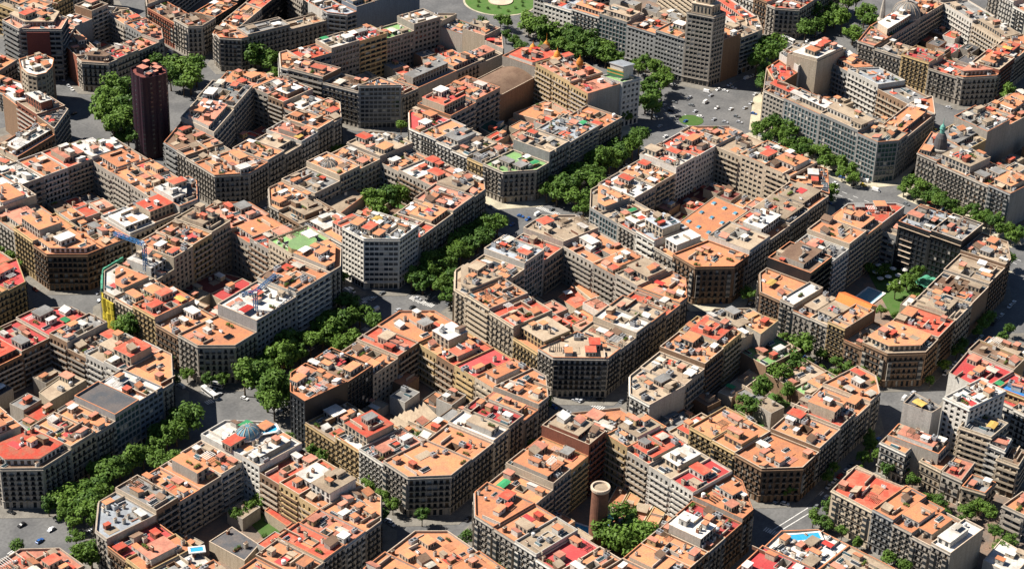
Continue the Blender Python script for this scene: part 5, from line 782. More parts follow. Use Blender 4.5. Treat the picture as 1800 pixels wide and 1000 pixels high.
# ------------------------------------------------------------------ ground, pavements
g = MB(); g.quad((-1600, -1600, 0), (2200, -1600, 0), (2200, 2000, 0), (-1600, 2000, 0))
g.build('road', M['asphalt'], kind='structure')
def centroid(P): return (sum(p[0] for p in P)/len(P), sum(p[1] for p in P)/len(P))
def ccw(P): return list(P) if area(P) > 0 else list(reversed(P))
for key, (bname, P) in BLOCKS.items():
    Q = ccw(P)
    wide = 7.5 if key in 'BDFKCAEI' else 4.6
    if key in 'STUVW': wide = 6.5
    pad = offset_poly(Q, [wide]*8)
    mb = MB()
    mb.prism(pad, 0, 0.14, 1, 0)
    mb.build('pavement', [M['sand'] if key in 'SUEF' else M['paving'], M['kerb']], kind='structure')
    yard = offset_poly(Q, [-6]*8)
    yb = MB(); yb.prism(yard, 0.15, 0.2, 0, 0)
    yb.build('courtyard_floor', M['yard'], kind='structure')

# pale promenade along the boulevard
for key, k0, k1 in (('E', 5, 6), ('H', 5, 6), ('S', 1, 2), ('U', 1, 2)):
    P = BLOCKS[key][1]; p, q = Vector(P[k0]), Vector(P[k1]); t = (q-p).normalized(); n = Vector((t.y, -t.x)); c = Vector(centroid(P))
    if n.dot(p-c) < 0: n = -n
    mb = MB(); mb.prism(ccw([tuple(p + n*6.6), tuple(q + n*6.6), tuple(q + n*15), tuple(p + n*15)]), 0, .145, 1, 0); mb.build('promenade', [M['sand'], M['kerb']], kind='structure')

# ------------------------------------------------------------------ roof clutter prototypes (shared meshes)
rng = random.Random(7)
PROTO = {}
def proto(name, mesh): PROTO.setdefault(name, []).append(mesh)
def make_protos():
    # stair huts: walls, door, overhanging roof slab
    for wc, rc in (('w', 'o'), ('c', 't'), ('w', 'w'), ('c', 'o'), ('y', 'p'), ('s', 'p'), ('r', 'r'), ('w', 'o'), ('c', 'w'), ('b', 'p')):
        for sx, sy, h in ((2.6, 4.2, 2.6), (3.6, 3.2, 2.9), (3.2, 5.6, 2.4)):
            b = MB(); b.box(-sx/2, -sy/2, 0, sx/2, sy/2, h, 0, bottom=False)
            b.box(-sx/2-.2, -sy/2-.2, h+.002, sx/2+.2, sy/2+.2, h+.22, 1)
            b.box(-.45, -sy/2-.04, 0.05, .45, -sy/2+.02, 2.0, 2)
            b.box(sx/2-.02, -.5, 1.1, sx/2+.04, .5, 1.9, 2)
            b.box(-sx/2-.04, -.6, 1.1, -sx/2+.02, .4, 1.9, 2)
            proto('stair_hut', b.mesh('stair_hut', [WALL[wc], ROOF[rc], M['glass']]))
    # lean-to sheds with a sloping roof
    for wc, rc in (('c', 'o'), ('w', 'p'), ('s', 'b'), ('w', 'w'), ('b', 't')):
        b = MB(); sx, sy = 3.4, 4.6
        z = lambda x: 2.9 if x < 0 else 1.9
        c = [(-sx/2, -sy/2), (sx/2, -sy/2), (sx/2, sy/2), (-sx/2, sy/2)]
        for k in range(4):
            p, q = c[k], c[(k+1) % 4]
            b.quad((*p, 0), (*q, 0), (*q, z(q[0])), (*p, z(p[0])), 0)
        e = .25
        t = [(-sx/2-e, -sy/2-e, 3.05), (sx/2+e, -sy/2-e, 1.85), (sx/2+e, sy/2+e, 1.85), (-sx/2-e, sy/2+e, 3.05)]
        b.poly([(x, y, w+.12) for x, y, w in t], 1); b.poly([(x, y, w) for x, y, w in reversed(t)], 1)
        for k in range(4):
            p, q = t[k], t[(k+1) % 4]; b.quad(p, q, (q[0], q[1], q[2]+.12), (p[0], p[1], p[2]+.12), 1)
        proto('shed', b.mesh('shed', [WALL[wc], ROOF[rc]]))
    for mt in (M['brick'], WALL['c'], WALL['w'], WALL['s']):
        b = MB(); b.box(-.5, -.8, 0, .5, .8, 2.2, 0); b.box(-.6, -.9, 2.202, .6, .9, 2.35, 1)
        for y in (-.5, 0, .5): b.lathe([(.16, 2.35), (.16, 2.9), (.2, 2.92)], 6, 2, 0, y)
        proto('chimney_stack', b.mesh('chimney_stack', [mt, M['coping'], M['brick']]))
    for gl in ('glass', 'teal_glass', 'glass'):
        b = MB(); b.box(-1.3, -2, 0, 1.3, 2, .5, 0)
        b.quad((-1.2, -1.9, .52), (0, -1.9, 1.2), (0, 1.9, 1.2), (-1.2, 1.9, .52), 1); b.quad((0, -1.9, 1.2), (1.2, -1.9, .52), (1.2, 1.9, .52), (0, 1.9, 1.2), 1)
        b.poly([(-1.2, -1.9, .52), (1.2, -1.9, .52), (0, -1.9, 1.2)], 1); b.poly([(1.2, 1.9, .52), (-1.2, 1.9, .52), (0, 1.9, 1.2)], 1)
        b.bar((0, -1.95, 1.22), (0, 1.95, 1.22), .12, 0)
        proto('skylight', b.mesh('skylight', [M['white'], M[gl]]))
    b = MB(); b.box(-1.0, -.5, .25, 1.0, .5, 1.35, 0); b.box(-.9, -.4, 0, -.7, .4, .25, 1); b.box(.7, -.4, 0, .9, .4, .25, 1)
    for x in (-.5, .5): b.lathe([(.36, 1.352), (.36, 1.42), (.1, 1.43)], 10, 1, x, 0)
    proto('air_conditioner', b.mesh('air_conditioner', [M['white'], M['iron']]))
    b = MB(); b.box(-1.6, -1.1, .3, 1.6, 1.1, 2.2, 0); b.box(-1.4, -.9, 0, -1.1, .9, .3, 1); b.box(1.1, -.9, 0, 1.4, .9, .3, 1)
    for x in (-.8, .8): b.lathe([(.6, 2.202), (.6, 2.4), (.2, 2.42)], 12, 1, x, 0)
    proto('air_conditioner', b.mesh('air_conditioner', [M['metal'], M['iron']]))
    for mt in (M['white'], M['metal'], WALL['s']):
        b = MB(); b.lathe([(1.0, .5), (1.05, .6), (1.05, 2.0), (.9, 2.2), (.3, 2.45)], 12, 0)
        for k in range(3):
            a = k*2.1; b.bar((.7*math.cos(a), .7*math.sin(a), 0), (.7*math.cos(a), .7*math.sin(a), .55), .18, 1)
        proto('water_tank', b.mesh('water_tank', [mt, M['metal']]))
    for mt in (M['white'], M['red_cloth'], M['yellow_cloth'], M['blind'], M['blind'], M['white'], M['blind'], M['green_cloth'], M['blind']):
        b = MB(); sx, sy = 2.2, 3.0
        b.quad((-sx, -sy, 2.3), (0, -sy, 2.65), (0, sy, 2.65), (-sx, sy, 2.3), 0); b.quad((0, -sy, 2.65), (sx, -sy, 2.3), (sx, sy, 2.3), (0, sy, 2.65), 0)
        b.quad((-sx, sy, 2.22), (0, sy, 2.57), (0, -sy, 2.57), (-sx, -sy, 2.22), 0); b.quad((0, sy, 2.57), (sx, sy, 2.22), (sx, -sy, 2.22), (0, -sy, 2.57), 0)
        for x in (-sx+.1, sx-.1):
            for y in (-sy+.1, sy-.1): b.bar((x, y, 0), (x, y, 2.28), .12, 1)
        proto('awning', b.mesh('awning', [mt, M['metal']]))
    for mt, n in ((M['white'], 6), (M['iron'], 6), (M['shutter'], 7)):
        b = MB()
        for k in range(n):
            x = -2.4 + 4.8*k/(n-1); b.bar((x, -2.2, 2.5), (x, 2.2, 2.5), .2, 0)
        for y in (-2, 2):
            b.bar((-2.5, y, 2.35), (2.5, y, 2.35), .14, 0)
            for x in (-2.4, 2.4): b.bar((x, y, 0), (x, y, 2.35), .14, 0)
        proto('pergola', b.mesh('pergola', mt and [mt]))
    for mt in (WALL['c'], WALL['w'], M['brick'], WALL['s'], WALL['c']):
        b = MB(); b.box(-.15, -4, 0, .15, 4, 1.6, 0); b.box(-.22, -4.05, 1.602, .22, 4.05, 1.7, 1)
        proto('dividing_wall', b.mesh('dividing_wall', [mt, M['coping']]))
    b = MB()
    for k in range(3):
        y = -1.4 + k*1.4
        b.quad((-2.2, y-.6, .3), (2.2, y-.6, .3), (2.2, y+.45, 1.0), (-2.2, y+.45, 1.0), 0); b.quad((-2.2, y+.45, .96), (2.2, y+.45, .96), (2.2, y-.6, .26), (-2.2, y-.6, .26), 1)
        for x in (-2, 2): b.bar((x, y+.4, 0), (x, y+.4, .96), .1, 1)
    proto('solar_panel', b.mesh('solar_panel', [M['glass'], M['metal']]))
    pr = random.Random(3)
    for v in range(3):
        b = MB(); b.box(-.6, -2, 0, .6, 2, .5, 0); leaves(b, pr, [(0, -1.3, 1.0, .9), (0, 0, 1.2, 1.0), (0, 1.3, 1.0, .9)], 60, .5, 1)
        proto('planter', b.mesh('planter', [M['brick'], M['leaf']]))
    for rc in 'orptkgwGb':
        for sx, sy, h in ((6, 7, .35), (5, 9, .5), (8, 6, .28)):
            b = MB(); b.box(-sx/2, -sy/2, 0, sx/2, sy/2, h, 1, 0, bottom=False)
            proto('terrace_deck_' + rc, b.mesh('terrace_deck', [ROOF[rc], M['coping']]))
    for rc, wc in (('w', 'w'), ('o', 'c'), ('p', 'c'), ('g', 's'), ('t', 'c'), ('o', 'w'), ('r', 'c'), ('r', 'w')):
        for sx, sy, h in ((7, 6, 3.0), (5.5, 8, 3.2)):
            b = MB(); b.box(-sx/2, -sy/2, 0, sx/2, sy/2, h, 0, bottom=False)
            b.box(-sx/2-.3, -sy/2-.3, h+.002, sx/2+.3, sy/2+.3, h+.3, 2, 1)
            for s in (-1, 1):
                for k in range(3):
                    y = -sy/2 + sy*(k+.5)/3; b.box(s*sx/2-.05, y-.6, .4, s*sx/2+.05, y+.6, 2.3, 3)
                    x = -sx/2 + sx*(k+.5)/3; b.box(x-.6, s*sy/2-.05, .4, x+.6, s*sy/2+.05, 2.3, 3)
            proto('penthouse', b.mesh('penthouse', [WALL[wc], ROOF[rc], M['coping'], M['glass']]))
def leaves(b, pr, blobs, n, size, mi, up=0.35):
    for cx, cy, cz, r in blobs:
        for k in range(n):
            d = Vector((pr.gauss(0, 1), pr.gauss(0, 1), pr.gauss(0, 1))).normalized()
            rr = r * (0.55 + 0.45*pr.random()**0.5) * (0.9 + 0.25*math.sin(3*d.x + 5*d.y))
            p = Vector((cx, cy, cz)) + Vector((d.x*rr, d.y*rr, d.z*rr*0.85))
            nrm = (d + Vector((pr.uniform(-.7, .7), pr.uniform(-.7, .7), pr.uniform(-.4, .7) + up))).normalized()
            u = nrm.cross(Vector((pr.uniform(-1, 1), pr.uniform(-1, 1), pr.uniform(-1, 1))))
            if u.length < .05: continue
            u.normalize(); w = nrm.cross(u); s = size*pr.uniform(.6, 1.25)
            b.quad(tuple(p - u*s*.5), tuple(p - w*s*.32), tuple(p + u*s*.5), tuple(p + w*s*.32), mi)
make_protos()

# ------------------------------------------------------------------ buildings
RW = dict(o='terracotta', O='bright orange', p='salmon', r='red', k='crimson', t='tan', g='grey', d='charcoal', w='white', b='brown', G='green', E='dark green', n='blue-grey', m='maroon', B='blue')
WW = dict(c='cream', s='stone', y='ochre', w='white', b='brown', r='brick-red', g='grey', n='blue-grey', d='black')
STY = dict(c='house', m='balconied house', g='office block', k='glass office', n='blank-walled house')
SIDE = dict(L='lower-left side', R='lower-right side', T='upper-right side', U='upper-left side', LC='left corner', BC='near corner', RC='right corner', TC='far corner')
ORD = ['first', 'second', 'third', 'fourth', 'fifth', 'sixth', 'seventh', 'eighth', 'ninth', 'tenth', 'eleventh', 'twelfth', 'thirteenth', 'fourteenth', 'fifteenth', 'sixteenth', 'seventeenth', 'eighteenth', 'nineteenth', 'twentieth']
ORD += [t + '-' + ORD[k] for t in ('twenty', 'thirty', 'forty', 'fifty') for k in range(9)]
SEEN = {}
def uniq(l):
    SEEN[l] = SEEN.get(l, 0) + 1
    assert len(l.split()) <= 16, l
    return l

def facade(W, G, K, a, b, h, wallmi, st, inner, rg):
    """one windowed wall: piers and spandrels 0.35 m proud of the panes, balconies in front"""
    ax, ay = a; bx, by = b
    ln = math.hypot(bx-ax, by-ay)
    tx, ty = (bx-ax)/ln, (by-ay)/ln; nx, ny = ty, -tx
    def P(s, o, z): return (ax + tx*s + nx*o, ay + ty*s + ny*o, z)
    dep = 0.45
    gf = 4.6 if not inner else 1.0
    fh = VAR['fh']
    nf = max(2, int(round((h - gf - 0.7)/fh))); fh = (h - gf - 0.7)/nf
    pitch = {'c': 3.1, 'm': 4.2, 'g': 3.0, 'k': 2.7}[st]
    ww = {'c': 1.45, 'm': 3.2, 'g': 2.1, 'k': 2.3}[st]
    wh0, wh1 = {'c': (0.25, 2.65), 'm': (0.7, 2.5), 'g': (0.75, 2.65), 'k': (0.35, 3.0)}[st]
    pitch *= VAR['pitch']; ww *= VAR['ww']
    nc = max(1, int(round((ln - 0.8)/pitch))); mar = (ln - nc*pitch)/2
    ww = min(ww, pitch*.86)
    if mar < 0.2: pitch = (ln - 0.4)/nc; mar = 0.2; ww = min(ww, pitch*0.8)
    xs = []
    for c in range(nc):
        x = mar + pitch*(c + .5); xs.append((x - ww/2, x + ww/2))
    # piers over the whole height
    e = 0.0
    for c in range(nc + 1):
        x0 = 0 if c == 0 else xs[c-1][1]; x1 = ln if c == nc else xs[c][0]
        W.quad(P(x0, 0, 0), P(x1, 0, 0), P(x1, 0, h), P(x0, 0, h), wallmi)
        if c > 0: W.quad(P(x0, -dep, 0), P(x0, 0, 0), P(x0, 0, h), P(x0, -dep, h), wallmi)
        if c < nc: W.quad(P(x1, 0, 0), P(x1, -dep, 0), P(x1, -dep, h), P(x1, 0, h), wallmi)
    bay = rg.random() < 0.4 and st == 'c' and not inner
    for c, (x0, x1) in enumerate(xs):
        zs = []
        if not inner: zs.append((0.3, 3.7))
        for f in range(nf):
            z = gf + f*fh; zs.append((z + wh0, min(z + wh1, z + fh - .3)))
        zp = 0.0
        for z0, z1 in zs + [(h, None)]:
            W.quad(P(x0, 0, zp), P(x1, 0, zp), P(x1, 0, z0), P(x0, 0, z0), wallmi)
            if zp > 0: W.quad(P(x0, -dep, zp), P(x1, -dep, zp), P(x1, 0, zp), P(x0, 0, zp), wallmi)
            if z1 is None: break
            W.quad(P(x0, 0, z0), P(x1, 0, z0), P(x1, -dep, z0), P(x0, -dep, z0), wallmi)
            r = rg.random()
            mi = 0 if r < .72 or st in 'kg' else (1 if r < .88 else 2)
            if st in 'kg' and r > .93: mi = 2
            G.quad(P(x0, -dep, z0), P(x1, -dep, z0), P(x1, -dep, z1), P(x0, -dep, z1), mi)
            zp = z1
        if st == 'c' and not inner:
            for f in range(nf):
                z = gf + f*fh
                if bay and c in (0, nc-1) and f < nf-1 and nc > 2:
                    # glazed bay (tribune) standing out from the wall
                    o = .9; m0, m1 = x0-.35, x1+.35
                    K.quad(P(m0, o, z), P(m1, o, z), P(m1, o, z+.8), P(m0, o, z+.8), 0); K.quad(P(m0, o, z+2.7), P(m1, o, z+2.7), P(m1, o, z+fh-.01), P(m0, o, z+fh-.01), 0)
                    K.quad(P(m0, o, z+.8), P(m1, o, z+.8), P(m1, o, z+2.7), P(m0, o, z+2.7), 2)
                    for q0, q1, q in ((m0, 0, 0), (m1, 0, 1)):
                        pa, pb = (P(q0, 0, z), P(q0, o, z)) if q == 0 else (P(q0, o, z), P(q0, 0, z))
                        K.quad(pa, pb, (pb[0], pb[1], z+fh-.01), (pa[0], pa[1], z+fh-.01), 0)
                    if f == nf-2: K.quad(P(m0, o, z+fh-.01), P(m1, o, z+fh-.01), P(m1, 0, z+fh-.01), P(m0, 0, z+fh-.01), 0)
                    if f == 0: K.quad(P(m0, 0, z), P(m1, 0, z), P(m1, o, z), P(m0, o, z), 0)
                    continue
                m0, m1, o = x0-.3, x1+.3, .65
                if VAR['cont'] and f in (0, 2, nf-1): m0, m1 = x0-(pitch-ww)/2+.01, x1+(pitch-ww)/2-.01
                z += .08
                K.quad(P(m0, o, z), P(m1, o, z), P(m1, o, z+.16), P(m0, o, z+.16), 0)
                K.quad(P(m0, o, z+.16), P(m1, o, z+.16), P(m1, 0, z+.16), P(m0, 0, z+.16), 0)
                K.quad(P(m0, 0, z), P(m1, 0, z), P(m1, o, z), P(m0, o, z), 0)
                K.quad(P(m0, 0, z), P(m0, o, z), P(m0, o, z+1.0), P(m0, 0, z+1.0), 1); K.quad(P(m1, o, z), P(m1, 0, z), P(m1, 0, z+1.0), P(m1, o, z+1.0), 1)
                K.quad(P(m0, o-.02, z+.16), P(m1, o-.02, z+.16), P(m1, o-.02, z+1.0), P(m0, o-.02, z+1.0), 1)
    if st == 'm' or (inner and st == 'c'):
        o = 1.15
        m0, m1 = 0.5, ln-0.5
        for f in range(nf):
            z = gf + f*fh - .1
            rail = 0 if st == 'm' else 3
            K.quad(P(m0, o, z), P(m1, o, z), P(m1, o, z+1.1), P(m0, o, z+1.1), rail); K.quad(P(m1, o-.12, z+.2), P(m0, o-.12, z+.2), P(m0, o-.12, z+1.1), P(m1, o-.12, z+1.1), rail)
            K.quad(P(m0, o, z+1.1), P(m1, o, z+1.1), P(m1, o-.12, z+1.1), P(m0, o-.12, z+1.1), 0)
            K.quad(P(m0, o-.12, z+.2), P(m1, o-.12, z+.2), P(m1, 0, z+.2), P(m0, 0, z+.2), 0)
            K.quad(P(m0, 0, z), P(m1, 0, z), P(m1, o, z), P(m0, o, z), 0)
            K.quad(P(m0, 0, z), P(m0, o, z), P(m0, o, z+1.1), P(m0, 0, z+1.1), rail); K.quad(P(m1, o, z), P(m1, 0, z), P(m1, 0, z+1.1), P(m1, o, z+1.1), rail)

BLD = {}
FLAT = {'E.BC', 'F.U0', 'B.L2', 'F.T0', 'F.T1', 'F.T2', 'I.TC', 'B.T0', 'C.BC', 'T.LC', 'D.U1', 'B.BC', 'F.BC', 'G.BC', 'A.BC', 'J.BC', 'J.LC', 'I.L2', 'K.R2', 'V.BC', 'C.TC', 'gridtower', 'J.TC', 'G.RC', 'C.RC'}
VAR = dict(fh=3.3, pitch=1.0, ww=1.0, cont=False)
# how cluttered the roofs of some buildings are (block.side); the rest vary at random
DENS = {'F.BC': .5, 'E.RC': 1.3, 'D.BC': 1.4, 'e_sky': 0, 'f_orange': .15, 'h_gable': 0, 'a_red': .1, 'a_orange': 0, 'i_red': .1, 'F.U0': 0, 'y_pool': .2, 'C.BC': .35, 'B.BC': .35, 'C.TC': .3, 'G.BC': .4, 'white_tower': .3, 'villa': .4, 'V.BC': .3, 'gridtower': 1.2, 'K.RC': .3, 'K.BC': .5, 'K.R2': 0, 'I.TC': .6, 'H.T0': .8, 'H.T1': .8, 'J.BC': .4}
CLUT = [('stair_hut', 3.2, 5), ('shed', 3.2, 2.5), ('chimney_stack', 1.3, 4), ('skylight', 2.3, 2.2), ('air_conditioner', 1.5, 2.6), ('water_tank', 1.4, 1.2), ('awning', 3.4, .9), ('pergola', 3.2, .9), ('planter', 2.0, 1.2), ('solar_panel', 2.8, .3), ('dividing_wall', 2.4, 3), ('penthouse', 4.8, 3.2)]
CN = [c[0] for c in CLUT]; CW = [c[2] for c in CLUT]; CR = {c[0]: c[1] for c in CLUT}
def clutter(root, Q, z, rg, ang, dens, roofc, keep=()):
    A = area(Q); placed = list(keep)
    xs = [p[0] for p in Q]; ys = [p[1] for p in Q]
    def spot(r, tries=14):
        for _ in range(tries):
            x = rg.uniform(min(xs), max(xs)); y = rg.uniform(min(ys), max(ys))
            if not inside(Q, x, y, r*.8 + .2): continue
            if any((x-px)**2 + (y-py)**2 < (r + pr)**2*.72 for px, py, pr in placed): continue
            placed.append((x, y, r)); return x, y
    def put(name, x, y, zz, sc=None):
        o = bpy.data.objects.new(name.split('_deck')[0] + ('_deck' if '_deck' in name else ''), rg.choice(PROTO[name]))
        o.location = (x, y, zz); o.rotation_euler = (0, 0, ang + rg.choice((0, math.pi/2, math.pi, -math.pi/2)))
        if sc: o.scale = sc
        return link(o, root)
    # raised terrace decks in other colours, each at its own level so that no two tops coincide
    nd = int(A/150*dens + rg.random())
    base = z
    for k in range(min(nd, 4)):
        r = 3.4
        for _ in range(10):
            x = rg.uniform(min(xs), max(xs)); y = rg.uniform(min(ys), max(ys))
            if inside(Q, x, y, r + .6):
                s = rg.uniform(.6, .95)
                put('terrace_deck_' + rg.choice('oopprrktb' + roofc*4 if roofc in 'orptkgwb' else 'oprtg'), x, y, z + .02, (s, s, .35 + .55*k + rg.random()*.3)); break
    n = int(A/27*dens) + 1
    for k in range(n):
        name = rg.choices(CN, CW)[0]
        if name == 'penthouse' and A < 220: name = 'stair_hut'
        q = spot(CR[name]*.8)
        if q is None:
            name = rg.choice(('air_conditioner', 'chimney_stack', 'skylight')); q = spot(1.2)
            if q is None: continue
        s = rg.uniform(.75, 1.15)
        put(name, q[0], q[1], z + .03, (s*rg.uniform(.85, 1.15), s*rg.uniform(.85, 1.15), s))

def building(id_, name, label, cat, P, E, h, code, group=None, dens=1.0, para=True, keep=()):
    roofc, wallc, st = code
    E = ['sqi'[e] for e in E]
    rg = random.Random(id_)
    VAR.update(fh=rg.uniform(2.95, 3.65), pitch=rg.uniform(.86, 1.2), ww=rg.uniform(.82, 1.2), cont=rg.random() < .3)
    cx, cy = centroid(P)
    P = [(x-cx, y-cy) for x, y in P]
    P = offset_poly(P, [-.04]*len(P))
    root = thing(name, (cx, cy, 0), label, cat, group)
    BLD[id_] = (root, P, h)
    n = len(P)
    W, G, K = MB(), MB(), MB()
    wst = st
    for k in range(n):
        a, b = P[k], P[(k+1) % n]; e = E[k]
        ln = math.hypot(b[0]-a[0], b[1]-a[1])
        if ln < .3: continue
        if e == 'q' or st == 'n' or ln < 2.2:
            W.quad((*a, 0), (*b, 0), (*b, h), (*a, h), 1 if e == 'q' and st != 'n' else 0)
        else:
            facade(W, G, K, a, b, h, 0, ('m' if e == 'i' and st == 'm' else 'c' if e == 'i' and st == 'c' else st), e == 'i', rg)
    # parapet standing on the wall head, coping and street cornice
    ph = 1.0 if para else .25
    Pi = offset_poly(P, [-.32]*n)
    for k in range(n):
        a, b = P[k], P[(k+1) % n]; c, d = Pi[(k+1) % n], Pi[k]
        W.quad((*a, h), (*b, h), (*b, h+ph), (*a, h+ph), 0 if E[k] != 'q' else 1); W.quad((*d, h+ph), (*c, h+ph), (*c, h), (*d, h), 0)
    party = WALL[rg.choice('cscbs')] if wallc in 'csyb' else WALL[wallc]
    W.build('wall', [WALL[wallc], party], root)
    gm = M['teal_glass'] if st == 'k' and wallc != 'd' else M['glass']
    if G.f: G.build('window', [gm, M['shutter'], M['blind']], root, kind='stuff')
    if K.f: K.build('balcony', [WALL[wallc] if wallc not in 'br' else WALL['s'], M['iron'], M['glass'], party], root, kind='stuff')
    C = MB()
    co, ci = offset_poly(P, [.04]*n), offset_poly(P, [-.38]*n)
    for k in range(n):
        j = (k+1) % n
        C.quad((*co[k], h+ph), (*co[j], h+ph), (*co[j], h+ph+.15), (*co[k], h+ph+.15)); C.quad((*ci[j], h+ph), (*ci[k], h+ph), (*ci[k], h+ph+.15), (*ci[j], h+ph+.15))
        C.quad((*co[k], h+ph+.15), (*co[j], h+ph+.15), (*ci[j], h+ph+.15), (*ci[k], h+ph+.15))
    C.build('coping', WALL[wallc] if wallc in 'wyc' and rg.random() < .5 else ROOF['o'] if rg.random() < .3 else M['coping'], root)
    if st in 'cmg' and para:
        ds = [.55 if e == 's' else 0 for e in E]; ho = offset_poly(P, ds)
        for nm, z0, z1 in (('cornice', h-.35, h), ('shopfront_ledge', 4.3, 4.55)):
            H = MB()
            if z1 < 5 and h < 12: continue
            for k in range(n):
                if E[k] != 's': continue
                j = (k+1) % n
                H.quad((*ho[k], z0), (*ho[j], z0), (*ho[j], z1), (*ho[k], z1)); H.quad((*ho[k], z1), (*ho[j], z1), (*P[j], z1), (*P[k], z1)); H.quad((*P[k], z0), (*P[j], z0), (*ho[j], z0), (*ho[k], z0))
            if H.f: H.build(nm, WALL[wallc], root)
    k0 = max(range(n), key=lambda k: math.hypot(P[(k+1) % n][0]-P[k][0], P[(k+1) % n][1]-P[k][1]))
    a, b = P[k0], P[(k0+1) % n]
    ang = math.atan2(b[1]-a[1], b[0]-a[0])
    T = MB(); keep = list(keep); mode = rg.random()
    big = area(P) > 260 and para and dens > 0
    if n == 4 and big and mode < .45:
        # light well: a real shaft through the roof with a low wall round it
        A = [Vector(p) for p in Pi]
        u0 = rg.choice((.06, .36, .62)); u1 = u0 + .3; v0 = rg.uniform(.38, .5); v1 = v0 + rg.uniform(.14, .22)
        B = lambda u, v: A[0].lerp(A[1], u).lerp(A[3].lerp(A[2], u), v)
        us, vs = [0, u0, u1, 1], [0, v0, v1, 1]
        for i in range(3):
            for j in range(3):
                if i == 1 and j == 1: continue
                T.quad(*[(*B(us[i+p], vs[j+q]), h) for p, q in ((0, 0), (1, 0), (1, 1), (0, 1))])
        S = MB(); hi = [B(u, v) for u, v in ((u0, v0), (u1, v0), (u1, v1), (u0, v1))]; ho_ = offset_poly([tuple(v) for v in hi], [.25]*4)
        for k in range(4):
            j = (k+1) % 4
            S.quad((*hi[j], h-15), (*hi[k], h-15), (*hi[k], h+.8), (*hi[j], h+.8)); S.quad((*ho_[k], h), (*ho_[j], h), (*ho_[j], h+.8), (*ho_[k], h+.8)); S.quad((*ho_[k], h+.8), (*ho_[j], h+.8), (*hi[j], h+.8), (*hi[k], h+.8))
        S.poly([(*v, h-15) for v in hi]); S.build('light_well', party, root)
        m = sum(hi, Vector((0, 0)))/4; keep.append((m.x, m.y, (hi[0]-hi[2]).length*.5))
    else: T.poly([(x, y, h) for x, y in Pi])
    T.build('roof', ROOF[roofc], root)
    if big and mode > .58 and id_ not in FLAT and roofc != 'k' and E.count('s') <= 3:
        # set-back attic storey with its own roof and windows
        f_, g_ = rg.uniform(3.2, 7), rg.uniform(2.5, 9)
        q = offset_poly(P, [-f_ if e == 's' else -g_ if e == 'i' else -rg.choice((.5, .5, 3)) for e in E])
        if area(q) > 60:
            ah = rg.choice((2.9, 3.0, 3.3, 5.8)); A_ = MB(); G2 = MB()
            A_.prism(q, h + .01, h + ah, 0)
            for k in range(n):
                a2, b2 = Vector(q[k]), Vector(q[(k+1) % n]); L2 = (b2-a2).length
                if E[k] == 'q' or L2 < 3: continue
                t2 = (b2-a2)/L2; n2 = Vector((t2.y, -t2.x))*.05; c2 = int(L2/2.6)
                for z2 in ([h+.3] if ah < 5 else [h+.3, h+3.2]):
                    for i in range(c2):
                        s2 = L2*(i+.5)/c2; p0, p1 = a2 + t2*(s2-.8) + n2, a2 + t2*(s2+.8) + n2
                        G2.quad((*p0, z2), (*p1, z2), (*p1, z2+2.1), (*p0, z2+2.1))
            A_.build('attic_storey', WALL[rg.choice('csw' + wallc)], root)
            if G2.f: G2.build('attic_window', M['glass'], root, kind='stuff')
            ro = offset_poly(q, [.35 if e != 'q' else 0 for e in E]); R_ = MB(); R_.prism(ro, h + ah + .003, h + ah + .3, 1, 0, True)
            R_.build('attic_roof', [ROOF[rg.choice(roofc*3 + 'opotrw')], M['coping']], root)
            clutter(root, offset_poly(q, [-.3]*n), h + ah + .3, rg, ang, dens*.75, roofc)
            c2 = centroid(q); keep = keep + [(*c2, math.sqrt(area(q))*.62)]
            dens *= .5
    if dens > 0: clutter(root, offset_poly(P, [-.5]*n), h, rg, ang, dens, roofc, keep)
    return root

side_rows = {}
for row in LOTS:
    side_rows.setdefault((row[0], row[1]), []).append(row)
for (key, sd), rws in side_rows.items():
    if sd in 'TU': rws = list(reversed(rws))
    bname = BLOCKS[key][0]
    for n, (_, _, slot, P, E, h, *code) in enumerate(rws):
        id_ = key + '.' + sd + ('' if sd.endswith('C') else str(slot))
        w, r, s = WW[code[1]], RW[code[0]], STY[code[2]]
        if len(rws) > 1: where = f'{ORD[n]} on {SIDE[sd]} of {bname} block'
        else: where = f'on {SIDE[sd]} of {bname} block'
        label = f'{w} {s} with {r} roof, {where}'
        if h > 40: label = f'tall {label}'
        nm = 'office_building' if code[2] in 'gk' else 'corner_building' if sd.endswith('C') else 'apartment_building'
        cat = 'office building' if code[2] in 'gk' else 'building'
        building(id_, nm, uniq(label), cat, P, E, h, code, 'buildings round the city blocks', DENS.get(id_, .3 + random.Random(id_ + 'd').random()*.75))
for id_, nm, label, P, E, h, *code in EXTRAS:
    building(id_, nm, uniq(label), 'courtyard building' if nm == 'courtyard_building' else 'building', P, E, h, code, None, DENS.get(id_, .25 if nm == 'courtyard_building' else .7), nm not in ('courtyard_building', 'theatre_hall'))

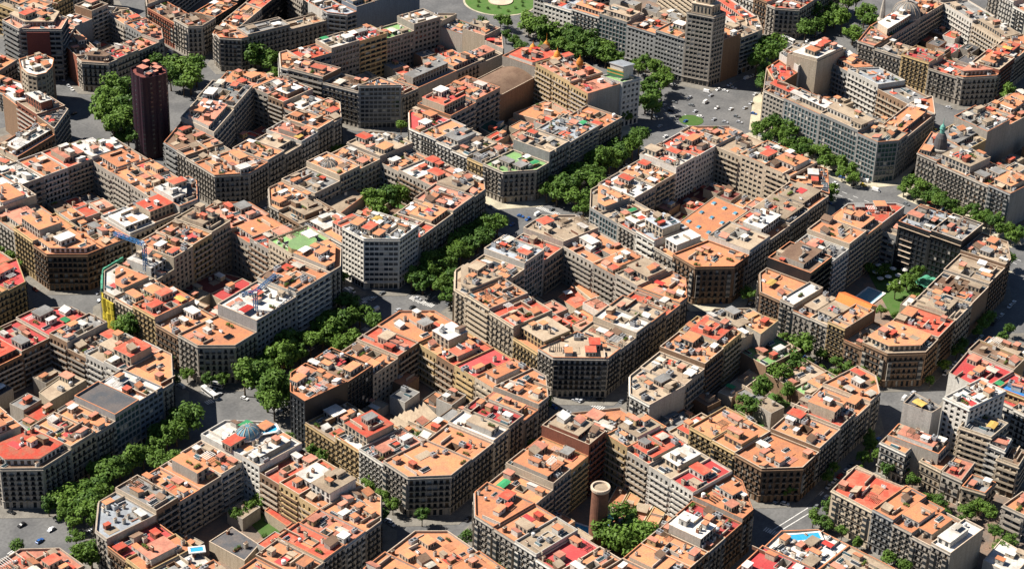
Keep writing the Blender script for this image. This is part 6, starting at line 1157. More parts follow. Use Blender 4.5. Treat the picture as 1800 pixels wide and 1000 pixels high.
# ------------------------------------------------------------------ trees
def make_tree(seed):
    pr = random.Random(seed)
    H = pr.uniform(8.5, 11.5); r = pr.uniform(3.2, 4.4)
    t = MB(); rings = []
    prof = [(.34, 0), (.26, 1.2), (.22, H*.32), (.16, H*.55), (.06, H*.8)]
    dx, dy = pr.uniform(-.4, .4), pr.uniform(-.4, .4)
    rr = [[(q*math.cos(a) + dx*z/H, q*math.sin(a) + dy*z/H, z) for a in [k*math.pi/3.5 for k in range(7)]] for q, z in prof]
    for A, B in zip(rr, rr[1:]):
        for k in range(7): t.quad(A[k], A[(k+1) % 7], B[(k+1) % 7], B[k])
    blobs = []
    nb = pr.randint(8, 11)
    for k in range(nb):
        a = k*2.4 + pr.uniform(-.4, .4); q = r*pr.uniform(.35, .78); z = H*pr.uniform(.48, .84)
        c = (q*math.cos(a), q*math.sin(a), z); blobs.append((*c, r*pr.uniform(.34, .5)))
        t.bar((dx*.35, dy*.35, H*.3 + pr.uniform(0, 1.2)), (c[0]*.8, c[1]*.8, c[2]), .14)
    blobs.append((dx, dy, H*.86, r*.42)); blobs.append((0, 0, H*.66, r*.5))
    c = MB(); leaves(c, pr, blobs, 95, .95, 0)
    return t.mesh('trunk', [M['bark']]), c.mesh('crown', [M['leaf']])
# trees and cars that the buildings hide completely are left out
bpy.context.view_layer.update()
DG = bpy.context.evaluated_depsgraph_get()
def visible(x, y, offs):
    for dx_, dy_, dz_ in offs:
        q = Vector((x + dx_, y + dy_, dz_)); d = q - CAM_LOC; L = d.length
        if not scene.ray_cast(DG, CAM_LOC, d.normalized(), distance=L - .3)[0]: return True
    return False
TOFF = [(0, 0, 9), (3, -2, 7), (-3, 2, 7), (2, 3, 6), (-2, -3, 6), (0, 0, 4)]
COFF = [(0, 0, 1.6), (1.5, .5, 1.2), (-1.5, -.5, 1.2)]
TREES = [make_tree(100 + k) for k in range(9)]
NTREE = 0
def tree(x, y, label, group, sc=1.0, rg=random):
    global NTREE
    NTREE += 1
    tm, cm = rg.choice(TREES)
    o = thing('tree', (x, y, .1), label, 'tree', group, rg.uniform(0, 6.28))
    o.scale = (sc*rg.uniform(.9, 1.12), sc*rg.uniform(.9, 1.12), sc*rg.uniform(.88, 1.12))
    link(bpy.data.objects.new('trunk', tm), o); link(bpy.data.objects.new('crown', cm), o)
    return o
tr = random.Random(21)
def edge_out(key, a, b):
    """one straight side of a block: end points and outward normal"""
    P = BLOCKS[key][1]; p, q = Vector(P[a]), Vector(P[b]); t = (q-p).normalized(); n = Vector((t.y, -t.x))
    c = Vector(centroid(P))
    if n.dot(p - c) < 0: n = -n
    return p, q, t, n
SIDX = dict(L=(1, 2), R=(3, 4), T=(5, 6), U=(7, 0), BC=(2, 3), LC=(0, 1), RC=(4, 5), TC=(6, 7))
def row(key, sd, off, step, prob, sc, word):
    p, q, t, n = edge_out(key, *SIDX[sd])
    L = (q - p).length; s = step*.4; got = []
    while s < L:
        if tr.random() < prob:
            w = p + t*(s + tr.uniform(-.8, .8)) + n*(off + tr.uniform(-.5, .5))
            if in_view(w.x, w.y, 6) and visible(w.x, w.y, TOFF): got.append(w)
        s += step
    got.sort(key=lambda w: (_view @ Vector((w.x, w.y, 0))).x)
    for k, w in enumerate(got):
        lab = f'{word} tree, {ORD[k]} in row along {SIDE[sd]} of {BLOCKS[key][0]} block'
        tree(w.x, w.y, uniq(lab), 'street trees along the pavements', sc*tr.uniform(.85, 1.15), tr)
for key, sd in (('B', 'R'), ('D', 'R'), ('K', 'R'), ('F', 'R')):
    row(key, sd, 6, 8, .9, 1.4, 'leafy inner'); row(key, sd, 14, 8, .95, 1.6, 'leafy outer')
for key, sd in (('C', 'U'), ('A', 'U'), ('I', 'U'), ('E', 'U')):
    row(key, sd, 6, 8.5, .9, 1.45, 'leafy inner'); row(key, sd, 14, 9, .8, 1.6, 'leafy outer')
for key, sd, pb in (('B', 'L', .5), ('A', 'L', .35), ('C', 'L', .6), ('J', 'L', .7), ('H', 'L', .8), ('Y', 'L', .9), ('I', 'T', .8), ('C', 'T', .5), ('B', 'T', .6), ('H', 'R', .6), ('G', 'R', .35), ('Y', 'U', .7), ('C', 'R', .2), ('L', 'L', .6), ('L', 'R', .5), ('M', 'R', .4), ('G', 'T', .8), ('Z', 'U', .6), ('D', 'L', .3), ('K', 'T', .5), ('E', 'L', .3), ('Y', 'LC', .9), ('J', 'LC', .6), ('O', 'R', .9), ('M', 'U', .5), ('d', 'T', .6)):
    row(key, sd, 4.0, 8.5, pb, .9, 'small street')
for key, sd in (('E', 'T'), ('H', 'T'), ('S', 'L'), ('U', 'L'), ('V', 'L'), ('F', 'T')):
    row(key, sd, 6.5, 8, .92, 1.15, 'boulevard'); 
    if key in 'SUVHE': row(key, sd, 13.5, 8, .85, 1.15, 'second-row boulevard')
for k, (x, y, s) in enumerate(TREE_PTS):
    near = min(BLOCKS, key=lambda q: (Vector(centroid(BLOCKS[q][1])) - Vector((x, y))).length)
    nk = TREE_CNT = SEEN.setdefault('pt' + near, 0); SEEN['pt' + near] += 1
    tree(x, y, uniq(f'{"big" if s > 1.15 else "bushy"} tree, {ORD[nk]} of a clump beside or inside {BLOCKS[near][0]} block'), 'clumped trees at corners and courtyards', s*(1.5 if s > 1.05 else 1.2), tr)

# ------------------------------------------------------------------ cars, vans, a bus
def car_meshes(col, van=False):
    m = mat('car_paint', col, tuple(c*.9 for c in col), rough=.3, spec=.5, rnd=.15, amt=.2)
    b = MB(); L, w = (4.3, 1.75) if not van else (5.2, 1.95)
    prof = [(-L/2, .35), (-L/2, .8), (-L/2+.25, .92), (L/2-.9, .9), (L/2-.1, .72), (L/2, .35)]
    for s in (-1, 1): b.poly([(x, s*w/2, z) for x, z in (prof if s > 0 else list(reversed(prof)))])
    for (x0, z0), (x1, z1) in zip(prof, prof[1:] + prof[:1]): b.quad((x0, -w/2, z0), (x1, -w/2, z1), (x1, w/2, z1), (x0, w/2, z0))
    body = b.mesh('body', [m])
    c = MB(); ht = 1.45 if not van else 2.15
    x0, x1, x2, x3 = (-L/2+.3, -L/2+.75, L/2-2.0, L/2-1.25) if not van else (-L/2+.05, -L/2+.15, L/2-1.3, L/2-.8)
    lo = [(x0, -w/2+.06), (x3, -w/2+.06), (x3, w/2-.06), (x0, w/2-.06)]; hi = [(x1, -w/2+.22), (x2, -w/2+.22), (x2, w/2-.22), (x1, w/2-.22)]
    for k in range(4):
        a, d = lo[k], lo[(k+1) % 4]; e, f = hi[(k+1) % 4], hi[k]
        c.quad((*a, .9), (*d, .9), (*e, ht-.06), (*f, ht-.06), 1 if (not van or k == 1) else 0)
    c.prism([(x1-.03, -w/2+.2), (x2+.03, -w/2+.2), (x2+.03, w/2-.2), (x1-.03, w/2-.2)], ht-.06, ht, 0)
    cab = c.mesh('cabin', [m, M['glass']])
    return body, cab, L, w
wb = MB()
wb.lathe([(.12, -.1), (.31, -.1), (.33, 0), (.31, .1), (.12, .1)], 10, 0)
WHEEL = wb.mesh('wheel', [M['tyre']])
KINDS = [('white', (.7, .69, .67), 0), ('silver', (.42, .43, .45), 0), ('black', (.02, .02, .022), 0), ('red', (.42, .03, .025), 0), ('blue', (.03, .10, .30), 0), ('grey', (.16, .17, .18), 0), ('white', (.72, .71, .69), 1), ('yellow', (.6, .42, .03), 0)]
CARS = [(w, *car_meshes(c, bool(v)), 'van' if v else 'car') for w, c, v in KINDS]
def car(x, y, rz, label_tail, rg, kind=None):
    word, body, cab, L, w, cat = kind or rg.choices(CARS, [5, 4, 4, 1.5, 1.5, 3, 1.5, .8])[0]
    o = thing('parked_car' if cat == 'car' else 'delivery_van', (x, y, .01), uniq(f'{word} {cat}, {label_tail}'), cat, 'cars and vans in the streets', rz)
    link(bpy.data.objects.new('body', body), o); link(bpy.data.objects.new('cabin', cab), o)
    for sx in (-L/2+.8, L/2-.85):
        for sy in (-w/2+.06, w/2-.06):
            k = link(bpy.data.objects.new('wheel', WHEEL), o); k.location = (sx, sy, .33); k.rotation_euler = (math.pi/2, 0, 0)
    return o
cr = random.Random(5)
def car_row(key, sd, off, prob, step=6.2, verb='parked'):
    p, q, t, n = edge_out(key, *SIDX[sd]); L = (q-p).length; s = 2; got = []
    while s < L:
        if cr.random() < prob:
            w = p + t*s + n*off
            if in_view(w.x, w.y, 0, 0) and visible(w.x, w.y, COFF): got.append(w)
        s += step
    got.sort(key=lambda w: (_view @ Vector((w.x, w.y, 0))).x)
    for k, w in enumerate(got):
        car(w.x, w.y, math.atan2(t.y, t.x) + cr.choice((0, math.pi)), f'{ORD[k]} {verb} along {SIDE[sd]} of {BLOCKS[key][0]} block', cr)
for key in BLOCKS:
    for sd in ('L', 'R', 'T', 'U'):
        wide = 7.5 if key in 'BDFKCAEI' else 6.5 if key in 'STUVW' else 4.6
        if sd in 'TU' and key not in 'CAIEDBSH': continue
        car_row(key, sd, wide + 1.3, .55, 5.8)
for key, sd, off in (('B', 'R', 15), ('C', 'U', 18), ('D', 'R', 16), ('I', 'U', 17), ('F', 'R', 16), ('E', 'T', 20), ('S', 'L', 20), ('U', 'L', 20), ('A', 'R', 9), ('G', 'R', 9), ('J', 'R', 9), ('A', 'L', 9.5)):
    car_row(key, sd, off, .34, 9, 'driving')
for k, (x, y, ang, kind) in enumerate(CAR_PTS):
    near = min(BLOCKS, key=lambda q: min((Vector(p) - Vector((x, y))).length for p in BLOCKS[q][1]))
    nk = SEEN.setdefault('car' + near, 0); SEEN['car' + near] += 1
    car(x, y, ang, f'{ORD[nk]} from left out on the open junction by {BLOCKS[near][0]} block', cr, CARS[kind])

# ------------------------------------------------------------------ courtyards: low roofs, gardens, pools
def cross_pt(a, b, c, d):
    a, b, c, d = map(Vector, (a, b, c, d)); u, v, w = b-a, d-c, c-a
    return tuple(a + u*((w.x*v.y - w.y*v.x)/(u.x*v.y - u.y*v.x)))
YARD = dict(A=('oprt', .85), B=('mrpt', .85), C=('tgob', .6), D=('btor', .5), E=('rmop', .9), F=('rop', .75), I=('orbt', .6), K=('tgrdp', .8), L=('drobp', .95), M=('mrgo', .9), N=('gtr', .8), J=('ot', .25), G=('tgb', .25), H=('tw', .12), S=('tg', .6), T=('rdk', .8), U=('tgo', .8), V=('gt', .6), Q=('tb', .5), c=('opt', .9), d=('op', .8), b=('pt', .6), Z=('kt', .5), Y=('tgp', .0))
yr = random.Random(77)
exc = [(centroid(P), 15 if h < 20 else 13) for _, _, _, P, _, h, *_ in EXTRAS]
for key, (codes, pb) in YARD.items():
    Q = ccw(BLOCKS[key][1]); dd = {'N': 18, 'O': 15, 'P': 17, 'Q': 16, 'S': 20, 'T': 20, 'V': 20, 'X': 16}.get(key, 27)
    p1, p2, p4 = Vector(Q[0]), Vector(Q[1]), None
    B8 = BLOCKS[key][1]; V4 = [cross_pt(B8[k], B8[k+1], B8[(k+2) % 8], B8[(k+3) % 8]) for k in (1, 3, 5)] + [cross_pt(B8[7], B8[0], B8[1], B8[2])]
    IN = offset_poly(ccw(V4), [-dd-.3]*4)
    ex_ = max(range(8), key=lambda k: (Vector(Q[(k+1) % 8]) - Vector(Q[k])).length)
    ta = (Vector(Q[(ex_+1) % 8]) - Vector(Q[ex_])).normalized(); tb = Vector((-ta.y, ta.x)); o = Vector(centroid(Q)); got = []
    for i in range(-5, 5):
        for j in range(-6, 6):
            a0, b0 = i*12.5, j*10.0
            a1, b1 = a0 + 12.3, b0 + 9.8
            c4 = [o + ta*a + tb*b for a, b in ((a0, b0), (a1, b0), (a1, b1), (a0, b1))]
            m = sum(c4, Vector((0, 0)))/4
            if not all(inside(IN, v.x, v.y, -2.5) for v in c4) or yr.random() > pb: continue
            if any((m.x-x)**2 + (m.y-y)**2 < r*r for (x, y), r in exc): continue
            if not in_view(m.x, m.y, 4): continue
            got.append((m, c4))
    got.sort(key=lambda g: (_view @ Vector((g[0].x, g[0].y, 0))).x)
    for n, (m, c4) in enumerate(got):
        rc = yr.choice(codes)
        root = thing('courtyard_shed', (m.x, m.y, .2), uniq(f'low {RW[rc]} roofed shed, {ORD[n]} from left in courtyard of {BLOCKS[key][0]} block'), 'shed', 'low sheds in the courtyards')
        h = yr.uniform(4, 10.5)
        P = [(v.x-m.x, v.y-m.y) for v in c4]; P = offset_poly(P, [-.06]*4)
        w = MB()
        Pi = offset_poly(P, [-.25]*4)
        for k in range(4):
            j = (k+1) % 4
            w.quad((*P[k], 0), (*P[j], 0), (*P[j], h+.5), (*P[k], h+.5)); w.quad((*Pi[j], h+.5), (*Pi[k], h+.5), (*Pi[k], h), (*Pi[j], h)); w.quad((*P[k], h+.5), (*P[j], h+.5), (*Pi[j], h+.5), (*Pi[k], h+.5))
        w.build('wall', WALL[yr.choice('csbw')], root)
        t = MB(); t.poly([(x, y, h) for x, y in Pi]); t.build('roof', ROOF[rc], root)
        clutter(root, P, h, yr, math.atan2(ta.y, ta.x), .28, 'x')

def ground_patch(name, P, m, kind, z0=.2, z1=.32):
    b = MB(); b.prism(ccw(P), z0, z1, 0); return b.build(name, m, kind=kind)
def pool(x, y, z, sx, sy, rz, label, water='water', deck='white', group=None):
    o = thing('swimming_pool', (x, y, z), uniq(label), 'swimming pool', group, rz)
    b = MB()
    for x0, y0, x1, y1 in ((-sx/2-1, -sy/2-1, sx/2+1, -sy/2), (-sx/2-1, sy/2, sx/2+1, sy/2+1), (-sx/2-1, -sy/2, -sx/2, sy/2), (sx/2, -sy/2, sx/2+1, sy/2)): b.box(x0, y0, 0, x1, y1, .55, 0)
    b.build('pool_edge', M[deck], o)
    w = MB(); w.poly([(-sx/2, -sy/2, .4), (sx/2, -sy/2, .4), (sx/2, sy/2, .4), (-sx/2, sy/2, .4)]); w.build('pool_water', M[water], o)
    return o
def bushes(name, P, label, n, rmax, seed, cat='shrubs', group='clipped shrubs in gardens'):
    pr = random.Random(seed); Q = ccw(P); c = centroid(Q); xs = [p[0] for p in Q]; ys = [p[1] for p in Q]; k = 0
    while k < n:
        x, y = pr.uniform(min(xs), max(xs)), pr.uniform(min(ys), max(ys))
        if not inside(Q, x, y, .5): continue
        r = pr.uniform(.5, 1)*rmax
        b = MB(); leaves(b, pr, [(0, 0, r*.6, r*.7), (r*.4, 0, r*.5, r*.55), (-r*.3, r*.4, r*.5, r*.5)], 70, .6, 0)
        o = b.build('shrub', M['leaf'], None, label=uniq(f'{label}, {ORD[k]} of its clump'), cat='shrub', group=group); o.location = (x, y, .3); k += 1

# lawns and gardens
GP = PT['lawn_i']; ground_patch('lawn', GP, M['lawn'], 'structure', .2, .4)
ground_patch('lawn', PT['garden_j'], M['lawn'], 'structure', .2, .4)
ground_patch('lawn', PT['garden_h'], M['lawn'], 'structure', .2, .4)
ground_patch('lawn', PT['garden_g'], M['lawn'], 'structure', .2, .4)
ground_patch('lawn', PT['garden_d'], M['lawn'], 'structure', .2, .4)
bushes('shrub', PT['garden_g'], 'dark green garden shrub in the walled garden', 18, 3.2, 3)
bushes('shrub', PT['garden_j'], 'dark green shrub beside the brick chimney', 26, 3.4, 4)
bushes('shrub', PT['garden_h'], 'dark green shrub below the black office', 18, 2.6, 5)
bushes('shrub', PT['garden_d'], 'dark green shrub in the grey dome courtyard', 10, 3.0, 6)
bushes('shrub', PT['lawn_i'], 'green shrub on the hotel courtyard lawn', 6, 1.8, 8)
hx = [(P[0], P[1]) for P in PT['pool_h']]
hc = centroid(hx)
e0 = Vector(hx[1]) - Vector(hx[0]); e1 = Vector(hx[2]) - Vector(hx[1])
pool(hc[0], hc[1], .3, e0.length*.9, e1.length*.8, math.atan2(e0.y, e0.x), 'large pale courtyard pool beside the bright orange pitched roof', 'pale_water')
pool(*PT['pj1'], .3, 12, 5, .1, 'bright blue garden pool beside the brick chimney, right of it')
pool(*PT['pj2'], .3, 12, 5, -1.4, 'dark blue covered pool left below the brick chimney')
for k, (x, y) in enumerate(PT['parasols']):
    o = thing('parasol', (x, y, .3), uniq(f'white parasol in garden below the black office, {ORD[k]} of twelve'), 'parasol', 'white garden parasols below the black office')
    b = MB(); b.bar((0, 0, 0), (0, 0, 2.9), .12); b.build('pole', M['metal'], o)
    b = MB(); b.lathe([(2.1, 2.3), (1.2, 2.8), (.05, 3.1)], 8); b.build('canopy', M['white'], o)
x, y = PT['canopy_h']
o = thing('glass_canopy', (x, y, .3), 'green translucent ribbed canopy in the garden below the black office', 'canopy', None, -.15)
for k in range(6):
    b = MB()
    for s in range(6):
        a0, a1 = math.pi*s/6, math.pi*(s+1)/6
        b.quad((-7, 2.0*math.cos(a0), 2.2+1.1*math.sin(a0)), (7, 2.0*math.cos(a0), 2.2+1.1*math.sin(a0)), (7, 2.0*math.cos(a1), 2.2+1.1*math.sin(a1)), (-7, 2.0*math.cos(a1), 2.2+1.1*math.sin(a1)))
    c = b.build('canopy_vault', M['green_net'], o); c.location = (0, -10 + 4.05*k, 0)
    b = MB(); b.bar((-6.8, 0, 0), (-6.8, 0, 2.3), .2); b.bar((-6.8, 0, 2.3), (6.8, 0, 2.3), .2); b.bar((6.8, 0, 2.3), (6.8, 0, 0), .2)
    c = b.build('canopy_frame', M['metal'], o); c.location = (0, -10 + 4.05*k - 2, 0)

# saw-tooth sheds in the courtyard of the dark glass corner block
sp = [Vector(p) for p in PT['saw']]
o = thing('sawtooth_workshop', (*centroid(PT['saw']), .2), 'tan workshop of long parallel sawtooth roofs in the dark glass corner courtyard', 'workshop')
cx, cy = centroid(PT['saw'])
NS = 10
for k in range(NS):
    a = sp[0].lerp(sp[1], k/NS); b_ = sp[0].lerp(sp[1], (k+.92)/NS); c = sp[3].lerp(sp[2], (k+.92)/NS); d = sp[3].lerp(sp[2], k/NS)
    b = MB(); q = [(v.x-cx, v.y-cy) for v in (a, b_, c, d)]
    zs = [4.2, 6.6, 6.6, 4.2]
    if area(q) < 0: q.reverse(); zs.reverse()
    for i in range(4):
        j = (i+1) % 4; b.quad((*q[i], 0), (*q[j], 0), (*q[j], zs[j]), (*q[i], zs[i]), 0)
    b.poly([(*q[i], zs[i]) for i in range(4)], 1)
    b.build('sawtooth_bay', [WALL['s'], ROOF['t']], o)

# ------------------------------------------------------------------ landmarks
# plum tower with rounded ribs and cluttered roof
x, y = PT['plum']
o = thing('apartment_tower', (x, y, 0), 'tall dark plum tower with rounded vertical ribs, standing among trees', 'tower')
HT = 54
b = MB(); n = 48
def plum_r(t):
    q = (abs(math.cos(t))**3.2 + abs(math.sin(t))**3.2)**(-1/3.2)
    return 10.2*q*(1 - .13*max(0, math.cos(12*t + .6))**4)
ring = [(plum_r(2*math.pi*k/n)*math.cos(2*math.pi*k/n - .35), plum_r(2*math.pi*k/n)*math.sin(2*math.pi*k/n - .35)) for k in range(n)]
b.prism(ring, 0, HT, 0, 1); b.build('shaft', [M['plum'], ROOF['m']], o)
b = MB()
for f in range(16):
    for k in range(n):
        if k % 4 != 1: continue
        a, c = ring[k], ring[(k+1) % n]; z = 4 + f*3.1
        b.quad((a[0]*1.004, a[1]*1.004, z), (c[0]*1.004, c[1]*1.004, z), (c[0]*1.004, c[1]*1.004, z+1.0), (a[0]*1.004, a[1]*1.004, z+1.0))
b.build('window', M['glass'], o, kind='stuff')
ri = [(p[0]*.96, p[1]*.96) for p in ring]
b = MB()
for k in range(n):
    j = (k+1) % n
    b.quad((*ring[k], HT), (*ring[j], HT), (*ring[j], HT+1.2), (*ring[k], HT+1.2)); b.quad((*ri[j], HT), (*ri[k], HT), (*ri[k], HT+1.2), (*ri[j], HT+1.2)); b.quad((*ring[k], HT+1.2), (*ring[j], HT+1.2), (*ri[j], HT+1.2), (*ri[k], HT+1.2))
b.build('parapet', M['plum'], o)
for px_, py_, sx, sy, hh in ((-3, 2, 5, 6, 4), (4, -3, 4, 5, 3), (3, 5, 4, 3, 5), (-5, -5, 3, 3, 2.4), (-1, -7, 3, 2, 3.2), (7, 2, 2.5, 3, 2.6)):
    b = MB(); b.box(-sx/2, -sy/2, HT+.02, sx/2, sy/2, HT+hh, 0, 1); c = b.build('roof_room', [M['plum'], ROOF['p']], o); c.location = (px_, py_, 0)
clutter(o, [(8*math.cos(a), 8*math.sin(a)) for a in [k*math.pi/4 for k in range(8)]], HT, random.Random(9), .3, 1.2, 'm', [(-3, 2, 3), (4, -3, 2.5), (3, 5, 2.5)])

# round brick chimney in the garden
x, y = PT['chimney']
o = thing('brick_chimney', (x, y, 0), 'round brick factory chimney with open top standing in a courtyard', 'chimney')
b = MB(); b.lathe([(4.5, 0), (4.3, 2), (4.1, 18), (3.9, 31)], 28, 0, cap=False); b.build('shaft', M['brick'], o)
b = MB(); b.lathe([(3.92, 30.2), (4.5, 30.8), (4.6, 32), (4.4, 32.4), (3.7, 32.4), (3.6, 31.2)], 28, 0, cap=False); b.build('crown_ring', M['coping'], o)
b = MB(); b.lathe([(3.62, 31.3), (2.4, 31.5), (.01, 31.6)], 28, 0, cap=False); b.build('cap', ROOF['t'], o)

# domes and spires
def dome(parent, name, x, y, z, r, hgt, m, ribs=0, drum=0, drum_m=None, lantern=0, sx=1, sy=1):
    if drum:
        b = MB(); b.lathe([(r*1.03, 0), (r*1.03, drum)], 20); c = b.build('drum', drum_m or m, parent); c.location = (x, y, z)
        z += drum
    b = MB(); b.lathe([(r*math.cos(t*math.pi/16), hgt*math.sin(t*math.pi/16)) for t in range(8)] + [(.02, hgt)], 24, 0, 0, 0, sx, sy, cap=False)
    c = b.build(name, m, parent); c.location = (x, y, z)
    for k in range(ribs):
        a = 2*math.pi*k/ribs; b = MB()
        for t in range(7):
            p = [((r+.1)*math.cos(q*math.pi/16), (hgt+.1)*math.sin(q*math.pi/16)) for q in (t, t+1)]
            b.bar((p[0][0]*math.cos(a)*sx, p[0][0]*math.sin(a)*sy, p[0][1]), (p[1][0]*math.cos(a)*sx, p[1][0]*math.sin(a)*sy, p[1][1]), .28)
        q = b.build('rib', M['coping'], parent, kind='stuff'); q.location = (x, y, z)
    if lantern:
        b = MB(); b.lathe([(lantern*.35, hgt-.2), (lantern*.35, hgt+lantern), (lantern*.5, hgt+lantern), (.03, hgt+lantern*2.2)], 10); c = b.build('lantern', drum_m or m, parent); c.location = (x, y, z)
def on(id_, x, y):
    root = BLD[id_][0]; return root, x - root.location.x, y - root.location.y
f_c = Vector(centroid(BLOCKS['F'][1])); f_t = [BLD[i] for i in ('F.T0', 'F.T1', 'F.T2', 'F.TC') if i in BLD]
for k, (x, y) in enumerate(PT['od']):
    v = Vector((x, y)); zb = 29
    for _ in range(30):
        on_ = [hh for rt, pp, hh in f_t if inside(pp, v.x - rt.location.x, v.y - rt.location.y, 2.2)]
        if on_: zb = on_[0]; break
        v += (f_c - v).normalized()*.8
    x, y = v
    o = thing('roof_cupola', (x, y, zb + .05), uniq(f'{ORD[k]} from left of four orange tiled cupolas along the ridge behind the yellow wall'), 'cupola', 'orange cupolas on the roof ridge')
    b = MB(); b.lathe([(1.95, 0), (1.95, 2.2), (2.26, 2.3)], 12); b.build('drum', WALL['y'], o)
    b = MB(); b.lathe([(2.26, 2.3), (2.42, 3.6), (1.95, 5.2), (0.94, 6.6), (0.23, 7.4)], 14); b.build('tiled_dome', M['orange_dome'], o)
    b = MB(); b.lathe([(.25, 7.4), (.4, 8.0), (.12, 8.4), (.03, 9.8 if k != 1 else 13)], 8); b.build('finial', M['orange_dome'], o)
if 'I.TC' in BLD:
    root, lx, ly = on('I.TC', *PT['dome_i']); dome(root, 'glass_dome', lx, ly, 26.1, 6.0, 4.6, M['blue_dome'], 12, .8, M['white'], 0, 1.15, .85)
o = pool(*PT['pool_i'], 26.2, 11, 5, -.55, 'bright blue rooftop pool next to the blue glass dome')
root, lx, ly = on('D.U1', *PT['greyd']); dome(root, 'dome', lx, ly, 20, 6.5, 5.5, M['dome_glass'], 12, 1.5, WALL['s'], 1.2)
root, lx, ly = on('T.LC', *PT['ribbed'])
o = thing('church_dome', (*PT['ribbed'], 0), 'large grey ribbed dome with lantern at the top right', 'dome')
b = MB(); b.lathe([(10.5, 0), (10.5, 22)], 16); b.build('drum_base', WALL['s'], o)
dome(o, 'dome', 0, 0, 22, 10, 9.5, M['dome_glass'], 16, 2, WALL['s'], 2.2)
o = thing('church_spire', (*PT['spire'], 0), 'slim stone spire left of the large ribbed dome', 'spire')
b = MB(); b.lathe([(3.0, 0), (3.0, 24), (3.4, 24.4), (2.2, 26), (1.9, 31), (.1, 44)], 8); b.build('spire_shaft', WALL['s'], o)
b = MB(); b.lathe([(.1, 43.5), (.35, 44.2), (.05, 46)], 6); b.build('finial', M['copper'], o)
o = thing('corner_turret', (*PT['copper'], 0), 'round stone turret with green copper cupola at the boulevard corner', 'turret')
b = MB(); b.lathe([(5.0, 0), (5.0, 25), (5.5, 25.2), (5.5, 26), (4.5, 26.2)], 20); b.build('turret_wall', WALL['s'], o)
b = MB()
for f in range(6):
    for k in range(10):
        a = 2*math.pi*k/10; c, s = math.cos(a), math.sin(a); z = 2 + 3.7*f
        q = [(5.07*c - s*d, 5.07*s + c*d) for d in (-.7, .7)]
        b.quad((*q[0], z), (*q[1], z), (*q[1], z+2.4), (*q[0], z+2.4))
b.build('window', M['glass'], o, kind='stuff')
b = MB(); b.lathe([(4.3, 26.2), (4.1, 29), (3.4, 33), (2.2, 35.4), (1.4, 36)], 16); b.build('slate_dome', ROOF['d'], o)
b = MB(); b.lathe([(1.5, 36), (1.4, 38.6), (1.9, 38.8), (1.5, 40.4), (.3, 42), (.05, 46)], 12); b.build('copper_lantern', M['copper'], o)

# tall corner tower: stepped beige crown
root, P, h = BLD['V.BC']
c0 = centroid(P)
for s, z0, z1, nm in ((.74, h+.05, h+7, 'stepped_crown'), (.5, h+7.01, h+13, 'upper_crown')):
    q = [(c0[0] + (x-c0[0])*s, c0[1] + (y-c0[1])*s) for x, y in P]
    b = MB(); b.prism(q, z0, z1, 0, 1); b.build(nm, [WALL['c'], ROOF['o']], root)
    b = MB(); q2 = offset_poly(q, [.3]*len(q)); b.prism(q2, z1, z1+.5, 0); b.build('cornice', M['coping'], root)
    for k in range(len(q)):
        a, e = Vector(q[k]), Vector(q[(k+1) % len(q)]); L = (e-a).length; t = (e-a)/max(L, .1); nn = Vector((t.y, -t.x))
        for m in range(int(L/2.6)):
            p = a + t*(1.3 + 2.6*m) + nn*.04; p2 = p + t*1.1
            w = MB(); w.quad((*p, z0+1.5), (*p2, z0+1.5), (*p2, z1-1.5), (*p, z1-1.5)); w.build('window', M['glass'], root)
# white office tower: upper block and green roof sign
root, P, h = BLD['white_tower']
c0 = centroid(P)
q = [(c0[0] + (x-c0[0])*.55 + 2.0, c0[1] + (y-c0[1])*.6 + 1.0) for x, y in P]
b = MB(); b.prism(q, h+.05, h+9, 0, 1); b.build('roof_tower', [WALL['w'], ROOF['n']], root)
q2 = offset_poly(q, [.5]*4); b = MB(); b.prism(q2, h+9.01, h+9.6, 0, 1, True); b.build('roof_slab', [M['white'], ROOF['n']], root)
sx, sy = PT['sign']; sx -= root.location.x; sy -= root.location.y
for k in range(4):
    b = MB(); b.box(-6, -.15, 0, 6, .15, .8); c = b.build('sign_slat', M['green_cloth'] if k % 2 == 0 else M['yellow_cloth'], root)
    c.location = (P[0][0]*.3, P[0][1]*.3, h + 1.6 + 1.15*k); c.rotation_euler = (0, 0, -1.5)
b = MB(); b.bar((0, -5.5, 0), (0, -5.5, 6), .2); b.build('sign_post', M['iron'], root).location = (P[0][0]*.3 + .4, P[0][1]*.3, h)
b = MB(); b.bar((0, 5.5, 0), (0, 5.5, 6), .2); b.build('sign_post', M['iron'], root).location = (P[0][0]*.3 + .4, P[0][1]*.3, h)

# striped office: maroon panel and rooftop frames
root, P, h = BLD['striped']
k = max(range(len(P)), key=lambda k: (Vector(P[(k+1) % len(P)]) - Vector(P[k])).length if EXTRAS[1][4][k] == 0 else 0)
a, e = Vector(P[k]), Vector(P[(k+1) % len(P)]); t = (e-a).normalized(); nn = Vector((t.y, -t.x)); L = (e-a).length
b = MB(); p, q = a + t*L*.18 + nn*1.4, a + t*L*.72 + nn*1.4
b.prism(ccw([tuple(p), tuple(q), tuple(q - nn*1.35), tuple(p - nn*1.35)]), 8, h-1, 0, bottom=True); b.build('facade_panel', ROOF['m'], root)

